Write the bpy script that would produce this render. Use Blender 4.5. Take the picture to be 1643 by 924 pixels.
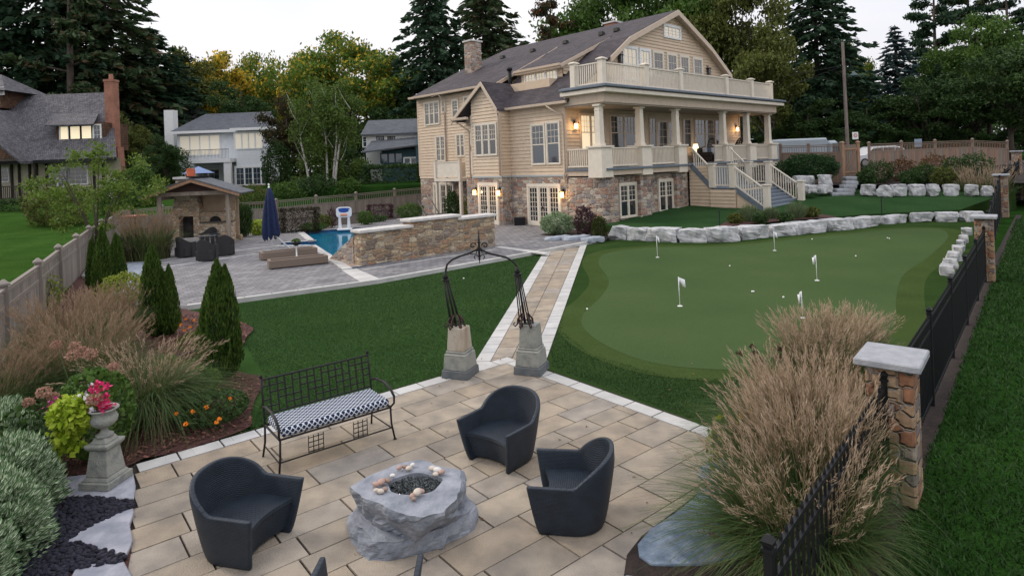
import bpy, bmesh, math, random
import numpy as np
from mathutils import Vector, noise, geometry
for o in list(bpy.data.objects): bpy.data.objects.remove(o)
S = bpy.context.scene
COL = S.collection
PI = math.pi
# ---------------------------------------------------------------- camera
FPX, ROLL, CZ = 1000.0, .037, 3.5
cd = bpy.data.cameras.new('camera'); cam = bpy.data.objects.new('camera', cd); COL.objects.link(cam)
cd.sensor_width = 36; cd.lens = 36*FPX/1643; cd.shift_y = -.202*FPX/1643
cd.clip_start = .05; cd.clip_end = 2000
cam.location = (0, 0, CZ); cam.rotation_euler = (PI/2, ROLL, 0)
S.camera = cam
S.render.resolution_x = 1024; S.render.resolution_y = 575
# ---------------------------------------------------------------- sky: pale dusk sky, thin cloud over a physical sky
W = bpy.data.worlds.new('World'); S.world = W; W.use_nodes = True
wn = W.node_tree.nodes; wl = W.node_tree.links
for n in list(wn): wn.remove(n)
wo = wn.new('ShaderNodeOutputWorld'); bg = wn.new('ShaderNodeBackground')
sky = wn.new('ShaderNodeTexSky'); sky.sky_type = 'NISHITA'; sky.sun_disc = False
SUN_EL, SUN_AZ = math.radians(30), math.radians(-68)      # azimuth from +Y towards +X
sky.sun_elevation = SUN_EL; sky.sun_rotation = SUN_AZ; sky.dust_density = 3; sky.air_density = 1.2
ks = wn.new('ShaderNodeVectorMath'); ks.operation = 'SCALE'; ks.inputs['Scale'].default_value = .12
tc = wn.new('ShaderNodeTexCoord'); nz = wn.new('ShaderNodeTexNoise'); nz.inputs['Scale'].default_value = 2.2; nz.inputs['Detail'].default_value = 5
mp = wn.new('ShaderNodeMapping'); mp.inputs['Scale'].default_value = (1, 1, 3)
cr = wn.new('ShaderNodeValToRGB')
cr.color_ramp.elements[0].position = .35; cr.color_ramp.elements[0].color = (.93, .94, 1.02, 1)
cr.color_ramp.elements[1].position = .68; cr.color_ramp.elements[1].color = (1.08, 1.03, 1.03, 1)
mx = wn.new('ShaderNodeMix'); mx.data_type = 'RGBA'; mx.inputs[0].default_value = .9
wl.new(tc.outputs['Generated'], mp.inputs['Vector']); wl.new(mp.outputs[0], nz.inputs['Vector']); wl.new(nz.outputs['Fac'], cr.inputs[0])
wl.new(sky.outputs[0], ks.inputs[0]); wl.new(ks.outputs[0], mx.inputs[6]); wl.new(cr.outputs[0], mx.inputs[7])
sz = wn.new('ShaderNodeSeparateXYZ'); zr_ = wn.new('ShaderNodeMapRange'); zr_.inputs['To Min'].default_value = .90; zr_.inputs['To Max'].default_value = 1.75   # overcast: brighter towards the zenith
wl.new(tc.outputs['Generated'], sz.inputs[0]); wl.new(sz.outputs[2], zr_.inputs['Value'])
k2 = wn.new('ShaderNodeVectorMath'); k2.operation = 'SCALE'; wl.new(mx.outputs[2], k2.inputs[0]); wl.new(zr_.outputs[0], k2.inputs['Scale'])
wl.new(k2.outputs[0], bg.inputs[0]); bg.inputs[1].default_value = .90
wl.new(bg.outputs[0], wo.inputs[0])
sl = bpy.data.lights.new('sun', 'SUN'); sl.energy = 1.25; sl.angle = math.radians(10); sl.color = (1, .86, .7)
so = bpy.data.objects.new('sun', sl); COL.objects.link(so)
sd = Vector((math.sin(SUN_AZ)*math.cos(SUN_EL), math.cos(SUN_AZ)*math.cos(SUN_EL), math.sin(SUN_EL)))
so.rotation_euler = sd.to_track_quat('Z', 'Y').to_euler()
vs = S.view_settings; vs.view_transform = 'Standard'; vs.look = 'None'; vs.gamma = 1; vs.exposure = .12; vs.use_curve_mapping = False
# ---------------------------------------------------------------- where things stand
def ray(px, py):
    u = (px-821.5)/FPX; v = (462-py)/FPX-.202
    return (u*math.cos(ROLL)+v*math.sin(ROLL), 1.0, -u*math.sin(ROLL)+v*math.cos(ROLL))
def G(px, py, z=0.0):
    d = ray(px, py); t = (z-CZ)/d[2]; return Vector((d[0]*t, t, z))
def D(px, py, y):
    d = ray(px, py); return Vector((d[0]*y, y, CZ+d[2]*y))
rnd = random.Random(7)
# ---------------------------------------------------------------- mesh helpers
class MB:
    def __init__(s): s.v = []; s.f = []; s.mi = []; s.m = 0
    def add(s, vs, fs):
        b = len(s.v); s.v += [tuple(p) for p in vs]
        for f in fs: s.f.append(tuple(b+i for i in f)); s.mi.append(s.m)
    def quad(s, a, b, c, d): s.add([a, b, c, d], [(0, 1, 2, 3)])
    def poly(s, ps): s.add(ps, [tuple(range(len(ps)))])
    def box(s, x0, x1, y0, y1, z0, z1):
        s.add([(x0,y0,z0),(x1,y0,z0),(x1,y1,z0),(x0,y1,z0),(x0,y0,z1),(x1,y0,z1),(x1,y1,z1),(x0,y1,z1)],
              [(0,3,2,1),(4,5,6,7),(0,1,5,4),(1,2,6,5),(2,3,7,6),(3,0,4,7)])
    def cbox(s, c, sx, sy, z0, z1, rz=0, sx1=None, sy1=None):
        sx1 = sx if sx1 is None else sx1; sy1 = sy if sy1 is None else sy1
        ca, sa = math.cos(rz), math.sin(rz); P = []
        for (hx, hy, z) in ((sx, sy, z0), (sx1, sy1, z1)):
            for (i, j) in ((-1,-1),(1,-1),(1,1),(-1,1)):
                x, y = i*hx/2, j*hy/2; P.append((c[0]+x*ca-y*sa, c[1]+x*sa+y*ca, z))
        s.add(P, [(0,3,2,1),(4,5,6,7),(0,1,5,4),(1,2,6,5),(2,3,7,6),(3,0,4,7)])
    def bar(s, p, q, w, h=None, up=(0,0,1)):
        h = w if h is None else h; p = Vector(p); q = Vector(q); d = (q-p).normalized(); up = Vector(up)
        if abs(d.dot(up)) > .98: up = Vector((1, 0, 0))
        a = d.cross(up).normalized(); b = a.cross(d)
        P = [c+a*i*w/2+b*j*h/2 for c in (p, q) for (i, j) in ((-1,-1),(1,-1),(1,1),(-1,1))]
        s.add(P, [(0,3,2,1),(4,5,6,7),(0,1,5,4),(1,2,6,5),(2,3,7,6),(3,0,4,7)])
    def tube(s, path, r, n=8, cap=True):
        path = [Vector(p) for p in path]; R = r if isinstance(r, (list, tuple)) else [r]*len(path)
        ring = []; pa = None
        for i, p in enumerate(path):
            d = (path[min(i+1, len(path)-1)]-path[max(i-1, 0)]).normalized()
            if pa is None: pa = Vector((1,0,0)) if abs(d.x) < .9 else Vector((0,1,0))
            a = (pa-d*pa.dot(d)).normalized(); pa = a; b = d.cross(a)
            ring.append([p+(a*math.cos(2*PI*k/n)+b*math.sin(2*PI*k/n))*R[i] for k in range(n)])
        vs = [q for r_ in ring for q in r_]; fs = []
        for i in range(len(path)-1):
            for k in range(n): fs.append((i*n+k, i*n+(k+1) % n, (i+1)*n+(k+1) % n, (i+1)*n+k))
        if cap: fs.append(tuple(range(n-1, -1, -1))); fs.append(tuple((len(path)-1)*n+k for k in range(n)))
        s.add(vs, fs)
    def lathe(s, prof, c=(0,0,0), n=24, sy=1.0):
        vs = []; fs = []
        for (r, z) in prof:
            for k in range(n): a = 2*PI*k/n; vs.append((c[0]+r*math.cos(a), c[1]+r*math.sin(a)*sy, c[2]+z))
        for i in range(len(prof)-1):
            for k in range(n): fs.append((i*n+k, i*n+(k+1) % n, (i+1)*n+(k+1) % n, (i+1)*n+k))
        fs.append(tuple(range(n-1, -1, -1))); fs.append(tuple((len(prof)-1)*n+k for k in range(n)))
        s.add(vs, fs)
    def prism(s, pts, z0, z1):
        n = len(pts); z1s = z1 if isinstance(z1, (list, tuple)) else [z1]*n
        A = [(p[0], p[1], z0) for p in pts]; B = [(p[0], p[1], z1s[i]) for i, p in enumerate(pts)]
        tri = geometry.tessellate_polygon([[Vector((p[0], p[1], 0)) for p in pts]])
        ar = sum(pts[i][0]*pts[(i+1) % n][1]-pts[(i+1) % n][0]*pts[i][1] for i in range(n))
        fs = []
        for t in tri:
            a, b, c = [pts[i] for i in t]
            o = (b[0]-a[0])*(c[1]-a[1])-(b[1]-a[1])*(c[0]-a[0])
            t = t if o > 0 else (t[2], t[1], t[0])
            fs.append(tuple(n+i for i in t)); fs.append((t[2], t[1], t[0]))
        for i in range(n):
            j = (i+1) % n; fs.append((i, j, n+j, n+i) if ar > 0 else (j, i, n+i, n+j))
        s.add(A+B, fs)
    def xprism(s, prof, x0, x1, axis='x'):
        n = len(prof)
        if axis == 'x': A = [(x0, a, b) for a, b in prof]; B = [(x1, a, b) for a, b in prof]
        else: A = [(a, x0, b) for a, b in prof]; B = [(a, x1, b) for a, b in prof]
        fs = [(i, (i+1) % n, n+(i+1) % n, n+i) for i in range(n)]+[tuple(range(n-1, -1, -1)), tuple(range(n, 2*n))]
        s.add(A+B, fs)
    def build(s, name, mat, parent=None, smooth=False, bevel=0, uv=True, loc=None):
        me = bpy.data.meshes.new(name); me.from_pydata(s.v, [], s.f)
        for m in (mat if isinstance(mat, (list, tuple)) else [mat]): me.materials.append(m)
        if isinstance(mat, (list, tuple)): me.polygons.foreach_set('material_index', s.mi)
        bm = bmesh.new(); bm.from_mesh(me); bmesh.ops.recalc_face_normals(bm, faces=bm.faces)
        if uv:
            L = bm.loops.layers.uv.new('UVMap')
            for f in bm.faces:
                nn = f.normal
                if abs(nn.z) > .98: t = Vector((1,0,0)); b = Vector((0,1,0))
                else:
                    t = Vector((-nn.y, nn.x, 0)).normalized(); b = nn.cross(t)
                for l in f.loops: l[L].uv = (l.vert.co.dot(t), l.vert.co.dot(b))
        bm.to_mesh(me); bm.free()
        if smooth: me.polygons.foreach_set('use_smooth', [True]*len(me.polygons))
        o = bpy.data.objects.new(name, me); COL.objects.link(o)
        if bevel:
            bv = o.modifiers.new('b', 'BEVEL'); bv.width = bevel; bv.segments = 1; bv.limit_method = 'ANGLE'
        if parent: o.parent = parent
        if loc is not None: o.location = loc
        return o
def tag(o, label=None, cat=None, group=None, kind=None):
    if label: o['label'] = label
    if cat: o['category'] = cat
    if group: o['group'] = group
    if kind: o['kind'] = kind
    return o
def thing(name, label, cat, loc=(0,0,0), rz=0, group=None):
    o = bpy.data.objects.new(name, None); COL.objects.link(o); o.location = loc; o.rotation_euler = (0, 0, rz)
    o.empty_display_size = .2
    return tag(o, label, cat, group)
def dup(root, loc, rz=0, label=None, group=None, sc=None):
    def cp(o, par):
        c = o.copy(); COL.objects.link(c); c.parent = par
        for ch in o.children: cp(ch, c)
        return c
    r = cp(root, None); r.location = loc; r.rotation_euler = (0, 0, rz)
    if sc is not None: r.scale = (sc, sc, sc) if not isinstance(sc, tuple) else sc
    if label: r['label'] = label
    if group: r['group'] = group
    return r
ORD = ['first','second','third','fourth','fifth','sixth','seventh','eighth','ninth','tenth','eleventh','twelfth','thirteenth','fourteenth','fifteenth','sixteenth','seventeenth','eighteenth','nineteenth','twentieth','twenty-first','twenty-second']
# ---------------------------------------------------------------- materials
def mat(name, c1, c2=None, scale=6, rough=.75, bump=0, bscale=None, isl=None, detail=4, metal=0, spec=.4, lo=.35, hi=.65, trans=0, stretch=None, c3=None):
    m = bpy.data.materials.new(name); m.use_nodes = True; N = m.node_tree.nodes; L = m.node_tree.links
    p = N['Principled BSDF']; p.inputs['Roughness'].default_value = rough; p.inputs['Metallic'].default_value = metal
    p.inputs['Specular IOR Level'].default_value = spec
    p.inputs['Base Color'].default_value = (*c1, 1)
    tc = N.new('ShaderNodeTexCoord'); src = tc.outputs['Object']
    if stretch:
        mp = N.new('ShaderNodeMapping'); mp.inputs['Scale'].default_value = stretch; L.new(src, mp.inputs[0]); src = mp.outputs[0]
    col = None
    if c2:
        nz = N.new('ShaderNodeTexNoise'); nz.inputs['Scale'].default_value = scale; nz.inputs['Detail'].default_value = detail
        L.new(src, nz.inputs['Vector'])
        r = N.new('ShaderNodeValToRGB'); r.color_ramp.elements[0].position = lo; r.color_ramp.elements[1].position = hi
        r.color_ramp.elements[0].color = (*c1, 1); r.color_ramp.elements[1].color = (*c2, 1)
        if c3: e = r.color_ramp.elements.new((lo+hi)/2); e.color = (*c3, 1)
        L.new(nz.outputs['Fac'], r.inputs[0]); col = r.outputs[0]
    if isl:
        g = N.new('ShaderNodeNewGeometry'); r2 = N.new('ShaderNodeValToRGB'); E = r2.color_ramp.elements
        E[0].color = (*isl[0], 1); E[1].color = (*isl[-1], 1)
        for i, c in enumerate(isl[1:-1]): e = E.new((i+1)/(len(isl)-1)); e.color = (*c, 1)
        L.new(g.outputs['Random Per Island'], r2.inputs[0])
        if col:
            mx = N.new('ShaderNodeMix'); mx.data_type = 'RGBA'; mx.blend_type = 'MULTIPLY'; mx.inputs[0].default_value = 1
            L.new(r2.outputs[0], mx.inputs[6]); L.new(col, mx.inputs[7]); col = mx.outputs[2]
        else: col = r2.outputs[0]
    if col: L.new(col, p.inputs['Base Color'])
    if bump:
        b = N.new('ShaderNodeTexNoise'); b.inputs['Scale'].default_value = bscale or scale*4; b.inputs['Detail'].default_value = 5
        L.new(src, b.inputs['Vector']); bp = N.new('ShaderNodeBump'); bp.inputs['Strength'].default_value = bump; bp.inputs['Distance'].default_value = .02
        L.new(b.outputs['Fac'], bp.inputs['Height']); L.new(bp.outputs[0], p.inputs['Normal'])
    if trans:
        t = N.new('ShaderNodeBsdfTranslucent'); ms = N.new('ShaderNodeMixShader'); ms.inputs[0].default_value = trans
        if col: L.new(col, t.inputs[0])
        else: t.inputs[0].default_value = (*c1, 1)
        L.new(p.outputs[0], ms.inputs[1]); L.new(t.outputs[0], ms.inputs[2]); L.new(ms.outputs[0], N['Material Output'].inputs[0])
    return m
def leafmat(name, cols, trans=.25, rough=.6): return mat(name, (1,1,1), isl=cols, rough=rough, trans=trans, spec=.25)
def stonemat(name, cols, sx=3.0, sz=6.5, mortar=(.38,.33,.27), seed=0.0, mw=.035, warp=.35, rn=.75):
    m = bpy.data.materials.new(name); m.use_nodes = True; N = m.node_tree.nodes; L = m.node_tree.links
    p = N['Principled BSDF']; p.inputs['Roughness'].default_value = .85; p.inputs['Specular IOR Level'].default_value = .25
    tc = N.new('ShaderNodeTexCoord'); mp = N.new('ShaderNodeMapping'); mp.inputs['Scale'].default_value = (sx, sx, sz); mp.inputs['Location'].default_value = (seed, seed*2, 0)
    wz = N.new('ShaderNodeTexNoise'); wz.inputs['Scale'].default_value = 2.2; wz.inputs['Detail'].default_value = 2
    L.new(tc.outputs['Object'], mp.inputs[0]); L.new(mp.outputs[0], wz.inputs['Vector'])
    ad = N.new('ShaderNodeVectorMath'); ad.operation = 'MULTIPLY_ADD'; ad.inputs[1].default_value = (warp,warp,warp)
    L.new(wz.outputs['Color'], ad.inputs[0]); L.new(mp.outputs[0], ad.inputs[2])
    v = N.new('ShaderNodeTexVoronoi'); v.feature = 'F1'; v.distance = 'CHEBYCHEV'; v.inputs['Randomness'].default_value = rn; L.new(ad.outputs[0], v.inputs['Vector']); v.inputs['Scale'].default_value = 1
    v2 = N.new('ShaderNodeTexVoronoi'); v2.feature = 'F2'; v2.distance = 'CHEBYCHEV'; v2.inputs['Randomness'].default_value = rn; L.new(ad.outputs[0], v2.inputs['Vector']); v2.inputs['Scale'].default_value = 1
    df = N.new('ShaderNodeMath'); df.operation = 'SUBTRACT'; L.new(v2.outputs['Distance'], df.inputs[0]); L.new(v.outputs['Distance'], df.inputs[1])
    sp = N.new('ShaderNodeSeparateColor'); L.new(v.outputs['Color'], sp.inputs[0])
    r = N.new('ShaderNodeValToRGB'); r.color_ramp.interpolation = 'CONSTANT'; E = r.color_ramp.elements
    E[0].color = (*cols[0], 1); E[1].color = (*cols[-1], 1); E[1].position = 1-1/len(cols)
    for i, c in enumerate(cols[1:-1]): e = E.new((i+1)/len(cols)); e.color = (*c, 1)
    L.new(sp.outputs[0], r.inputs[0])
    n2 = N.new('ShaderNodeTexNoise'); n2.inputs['Scale'].default_value = 14; n2.inputs['Detail'].default_value = 6; L.new(tc.outputs['Object'], n2.inputs['Vector'])
    r2 = N.new('ShaderNodeValToRGB'); r2.color_ramp.elements[0].position = .3; r2.color_ramp.elements[1].position = .75; r2.color_ramp.elements[0].color = (.6,.6,.6,1); r2.color_ramp.elements[1].color = (1.15,1.12,1.08,1); L.new(n2.outputs['Fac'], r2.inputs[0])
    mu = N.new('ShaderNodeMix'); mu.data_type = 'RGBA'; mu.blend_type = 'MULTIPLY'; mu.inputs[0].default_value = 1; L.new(r.outputs[0], mu.inputs[6]); L.new(r2.outputs[0], mu.inputs[7])
    st = N.new('ShaderNodeMapRange'); st.inputs['From Min'].default_value = mw; st.inputs['From Max'].default_value = mw*2.6; L.new(df.outputs[0], st.inputs['Value'])
    mx = N.new('ShaderNodeMix'); mx.data_type = 'RGBA'; L.new(st.outputs[0], mx.inputs[0]); mx.inputs[6].default_value = (*mortar, 1); L.new(mu.outputs[2], mx.inputs[7])
    L.new(mx.outputs[2], p.inputs['Base Color'])
    h = N.new('ShaderNodeMath'); h.operation = 'MULTIPLY_ADD'; h.inputs[1].default_value = .35; L.new(n2.outputs['Fac'], h.inputs[0])
    s3 = N.new('ShaderNodeMapRange'); s3.inputs['From Max'].default_value = mw*6; L.new(df.outputs[0], s3.inputs['Value']); L.new(s3.outputs[0], h.inputs[2])
    bp = N.new('ShaderNodeBump'); bp.inputs['Distance'].default_value = .045; bp.inputs['Strength'].default_value = .9; L.new(h.outputs[0], bp.inputs['Height']); L.new(bp.outputs[0], p.inputs['Normal'])
    return m
def brickmat(name, c1, c2, cm, w, h, mortar=.01, rot=0, uv=True, rough=.8, bump=.6, var=.25, dist=.01, off=.5, pos=False):
    m = bpy.data.materials.new(name); m.use_nodes = True; N = m.node_tree.nodes; L = m.node_tree.links
    p = N['Principled BSDF']; p.inputs['Roughness'].default_value = rough; p.inputs['Specular IOR Level'].default_value = .3
    tc = N.new('ShaderNodeTexCoord'); mp = N.new('ShaderNodeMapping'); mp.inputs['Rotation'].default_value = (0, 0, rot)
    L.new(tc.outputs['UV' if uv else 'Object'], mp.inputs[0])
    b = N.new('ShaderNodeTexBrick'); b.offset = off; b.inputs['Color1'].default_value = (*c1, 1); b.inputs['Color2'].default_value = (*c2, 1); b.inputs['Mortar'].default_value = (*cm, 1)
    b.inputs['Scale'].default_value = 1; b.inputs['Brick Width'].default_value = w; b.inputs['Row Height'].default_value = h; b.inputs['Mortar Size'].default_value = mortar; b.inputs['Mortar Smooth'].default_value = .3; b.inputs['Bias'].default_value = 0
    L.new(mp.outputs[0], b.inputs['Vector'])
    n2 = N.new('ShaderNodeTexNoise'); n2.inputs['Scale'].default_value = 1.3; n2.inputs['Detail'].default_value = 8; n2.inputs['Roughness'].default_value = .65; L.new(tc.outputs['Object'], n2.inputs['Vector'])
    r2 = N.new('ShaderNodeValToRGB'); r2.color_ramp.elements[0].position = .3; r2.color_ramp.elements[1].position = .7
    r2.color_ramp.elements[0].color = (1-var,)*3+(1,); r2.color_ramp.elements[1].color = (1+var,)*3+(1,); L.new(n2.outputs['Fac'], r2.inputs[0])
    mu = N.new('ShaderNodeMix'); mu.data_type = 'RGBA'; mu.blend_type = 'MULTIPLY'; mu.inputs[0].default_value = 1; L.new(b.outputs[0], mu.inputs[6]); L.new(r2.outputs[0], mu.inputs[7])
    L.new(mu.outputs[2], p.inputs['Base Color'])
    bp = N.new('ShaderNodeBump'); bp.inputs['Distance'].default_value = dist; bp.inputs['Strength'].default_value = bump; bp.invert = True
    L.new(b.outputs['Fac'], bp.inputs['Height']); L.new(bp.outputs[0], p.inputs['Normal'])
    return m
def emat(name, c, e):
    m = mat(name, c); p = m.node_tree.nodes['Principled BSDF']; p.inputs['Emission Color'].default_value = (*c, 1); p.inputs['Emission Strength'].default_value = e; return m
# sampled palette (linear base colours)
SIDING = mat('siding_beige', (.56,.44,.32), (.62,.495,.365), 3, .6, .1, 40)
CREAM = mat('cream_trim', (.66,.60,.50), (.72,.66,.56), 4, .5)
TAN = mat('tan_trim', (.52,.42,.32), (.58,.47,.37), 4, .5)
WHITE = mat('white_paint', (.72,.74,.74), (.8,.8,.79), 4, .5)
HSTONE = stonemat('house_fieldstone', [(.36,.24,.19),(.50,.41,.33),(.30,.28,.28),(.42,.27,.21),(.58,.52,.44),(.36,.31,.28),(.48,.34,.26),(.24,.18,.16)], 2.6, 5.0, (.42,.38,.33))
WSTONE = stonemat('wall_ledgestone', [(.44,.31,.19),(.52,.42,.29),(.30,.22,.16),(.40,.26,.17),(.56,.48,.36),(.22,.18,.15),(.46,.36,.25),(.36,.31,.27)], 2.8, 6.5, (.33,.27,.2), 3.3)
PSTONE = stonemat('pillar_stone', [(.34,.17,.10),(.40,.27,.17),(.24,.20,.19),(.45,.32,.21),(.30,.16,.10),(.36,.30,.25)], 5.0, 7.5, (.33,.29,.25), 5.1, .03, .12, .6)
SHINGLE = brickmat('asphalt_shingles', (.040,.034,.040), (.070,.060,.068), (.022,.019,.021), .32, .145, .008, var=.3, bump=.5)
SLATE = brickmat('cedar_shingles', (.07,.07,.082), (.15,.145,.16), (.02,.02,.024), .16, .17, .014, var=.35, bump=.9, dist=.02)
BSHINGLE = brickmat('blue_shingles', (.085,.095,.11), (.12,.13,.15), (.05,.055,.065), .32, .16, .008, var=.2)
CEDWALL = brickmat('brown_shake_wall', (.085,.045,.03), (.16,.09,.055), (.03,.015,.01), .13, .17, .012, var=.3, bump=.9, dist=.02)
BRICK = brickmat('red_brick', (.30,.11,.07), (.38,.15,.09), (.26,.2,.17), .22, .075, .01, var=.25)
DECKB = mat('deck_blue_grey', (.11,.14,.175), (.15,.18,.22), 5, .5)
def glass(name, c, metal=.0, rough=.06, spec=1.0):
    m = mat(name, c, rough=rough, metal=metal, spec=spec); m.node_tree.nodes['Principled BSDF'].inputs['Coat Weight'].default_value = .6; m.node_tree.nodes['Principled BSDF'].inputs['Coat Roughness'].default_value = .03; return m
GLASS = glass('window_glass', (.022,.028,.035))
GLASSR = glass('reflecting_glass', (.62,.56,.44), .85, .1)
GLASSB = glass('blue_dark_glass', (.03,.05,.07))
SKYGLOW = emat('pane_sky_glow', (.95,.80,.55), .55)  # cream emission stands in for pale sky reflected in the panes
SUNSETGLOW = emat('pane_sunset_glow', (.70,.64,.52), .30)  # faint glow put in for sunset sky mirrored by the glass
LAMP = emat('lamp_glow', (1,.56,.2), 7)
LAMPG = emat('lamp_shade_glow', (1,.72,.4), 2.2)
IRON = mat('black_iron', (.007,.008,.010), (.014,.012,.012), 20, .55, .3, 60, spec=.3)
FENCEB = mat('black_aluminium', (.01,.011,.013), rough=.5, spec=.25)
RUST = mat('rusty_iron', (.05,.022,.016), (.025,.018,.018), 12, .7, .5, 60)
CONC = mat('aged_concrete', (.30,.30,.27), (.20,.21,.20), 7, .9, .7, 45, c3=(.27,.28,.25))
CONCS = mat('stained_concrete', (.42,.38,.31), (.26,.17,.10), 4.5, .9, .7, 45, lo=.42, hi=.68, stretch=(1,1,.35))
CONCD = mat('dark_concrete', (.10,.115,.125), (.14,.15,.155), 8, .9, .4)
WOODG = mat('weathered_wood', (.23,.19,.155), (.34,.28,.23), 3, .85, .4, 30, stretch=(5,5,.6))
WOODR = mat('cedar_wood', (.30,.17,.10), (.38,.24,.16), 3, .8, .3, 30, stretch=(5,5,.6))
BOULD = mat('limestone_boulder', (.24,.25,.26), (.54,.545,.545), 4.5, .9, .8, 13, c3=(.42,.43,.445), detail=8, lo=.3, hi=.62)
BOULDB = mat('bluestone', (.17,.20,.25), (.27,.31,.37), 5, .8, .8, 14, c3=(.20,.24,.29))
CAPST = mat('pale_cap_stone', (.48,.47,.46), (.60,.58,.55), 6, .8, .4, 40)
CAPG = mat('grey_cap_stone', (.27,.285,.31), (.34,.355,.38), 9, .8, .5, 60)
BARK = mat('bark', (.06,.045,.035), (.10,.08,.065), 8, .95, .8, 20, stretch=(3,3,.6))
WICK = None
# ================================================================ ground and paving
def sheet(name, pts, z, m, kind='structure', parent=None, sub=0):
    zs = z if isinstance(z, (list, tuple)) else [z]*len(pts)
    tri = geometry.tessellate_polygon([[Vector((p[0], p[1], 0)) for p in pts]])
    mb = MB(); V = [(p[0], p[1], zs[i]) for i, p in enumerate(pts)]; F = []
    for t in tri:
        a, b, c = [V[i] for i in t]; o = (b[0]-a[0])*(c[1]-a[1])-(b[1]-a[1])*(c[0]-a[0]); F.append(tuple(t) if o > 0 else (t[2], t[1], t[0]))
    mb.add(V, F); o = mb.build(name, m, parent)
    if kind: o['kind'] = kind
    return o
def smooth_loop(pts, n=6):
    out = []; N = len(pts)
    for i in range(N):
        p0, p1, p2, p3 = [Vector((pts[(i+k) % N][0], pts[(i+k) % N][1], 0)) for k in (-1, 0, 1, 2)]
        for j in range(n):
            t = j/n; out.append(.5*((2*p1)+(-p0+p2)*t+(2*p0-5*p1+4*p2-p3)*t*t+(-p0+3*p1-3*p2+p3)*t**3))
    return out
def offset_loop(pts, d):
    N = len(pts); out = []
    for i in range(N):
        a, b = pts[i-2], pts[(i+2) % N]; t = Vector((b[0]-a[0], b[1]-a[1], 0)).normalized(); out.append(Vector((pts[i][0]+t.y*d, pts[i][1]-t.x*d, 0)))
    return out
def turfmat(name, c1, c2, big=.5, bump=.5, c3=None, fine=90):
    m = mat(name, c1, c2, big, 1.0, 0, spec=.0, lo=.3, hi=.7, detail=3, c3=c3)
    N = m.node_tree.nodes; L = m.node_tree.links; p = N['Principled BSDF']; tc = N.new('ShaderNodeTexCoord')
    f = N.new('ShaderNodeTexNoise'); f.inputs['Scale'].default_value = fine; f.inputs['Detail'].default_value = 3; L.new(tc.outputs['Object'], f.inputs['Vector'])
    r = N.new('ShaderNodeValToRGB'); r.color_ramp.elements[0].position = .3; r.color_ramp.elements[1].position = .72
    r.color_ramp.elements[0].color = (.55,.55,.55,1); r.color_ramp.elements[1].color = (1.45,1.4,1.35,1); L.new(f.outputs['Fac'], r.inputs[0])
    src = p.inputs['Base Color'].links[0].from_socket
    mx = N.new('ShaderNodeMix'); mx.data_type = 'RGBA'; mx.blend_type = 'MULTIPLY'; mx.inputs[0].default_value = 1; L.new(src, mx.inputs[6]); L.new(r.outputs[0], mx.inputs[7]); L.new(mx.outputs[2], p.inputs['Base Color'])
    b = N.new('ShaderNodeBump'); b.inputs['Strength'].default_value = bump; b.inputs['Distance'].default_value = .03; L.new(f.outputs['Fac'], b.inputs['Height']); L.new(b.outputs[0], p.inputs['Normal'])
    return m
LAWNR = turfmat('natural_lawn', (.012,.036,.008), (.022,.060,.012), .8, .8, fine=40)
LAWNL = turfmat('neighbour_lawn', (.026,.066,.013), (.044,.098,.020), .5, .8, fine=30)
TURF = turfmat('artificial_turf', (.026,.062,.017), (.038,.082,.024), .6, .5)
TURFD = turfmat('artificial_turf_dark', (.024,.050,.015), (.036,.068,.021), .8, .5)
FRINGE = turfmat('fringe_turf', (.042,.070,.022), (.052,.084,.027), .8, .4)
GREENM = turfmat('putting_green_turf', (.052,.088,.036), (.064,.102,.042), .35, .15, fine=160)
SOIL = mat('soil', (.018,.013,.011), (.035,.024,.02), 12, .95, 1, 40)
MULCH = mat('red_mulch', (.10,.038,.03), (.04,.018,.016), 35, .95, 1, 60)
ROAD = mat('asphalt', (.05,.05,.052), (.065,.065,.065), 8, .9)
sheet('ground', [(-400,-40),(400,-40),(400,600),(-400,600)], -.03, LAWNR)
o = sheet('neighbour_lawn', [G(-420,640)[:2], (-9.0,10.2), (-13.5,18.5), (-19,28.7), (-24.5,40), (-24.5,56), (-90,62), (-90,20)], [.0,-.0,0,0,.35,1.7,1.9,.6], LAWNL)
sheet('artificial_lawn', [(-5.5,7.6),(-1.1,10.0),(0.2,11.0),(3.0,26.1),(-9.6,15.4),(-9.0,11.0)], -.012, TURF)
sheet('artificial_lawn', [(0.2,11.0),(.45,10.3),(3.6,6.3),(12.2,16.4),(23.8,31.2),(21.4,29.6),(16.5,29.3),(12.3,27.5),(8.3,25.8),(5.6,27.1),(3.4,28.2),(3.0,26.1)], -.011, TURFD)
GP = [(2.81,21.21),(3.5,23.2),(5.3,24.1),(8.0,23.75),(12.1,25.3),(15.9,26.7),(17.9,26.6),(16.9,24.3),(13.3,20.0),(10.7,17.2),(8.75,14.4),(7.5,12.4),(6.1,11.0),(4.7,10.2),(3.6,10.1),(2.4,10.5),(1.74,11.44),(1.38,12.76),(1.47,14.05),(2.15,15.9),(2.65,17.9)]
gl = smooth_loop(GP[::-1], 6)
sheet('green_fringe', offset_loop(gl, .55), -.006, FRINGE)
sheet('putting_green', gl, -.002, GREENM)
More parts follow.
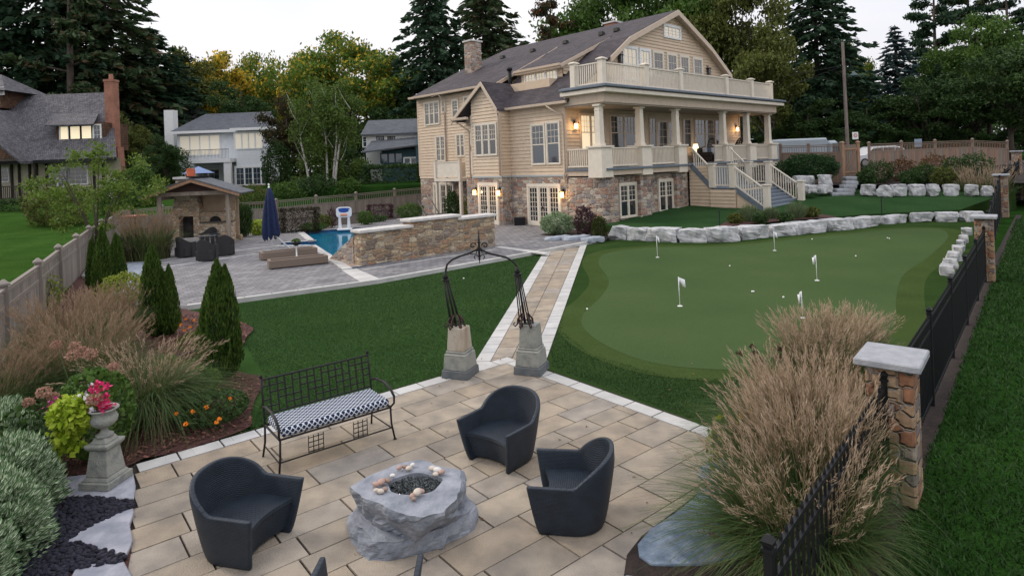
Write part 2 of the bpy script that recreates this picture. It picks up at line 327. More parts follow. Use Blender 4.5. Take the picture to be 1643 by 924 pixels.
# ---- patio of large pavers laid in rows
PA = Vector((.777,.629)).normalized(); PB = Vector((PA.y, -PA.x)); PT = lambda a, b: (PA.x*a+PB.x*b, PA.y*a+PB.y*b)
PAVER = mat('tan_pavers', (.74,.75,.77), (1.10,1.09,1.07), 3.2, .8, .6, 60, isl=[(.315,.26,.195),(.36,.31,.245),(.275,.24,.195),(.34,.28,.21),(.29,.265,.235),(.385,.33,.26)], detail=6, spec=.3)
PWHITE = mat('pale_border_pavers', (.85,.85,.85), (1.05,1.05,1.05), 2.5, .8, .3, 40, isl=[(.44,.44,.43),(.50,.50,.485),(.47,.47,.47)], spec=.3)
PGREY = brickmat('grey_pool_pavers', (.150,.150,.160), (.245,.242,.25), (.07,.068,.075), .30, .21, .012, rot=-math.radians(43.5), uv=False, var=.22, bump=.4)
def slab(mb, quad, z, g=.009, t=.03):
    c = sum((Vector((p[0], p[1])) for p in quad), Vector((0, 0)))/len(quad); P = []
    for p in quad:
        d = Vector((p[0], p[1]))-c; P.append(c+d*(1-g/max(d.length, .01)*1.4))
    mb.prism([(p.x, p.y) for p in P], z-t, z)
sheet('patio_bed', [PT(a, b) for a, b in ((1.0,-8.9),(6.95,-8.9),(6.95,-5.0),(3.0,-2.0),(.2,-2.0))], -.008, SOIL)
mb = MB(); r = random.Random(3); b = -8.55
while b < -1.4:
    h = r.choice([.44,.44,.36]); A0 = 1.1-.2*(b+8.8); a = A0-r.random()*.6
    while a < 6.62:
        w = r.choice([.92,.74,.56,.92]); a0 = max(a, A0); a1 = min(a+w, 6.62)
        cc = PT((a0+a1)/2, b+.2)
        if a1-a0 > .06 and (cc[0]-1.5)*2.34-(cc[1]-3.86)*2.12 < -.4: slab(mb, [PT(a0, b), PT(a1, b), PT(a1, b+h), PT(a0, b+h)], .012+r.random()*.0015)
        a += w
    b += h
o = mb.build('patio', PAVER); o['kind'] = 'structure'
mb = MB()
a = 1.1
while a < 6.86:
    w = r.choice([.45,.6,.5]); a1 = min(a+w, 6.87); slab(mb, [PT(a, -8.82), PT(a1, -8.82), PT(a1, -8.56), PT(a, -8.56)], .014); a = a1
b = -8.56
while b < -4.6:
    w = r.choice([.45,.6,.5]); slab(mb, [PT(6.63, b), PT(6.88, b), PT(6.88, b+w), PT(6.63, b+w)], .014); b += w
o = mb.build('patio_border', PWHITE); o['kind'] = 'structure'
xlo = lambda y: -.76+(y-11.19)*.1453
xro = lambda y: .40+(y-10.49)*.169
sheet('walkway_bed', [(xlo(10.4),10.4),(xro(10.4),10.4),(xro(26.1),26.1),(xlo(23.9),23.9)], -.006, SOIL)
mi, mw = MB(), MB(); y = 10.55; k = 0
mid = lambda y: (xlo(y)+xro(y))/2
yend = lambda x: 23.0+(x-.2)*1.06+.0
while y < 25.9:
    y2 = y+.62
    for (fa, fb, yo) in ((lambda y: xlo(y)+.28, mid, 0), (mid, lambda y: xro(y)-.28, .3)):
        ya, yb = y+yo, y2+yo; lim = yend(fa(ya))
        if ya < lim and (ya > 11.15 or True): yb = min(yb, lim); slab(mi, [(fa(ya), ya), (fb(ya), ya), (fb(yb), yb), (fa(yb), yb)], .006)
    y = y2
for f0, f1 in ((xlo, lambda y: xlo(y)+.28), (lambda y: xro(y)-.28, xro)):
    y = 10.5
    while y < yend(f0(y))+.1:
        y2 = y+.5; slab(mw, [(f0(y), y), (f1(y), y), (f1(y2), y2), (f0(y2), y2)], .007); y = y2
o = mi.build('walkway', PAVER); o['kind'] = 'structure'
o = mw.build('walkway_border', PWHITE); o['kind'] = 'structure'
# ---- pool terrace, in a grid along the house
A43 = math.radians(43.5); QX = Vector((math.cos(A43), math.sin(A43))); QY = Vector((-QX.y, QX.x)); QO = Vector((-4.19, 18.73))
def Q(a, b): p = QO+QX*a+QY*b; return (p.x, p.y)
def Qi(x, y): d = Vector((x, y))-QO; return d.dot(QX), d.dot(QY)
POOL = (-4.2, 9.0, 3.2, 11.2)
BL = [(-8.53,16.09),(-4.19,18.73),(-.2,22.45),(3.64,26.27)]     # lawn edge of the terrace
def strip(mb, p, q, w, z, step=.6):
    p = Vector(p); q = Vector(q); L = (q-p).length; d = (q-p)/L; n = Vector((-d.y, d.x)); t = 0
    while t < L-.01:
        e = min(t+step, L); slab(mb, [p+d*t, p+d*e, p+d*e+n*w, p+d*t+n*w], z); t = e
pool_c = [G(450,397.5), G(507,397), G(566,436), (-1.5,25.6), (-3.6,36.5), G(568,369), G(487,375), G(506.6,390.5), G(452,393.5)]
pool_c = [(p[0], p[1]) for p in pool_c]
outer = [(-8.53,16.09),(-10.2,16.7),(-15.2,21.8),(-20.5,31),(-24.3,39.6),(-14.5,46),(-7.6,52),(4,44),(6,31),(3.64,26.27),(-.2,22.45),(-4.19,18.73)]
# terrace with the pool cut out
def holed(name, outer, hole, z, m):
    tri = geometry.tessellate_polygon([[Vector((p[0], p[1], 0)) for p in outer], [Vector((p[0], p[1], 0)) for p in hole]])
    V = [(p[0], p[1], z) for p in outer+hole]; mb = MB(); F = []
    for t in tri:
        a, b, c = [V[i] for i in t]; o = (b[0]-a[0])*(c[1]-a[1])-(b[1]-a[1])*(c[0]-a[0]); F.append(tuple(t) if o > 0 else (t[2], t[1], t[0]))
    mb.add(V, F); o = mb.build(name, m); o['kind'] = 'structure'; return o
# ground sheet must not cover the basin: water stands 6 cm under the paving, above the ground sheets
holed('pool_terrace', outer, pool_c, .10, PGREY)
mb = MB()
for i in range(len(outer)):
    p, q = outer[i], outer[(i+1) % len(outer)]; mb.quad((p[0],p[1],-.05),(q[0],q[1],-.05),(q[0],q[1],.10),(p[0],p[1],.10))
o = mb.build('terrace_edge', PWHITE); o['kind'] = 'structure'
WATER = mat('pool_water', (.006,.14,.26), (.01,.18,.32), 1.5, .04, .25, 5, spec=.6)
sheet('pool_water', pool_c, .0, WATER)
mb = MB()
for i in range(len(pool_c)):
    p, q = pool_c[i], pool_c[(i+1) % len(pool_c)]; mb.quad((p[0],p[1],0),(q[0],q[1],0),(q[0],q[1],.12),(p[0],p[1],.12))
o = mb.build('pool_wall', mat('pool_liner', (.01,.045,.13), (.015,.07,.17), 8, .3)); o['kind'] = 'structure'
mb = MB()
for i in (0, 1, 5, 6, 7):
    p, q = pool_c[i], pool_c[(i+1) % len(pool_c)]
    strip(mb, p, q, -.34, .125, .6)
o = mb.build('pool_coping', PWHITE); o['kind'] = 'structure'
mb = MB()
for i in range(3): strip(mb, BL[i], BL[i+1], .16, .112, .7)
mb.prism([(-4.62,18.5),(-4.1,18.84),(-5.35,20.95),(-5.8,20.75)], .10, .113)
strip(mb, G(872,408,.1)[:2], G(793,397,.1)[:2], -.35, .114, .5)
strip(mb, G(230,434,.1)[:2], G(452,402,.1)[:2], .14, .112, .8)
strip(mb, G(232,421,.1)[:2], G(450,394,.1)[:2], .14, .112, .8)
strip(mb, G(600,349,.1)[:2], G(640,352,.1)[:2], .3, .112, .8)
strip(mb, G(579,433,.1)[:2], G(793,400,.1)[:2], -.1, .111, .8)
o = mb.build('terrace_bands', PWHITE); o['kind'] = 'structure'
sheet('bluestone_strip', [G(x,y,.1)[:2] for x, y in ((203,470),(228,434),(238,412),(215,410),(190,440),(180,475))], .109, BOULDB)
# ---- planting beds
mul = [(-4.75,7.5),(-4.3,7.85),(-3.95,8.2),(-3.72,8.55),(-3.9,9.0),(-4.08,9.6),(-4.3,10.5),(-4.9,10.9),(-5.35,11.6),(-5.5,12.4),(-5.75,13.2),(-5.9,13.9),(-6.5,14.5),(-7.3,15.0),(-7.6,15.9),(-8.4,15.95),(-12.9,21.2),(-17,26),(-19,28.5),(-8.9,10.2),(-7,6),(-5,3),(-2.6,3.2),(-3.5,5.45),(-4.0,6.3)]
sheet('mulch_bed', smooth_loop(mul, 3), .018, MULCH)
sheet('planting_bed', [(-20.5,31),(-16.9,31),(-16.6,35.5),(-13.2,35.8),(-11.8,36.6),(-9.5,38.0),(-6.8,41),(-5.5,44),(-4,46),(-7.6,52.5),(-14.5,46.4),(-24.4,39.8)], .115, SOIL)
sheet('planting_bed', [(3.7,26.3),(1.2,28.6),(2.2,30.4),(4.3,29.4),(5.2,27.3)], .118, SOIL)
# ---- upper lawn held by the boulder wall
UL = [(4.3,28.6),(5.5,26.95),(8.3,25.7),(12.4,27.6),(16.5,29.2),(21.2,29.6),(27,33.5),(26.5,36.5),(20,39),(14,46),(2.7,31.4)]
sheet('upper_lawn', UL, [.43,.44,.44,.44,.44,.45,1.0,1.05,1.15,.8,.40], turfmat('upper_turf', (.024,.060,.023), (.036,.078,.030), .5, .5))
mb = MB(); ulz = [.43,.44,.44,.44,.44,.45,1.0,1.05,1.15,.8,.40]
for i in range(len(UL)):
    j = (i+1) % len(UL); mb.quad((*UL[i],-.05),(*UL[j],-.05),(*UL[j],ulz[j]-.002),(*UL[i],ulz[i]-.002))
o = mb.build('lawn_bank', TURFD); o['kind'] = 'structure'
sheet('mulch_bed', [G(x,y,.46)[:2] for x, y in ((1150,365),(1275,354),(1345,349),(1320,345),(1230,351),(1165,357))], .49, MULCH)
# terrace behind the far boulder wall, rising to the road
sheet('upper_bed', [(27.5,33.2),(27,35.2),(20.5,37.5),(18.5,40.5),(17,47),(30,52),(48,42),(33,33)], [1.35,1.35,1.35,1.35,1.4,2.0,2.0,1.5], SOIL)
sheet('road', [(14,49),(30,50),(60,44),(60,51),(31,58),(14,57)], 2.0, ROAD)
sheet('back_ground', [(-24.5,42),(-14.5,47.5),(-7.5,54),(5,50),(13.5,46.5),(30,50),(60,45),(60,75),(-60,75),(-60,60),(-24.5,56)], [.2,.3,.4,.6,1.2,1.9,1.9,1.9,1.9,1.8,1.7], LAWNR)
sheet('far_ground', [(-260,75),(260,75),(260,400),(-260,400)], 1.9, LAWNR)
sheet('planting_bed', [(2.42,7.95),(2.2,7.2),(2.02,6.67),(1.7,6.34),(1.06,5.73),(.88,5.47),(.75,5.0),(.7,4.0),(1.2,3.4),(4.0,6.5),(4.1,6.9),(3.1,7.3)], .022, SOIL)
# ---- flagstones, pebbles
def flag(pts, z, label, m=BOULDB):
    lp = smooth_loop(pts, 2); mb = MB(); mb.prism([(p.x+rnd.uniform(-.02,.02), p.y+rnd.uniform(-.02,.02)) for p in lp], z-.05, z)
    return tag(mb.build('flagstone', m, bevel=.01), label, 'flagstone', 'bluestone slabs beside the patio')
LIL = mat('lilac_slab', (.22,.235,.28), (.36,.37,.42), 5, .85, .9, 14, c3=(.28,.29,.34))
pf = lambda l, z=.04: [G(x, y, z)[:2] for x, y in l]
flag(pf([(96,800),(78,786),(112,765),(185,757),(211,758),(213,800),(150,795)]), .05, 'blue-grey flagstone carrying the urn pedestal', LIL)
flag(pf([(106,868),(150,840),(213,815),(209,840),(204,892),(140,874)]), .045, 'blue-grey flagstone pointing into the black pebbles at the patio edge', LIL)
flag(pf([(120,912),(200,898),(202,960),(110,960)]), .045, 'blue-grey flagstone cut off by the bottom edge, below the pebbles', LIL)
flag([(.98,5.42),(1.15,5.78),(1.72,6.3),(2.0,6.55),(2.5,6.1),(2.3,5.6),(1.8,5.35),(1.2,5.28)], .045, 'large blue flagstone between patio and right-hand grass clump', mat('blue_slab', (.12,.165,.23), (.27,.33,.41), 7, .8, 1, 22, c3=(.18,.235,.31), detail=8))
flag([(1.9,6.75),(2.05,7.0),(2.5,7.1),(2.7,6.6),(2.2,6.45)], .045, 'small blue flagstone half hidden by the right-hand grass clump', mat('blue_slab', (.12,.165,.23), (.27,.33,.41), 7, .8, 1, 22, c3=(.18,.235,.31), detail=8))
flag([(.6,4.9),(.85,5.2),(1.5,4.9),(1.6,4.5),(.7,4.5)], .042, 'blue flagstone at the bottom edge right of the patio pavers')
mb = MB(); r = random.Random(5)
peb = pf([(50,815),(96,800),(150,797),(214,803),(214,813),(150,842),(106,868),(150,878),(205,893),(198,902),(110,915),(100,960),(30,960),(30,860)])
def inside(p, poly):
    c = False; n = len(poly)
    for i in range(n):
        a, b = poly[i], poly[i-1]
        if (a[1] > p[1]) != (b[1] > p[1]) and p[0] < (b[0]-a[0])*(p[1]-a[1])/(b[1]-a[1])+a[0]: c = not c
    return c
for _ in range(9000):
    x, y = r.uniform(-5.6,-3.3), r.uniform(4.6,6.9)
    if not inside((x, y), peb): continue
    s = r.uniform(.018,.035); mb.lathe([(s*.5,-s*.5),(s,0),(s*.6,s*.5),(0.002,s*.6)], (x, y, .035+r.random()*.02), 6, r.uniform(.6,1))
tag(mb.build('black_pebbles', mat('black_pebbles', (.012,.012,.02), isl=[(.008,.008,.014),(.03,.03,.045),(.015,.015,.025)], rough=.6, spec=.15), uv=False), kind='stuff')
# mulch chips
mb = MB()
mlp = smooth_loop(mul, 3)
for _ in range(9000):
    x, y = r.uniform(-9,-3.5), r.uniform(6.5,15.5)
    if not inside((x, y), mlp): continue
    s = r.uniform(.02,.05); a = r.uniform(0, PI); w = r.uniform(.008,.016); z = .02+r.random()*.02
    c, sn = math.cos(a), math.sin(a); t = r.uniform(-.015,.015)
    mb.add([(x-c*s-sn*w,y-sn*s+c*w,z),(x-c*s+sn*w,y-sn*s-c*w,z+.006),(x+c*s+sn*w,y+sn*s-c*w,z+t+.01),(x+c*s-sn*w,y+sn*s+c*w,z+t)], [(0,1,2,3)])
tag(mb.build('mulch_chips', mat('mulch_chips', (1,1,1), isl=[(.06,.022,.018),(.16,.065,.05),(.22,.10,.075),(.09,.035,.03)], rough=.9), uv=False), kind='stuff')
sheet('fence_soil', [(1.35,3.75),(3.9,6.62),(12.0,16.1),(24.8,30.8),(24.92,30.6),(12.16,15.95),(4.1,6.48),(1.55,3.6)], -.024, SOIL)
# grass blades on the natural lawn near the camera
def blades(name, n, region, h, m, seed, z=-.03, w=.006, xr=None, yr=None, dens=None):
    R = np.random.RandomState(seed); P = []
    tries = R.rand(n, 2); xs = xr[0]+(xr[1]-xr[0])*tries[:,0]; ys = yr[0]+(yr[1]-yr[0])*tries[:,1]**1.6
    keep = np.array([inside((x, y), region) for x, y in zip(xs, ys)]); xs, ys = xs[keep], ys[keep]; k = len(xs)
    a = R.rand(k)*2*PI; hh = h*(.5+R.rand(k)); ww = w*(1+ys/8); ln = R.randn(k, 2)*hh[:,None]*.5
    V = np.zeros((k, 3, 3)); V[:,0] = np.c_[xs-np.cos(a)*ww, ys-np.sin(a)*ww, np.full(k, z)]; V[:,1] = np.c_[xs+np.cos(a)*ww, ys+np.sin(a)*ww, np.full(k, z)]; V[:,2] = np.c_[xs+ln[:,0], ys+ln[:,1], z+hh]
    return npmesh(name, V.reshape(-1,3), 3, m)
def npmesh(name, V, per, m, uvs=None):
    V = np.asarray(V, dtype=np.float32); n = len(V)//per; me = bpy.data.meshes.new(name)
    me.vertices.add(len(V)); me.vertices.foreach_set('co', V.ravel())
    me.loops.add(len(V)); me.loops.foreach_set('vertex_index', np.arange(len(V), dtype=np.int32))
    me.polygons.add(n); me.polygons.foreach_set('loop_start', np.arange(0, len(V), per, dtype=np.int32)); me.polygons.foreach_set('loop_total', np.full(n, per, dtype=np.int32))
    me.update(calc_edges=True); me.validate()
    if uvs is not None:
        u = me.uv_layers.new(name='UVMap'); u.data.foreach_set('uv', np.asarray(uvs, dtype=np.float32).ravel())
    for q in (m if isinstance(m, (list, tuple)) else [m]): me.materials.append(q)
    o = bpy.data.objects.new(name, me); COL.objects.link(o); return o
GRB = leafmat('lawn_blades', [(.012,.040,.007),(.021,.062,.011),(.034,.09,.016),(.016,.048,.009)], .2)
tag(blades('grass', 330000, [(1.5,3.6),(4.08,6.5),(12.14,15.97),(24.8,30.7),(30,26),(14,4),(5,2)], .05, GRB, 4, xr=(1.6,26), yr=(3,29)), kind='stuff')

TBL = leafmat('turf_blades', [(.030,.072,.018),(.046,.100,.027),(.036,.084,.022)], .15)
TBL2 = leafmat('turf_blades_dark', [(.026,.066,.016),(.040,.092,.022),(.030,.076,.018)], .15)
tag(blades('turf', 300000, [(-4.6,7.65),(-1.2,10.2),(-.75,11.2),(1.05,23.6),(-4.2,18.6),(-8.3,15.95),(-5.4,12.4),(-4.2,10.4),(-3.7,8.6)], .018, TBL, 14, z=-.012, w=.003, xr=(-8.3,1.1), yr=(7.6,23)), kind='stuff')
tag(blades('turf', 90000, [(.55,10.6),(2.45,8.05),(3.5,8.0),(4.6,9.4),(2.4,9.9),(1.3,11.2),(.9,12.8),(1.2,16),(.95,14.5),(.62,12)], .018, TBL2, 15, z=-.011, w=.003, xr=(.4,4.8), yr=(7.9,16)), kind='stuff')
R = np.random.RandomState(8); n = 70; X = R.uniform(-4.5, 3, n); Yy = R.uniform(4.6, 12, n); a = R.rand(n)*6.28; s_ = R.uniform(.012,.03,n); V = np.stack([np.c_[X-np.cos(a)*s_, Yy-np.sin(a)*s_, np.full(n,.022)], np.c_[X+np.sin(a)*s_*.5, Yy-np.cos(a)*s_*.5, .026+R.rand(n)*.012], np.c_[X+np.cos(a)*s_, Yy+np.sin(a)*s_, np.full(n,.024)], np.c_[X-np.sin(a)*s_*.5, Yy+np.cos(a)*s_*.5, np.full(n,.023)]], axis=1).reshape(-1,3)
tag(npmesh('fallen_leaves', V, 4, leafmat('fallen_leaves', [(.10,.05,.02),(.18,.11,.03),(.06,.04,.02),(.22,.15,.04)])), kind='stuff')
# ================================================================ the main house, in its own axes: x along the porch, y away, z up
HR = thing('beige_house', 'large beige clapboard house with stone base, columned porch and balcony', 'house', (4.397, 29.6, 0), A43)
def clap(mb, p, q, z0, z1, rng=None, pitch=.19, out=.042):
    """overlapping boards from p to q (local xy), facing right-hand side of p->q"""
    p = Vector(p); q = Vector(q); L = (q-p).length; d = (q-p)/L; n = Vector((d.y, -d.x)); z = z0
    while z < z1-.01:
        zt = min(z+pitch, z1); a, b = (0, L) if rng is None else rng(z); at, bt = (0, L) if rng is None else rng(zt)
        if b-a > .05:
            A = p+d*a+n*out; B = p+d*b+n*out; C = p+d*max(bt, at+.01)+n*.003; E_ = p+d*at+n*.003
            mb.quad((A.x,A.y,z),(B.x,B.y,z),(C.x,C.y,zt),(E_.x,E_.y,zt))
            A0 = p+d*a+n*.003; B0 = p+d*b+n*.003
            mb.quad((A0.x,A0.y,z),(B0.x,B0.y,z),(B.x,B.y,z),(A.x,A.y,z))
        z = zt
class Wall:
    """places flat things on a wall plane: origin o (xy), direction d; outward normal is to the right of d"""
    def __init__(s, o, d, z=0): s.o = Vector(o); s.d = Vector(d).normalized(); s.n = Vector((s.d.y, -s.d.x)); s.z = z
    def P(s, u, out, z): p = s.o+s.d*u+s.n*out; return (p.x, p.y, z)
    def box(s, mb, u0, u1, o0, o1, z0, z1):
        P = [s.P(u, o, z) for z in (z0, z1) for (u, o) in ((u0,o0),(u1,o0),(u1,o1),(u0,o1))]
        mb.add(P, [(0,3,2,1),(4,5,6,7),(0,1,5,4),(1,2,6,5),(2,3,7,6),(3,0,4,7)])
def window(parent, w, u0, u1, z0, z1, units=1, cols=2, rows=3, sash=.5, tm=None, gm=None, name='window', lower=False, ft=.09, blind=False, out=.10, door=False):
    """double-hung window(s): trim, meeting rail and a muntin grid in the upper sash (the whole of a door)"""
    tm = tm or CREAM; gm = gm or GLASS; mb = MB()
    w.box(mb, u0-ft, u1+ft, 0, out, z1, z1+ft*1.2); w.box(mb, u0-ft*.9, u1+ft*.9, 0, out-.005, z0-ft*.7, z0)
    uw = (u1-u0)/units
    for i in range(units+1):
        c = u0+uw*i; hw = ft if i in (0, units) else .05
        a, b = (c-hw, c) if i == 0 else (c, c+hw) if i == units else (c-hw, c+hw)
        w.box(mb, a, b, .0, out-.003, z0, z1)
    zm = z0+(z1-z0)*(1-sash) if not door else z0+.0
    for i in range(units):
        a = u0+uw*i+(.05 if i else 0); b = u0+uw*(i+1)-(.05 if i < units-1 else 0); st = .035 if not door else .07
        w.box(mb, a, a+st, .01, out-.03, z0, z1); w.box(mb, b-st, b, .01, out-.03, z0, z1)
        w.box(mb, a+st, b-st, .01, out-.031, z1-st, z1); w.box(mb, a+st, b-st, .01, out-.031, z0, z0+(st if not door else .25))
        if not door: w.box(mb, a+st, b-st, .01, out-.028, zm-.025, zm+.025)
        g0 = zm+.025 if not door else z0+.25; gz = z1-st
        for k in range(1, cols): c = a+st+(b-a-2*st)*k/cols; w.box(mb, c-.011, c+.011, .053, out-.034, g0, gz)
        for k in range(1, rows): z = g0+(gz-g0)*k/rows; w.box(mb, a+st, b-st, .053, out-.036, z-.011, z+.011)
        if lower:
            for k in range(1, cols): c = a+st+(b-a-2*st)*k/cols; w.box(mb, c-.011, c+.011, .053, out-.034, z0+st, zm-.025)
            z = (z0+zm)/2; w.box(mb, a+st, b-st, .053, out-.036, z-.011, z+.011)
    f = mb.build(name, tm, parent, uv=False)
    gb = MB(); w.box(gb, u0, u1, .046, .052, z0, z1); gb.build('pane', gm, f, uv=False)
    return f
side = Wall((0, 16.8), (0, -1))           # u = 16.8 - y, outward = -x
SU = lambda y: 16.8-y
front = Wall((0, 2.4), (1, 0))            # u = x, outward = -y
bay = Wall((-.75, 8.8), (0, -1)); far = Wall((1.2, 16.8), (0, -1))
# --- stone base
def stone_block(name, x0, x1, y0, y1, z0, z1, m=HSTONE):
    mb = MB(); mb.box(x0, x1, y0, y1, z0, z1); return mb.build(name, m, HR, bevel=.02)
stone_block('stone_base', 0, 18.5, 2.42, 10.4, -.1, 2.66); stone_block('stone_base', 1.2, 18.4, 10.4, 16.8, -.1, 2.6)
stone_block('stone_base', -.75, -.001, 6.45, 8.8, -.1, 2.67)
stone_block('stone_pier', .002, 1.0, 0, 2.41, -.1, 2.6); stone_block('stone_pier', 2.85, 3.8, 0, 1.1, -.1, 2.6)
stone_block('stone_pier', 6.25, 7.35, 0, 1.1, -.1, 2.6); stone_block('stone_pier', 11.9, 12.8, 0, 1.1, -.1, 2.6); stone_block('stone_pier', 17.6, 18.5, 0, 1.1, -.1, 2.6)
stone_block('stone_base', .99, 12.2, .32, 2.4, -.1, 2.6)
mb = MB(); mb.box(-.05, 0, 2.45, 6.4, 2.67, 2.76); mb.box(-.82, -.70, 6.40, 8.85, 2.67, 2.76); mb.box(-.75, 0, 6.40, 6.45, 2.671, 2.759)
mb.build('water_table', mat('grey_blue_trim', (.36,.40,.42)), HR)
# --- siding
mb = MB()
clap(mb, (0,10.4), (0,8.8), 2.7, 6.5); clap(mb, (0,6.45), (0,2.4), 2.76, 6.45)
clap(mb, (0,2.4), (18.5,2.4), 2.7, 6.45)
clap(mb, (-.75,6.45), (0,6.45), 2.76, 6.45)
def bayr(z):
    if z < 6.2: return (0, 2.35)
    yl = 10.1-(z-6.17)*(2.5/1.78); yr = 6.5+(z-6.46)*(1.1/1.49)   # heights where roof crosses
    return (max(0, 8.8-yl), min(2.35, 8.8-yr))
clap(mb, (-.75,8.8), (-.75,6.45), 2.76, 7.9, bayr)
clap(mb, (1.2,16.8), (1.2,8.6), 2.6, 8.0); clap(mb, (18.4,16.8), (1.2,16.8), 2.6, 8.0)
PROF = [(-.35,6.42),(3.3,8.95),(5.1,10.2),(10.2,12.4),(14.1,10.55),(16.7,8.9),(18.9,6.5)]
def prx(z, left=True):
    if left:
        for (a, b) in zip(PROF[:3], PROF[1:4]):
            if a[1] <= z <= b[1]: return a[0]+(b[0]-a[0])*(z-a[1])/(b[1]-a[1])
    else:
        for (a, b) in zip(PROF[3:6], PROF[4:7]):
            if b[1] <= z <= a[1]: return a[0]+(b[0]-a[0])*(z-a[1])/(b[1]-a[1])
    return 10.2
clap(mb, (0,2.35), (18.5,2.35), 6.9, 12.35, lambda z: (prx(min(z, 12.39))+.05, prx(min(z, 12.39), False)-.05))
clap(mb, (2.0,7.4), (2.0,4.2), 7.7, 8.7); clap(mb, (2.0,4.2), (5.6,4.2), 8.0, 10.2, lambda z: (0 if z < 8.7 else (z-8.7)/.42, max(0, (z-7.97)/.69)))
mb.build('siding', SIDING, HR, uv=False)
mb = MB()   # solid cores so nothing shows through
mb.box(.01, 18.4, 2.41, 10.39, 2.6, 6.4); mb.box(1.21, 18.4, 10.3, 16.79, 2.5, 6.6); mb.box(1.21, 17, 4.5, 16.79, 6.5, 7.95); mb.box(-.74, .0, 6.46, 8.79, 2.6, 6.4)
mb.xprism([(x, z-.13) for x, z in PROF], 2.36, 8.6, 'y'); mb.xprism([(1.3,6.0),(1.3,7.6)]+[(x, z-.13) for x, z in PROF[1:]], 8.6, 16.75, 'y'); mb.build('wall_core', SIDING, HR, uv=False)
for (x, y) in ((-.03,2.37),(-.78,6.42),(-.78,8.75),(1.17,16.75),(1.17,13.7)): mb = MB(); mb.box(x, x+.13, y, y+.13, 2.76, 6.2 if y > 8 and x < 0 else (7.95 if x > 1 else 6.4)); mb.build('corner_board', TAN, HR, uv=False)
mb = MB(); mb.box(18.4, 18.53, 2.37, 2.5, 2.7, 6.4); mb.build('corner_board', TAN, HR, uv=False)
mb = MB(); front.box(mb, 0, 18.5, .0, .03, 6.1, 6.4); mb.build('frieze_board', TAN, HR, uv=False)
# --- main roof: sheet with thickness along the profile
mb = MB()
for (a, b) in zip(PROF[:-1], PROF[1:]):
    y0, y1 = 1.95, 17.1
    if a[0] < 3: y1 = 8.4
    mb.add([(a[0],y0,a[1]),(b[0],y0,b[1]),(b[0],y1,b[1]),(a[0],y1,a[1]),(a[0],y0,a[1]-.14),(b[0],y0,b[1]-.14),(b[0],y1,b[1]-.14),(a[0],y1,a[1]-.14)],
           [(0,1,2,3),(7,6,5,4),(0,4,5,1),(1,5,6,2),(2,6,7,3),(3,7,4,0)])
# long shed dormer over the rear wing and the small shed dormer
for (x0, z0, x1, z1, y0, y1) in ((.75,8.1,6.2,10.72,8.35,17.15),(1.65,8.72,6.2,10.72,4.0,7.6)):
    mb.add([(x0,y0,z0),(x1,y0,z1),(x1,y1,z1),(x0,y1,z0),(x0,y0,z0-.12),(x1,y0,z1-.12),(x1,y1,z1-.12),(x0,y1,z0-.12)],
           [(0,1,2,3),(7,6,5,4),(0,4,5,1),(1,5,6,2),(2,6,7,3),(3,7,4,0)])
roof = mb.build('roof', SHINGLE, HR)
mb = MB()   # bay gable roof: ridge at y 7.6
def slab4(mb, a, b, c, d, t=.12):
    P = [a, b, c, d]; mb.add(P+[(p[0], p[1], p[2]-t) for p in P], [(0,1,2,3),(7,6,5,4),(0,4,5,1),(1,5,6,2),(2,6,7,3),(3,7,4,0)])
slab4(mb, (-1.0,7.6,8.0), (-1.0,6.35,6.38), (.0,6.35,6.38), (2.0,7.6,8.0)); slab4(mb, (-1.0,7.6,8.0), (2.3,7.6,8.0), (2.3,10.35,6.05), (-1.0,10.35,6.05))
mb.build('bay_roof', SHINGLE, HR)
mb = MB()   # trim: rakes, fascias
def rake(mb, pts, y0, y1, h=.3):
    for a, b in zip(pts[:-1], pts[1:]):
        mb.add([(a[0],y0,a[1]-.02),(b[0],y0,b[1]-.02),(b[0],y0,b[1]-h),(a[0],y0,a[1]-h),(a[0],y1,a[1]-.02),(b[0],y1,b[1]-.02),(b[0],y1,b[1]-h),(a[0],y1,a[1]-h)],
               [(0,1,2,3),(7,6,5,4),(0,4,5,1),(1,5,6,2),(2,6,7,3),(3,7,4,0)])
rake(mb, [(x, z) for x, z in PROF[1:6]], 1.88, 1.955, .34); rake(mb, PROF[1:6], 1.95, 2.36, .20)
for (y0, z0, y1, z1) in ((7.6,8.0,6.35,6.38),(7.6,8.0,10.35,6.05)):
    mb.add([(-1.06,y0,z0-.01),(-1.06,y1,z1-.01),(-1.06,y1,z1-.24),(-1.06,y0,z0-.24),(-.99,y0,z0-.01),(-.99,y1,z1-.01),(-.99,y1,z1-.24),(-.99,y0,z0-.24)], [(0,1,2,3),(7,6,5,4),(0,4,5,1),(1,5,6,2),(2,6,7,3),(3,7,4,0)])
for (x0, z0, x1, z1, y) in ((.75,8.1,6.2,10.72,8.3),(1.65,8.72,6.0,10.6,3.95)):
    mb.add([(x0,y,z0),(x1,y,z1),(x1,y,z1-.2),(x0,y,z0-.2),(x0,y+.06,z0),(x1,y+.06,z1),(x1,y+.06,z1-.2),(x0,y+.06,z0-.2)], [(0,1,2,3),(7,6,5,4),(0,4,5,1),(1,5,6,2),(2,6,7,3),(3,7,4,0)])
mb.box(1.6, 2.0, 4.05, 7.55, 8.5, 8.6)
mb.build('roof_trim', TAN, HR, uv=False)
def gutter(y0, y1, x, z):
    mb = MB(); mb.xprism([(x-.13,z+.06),(x-.12,z-.06),(x-.02,z-.09),(x+.03,z-.09),(x+.03,z+.05)], y0, y1, 'y'); mb.build('gutter', TAN, HR, uv=False)
gutter(1.95, 6.4, -.33, 6.38); gutter(8.4, 17.1, .74, 8.06); gutter(8.85, 10.3, -1.0, 6.08); gutter(4.0, 7.6, 1.62, 8.68)
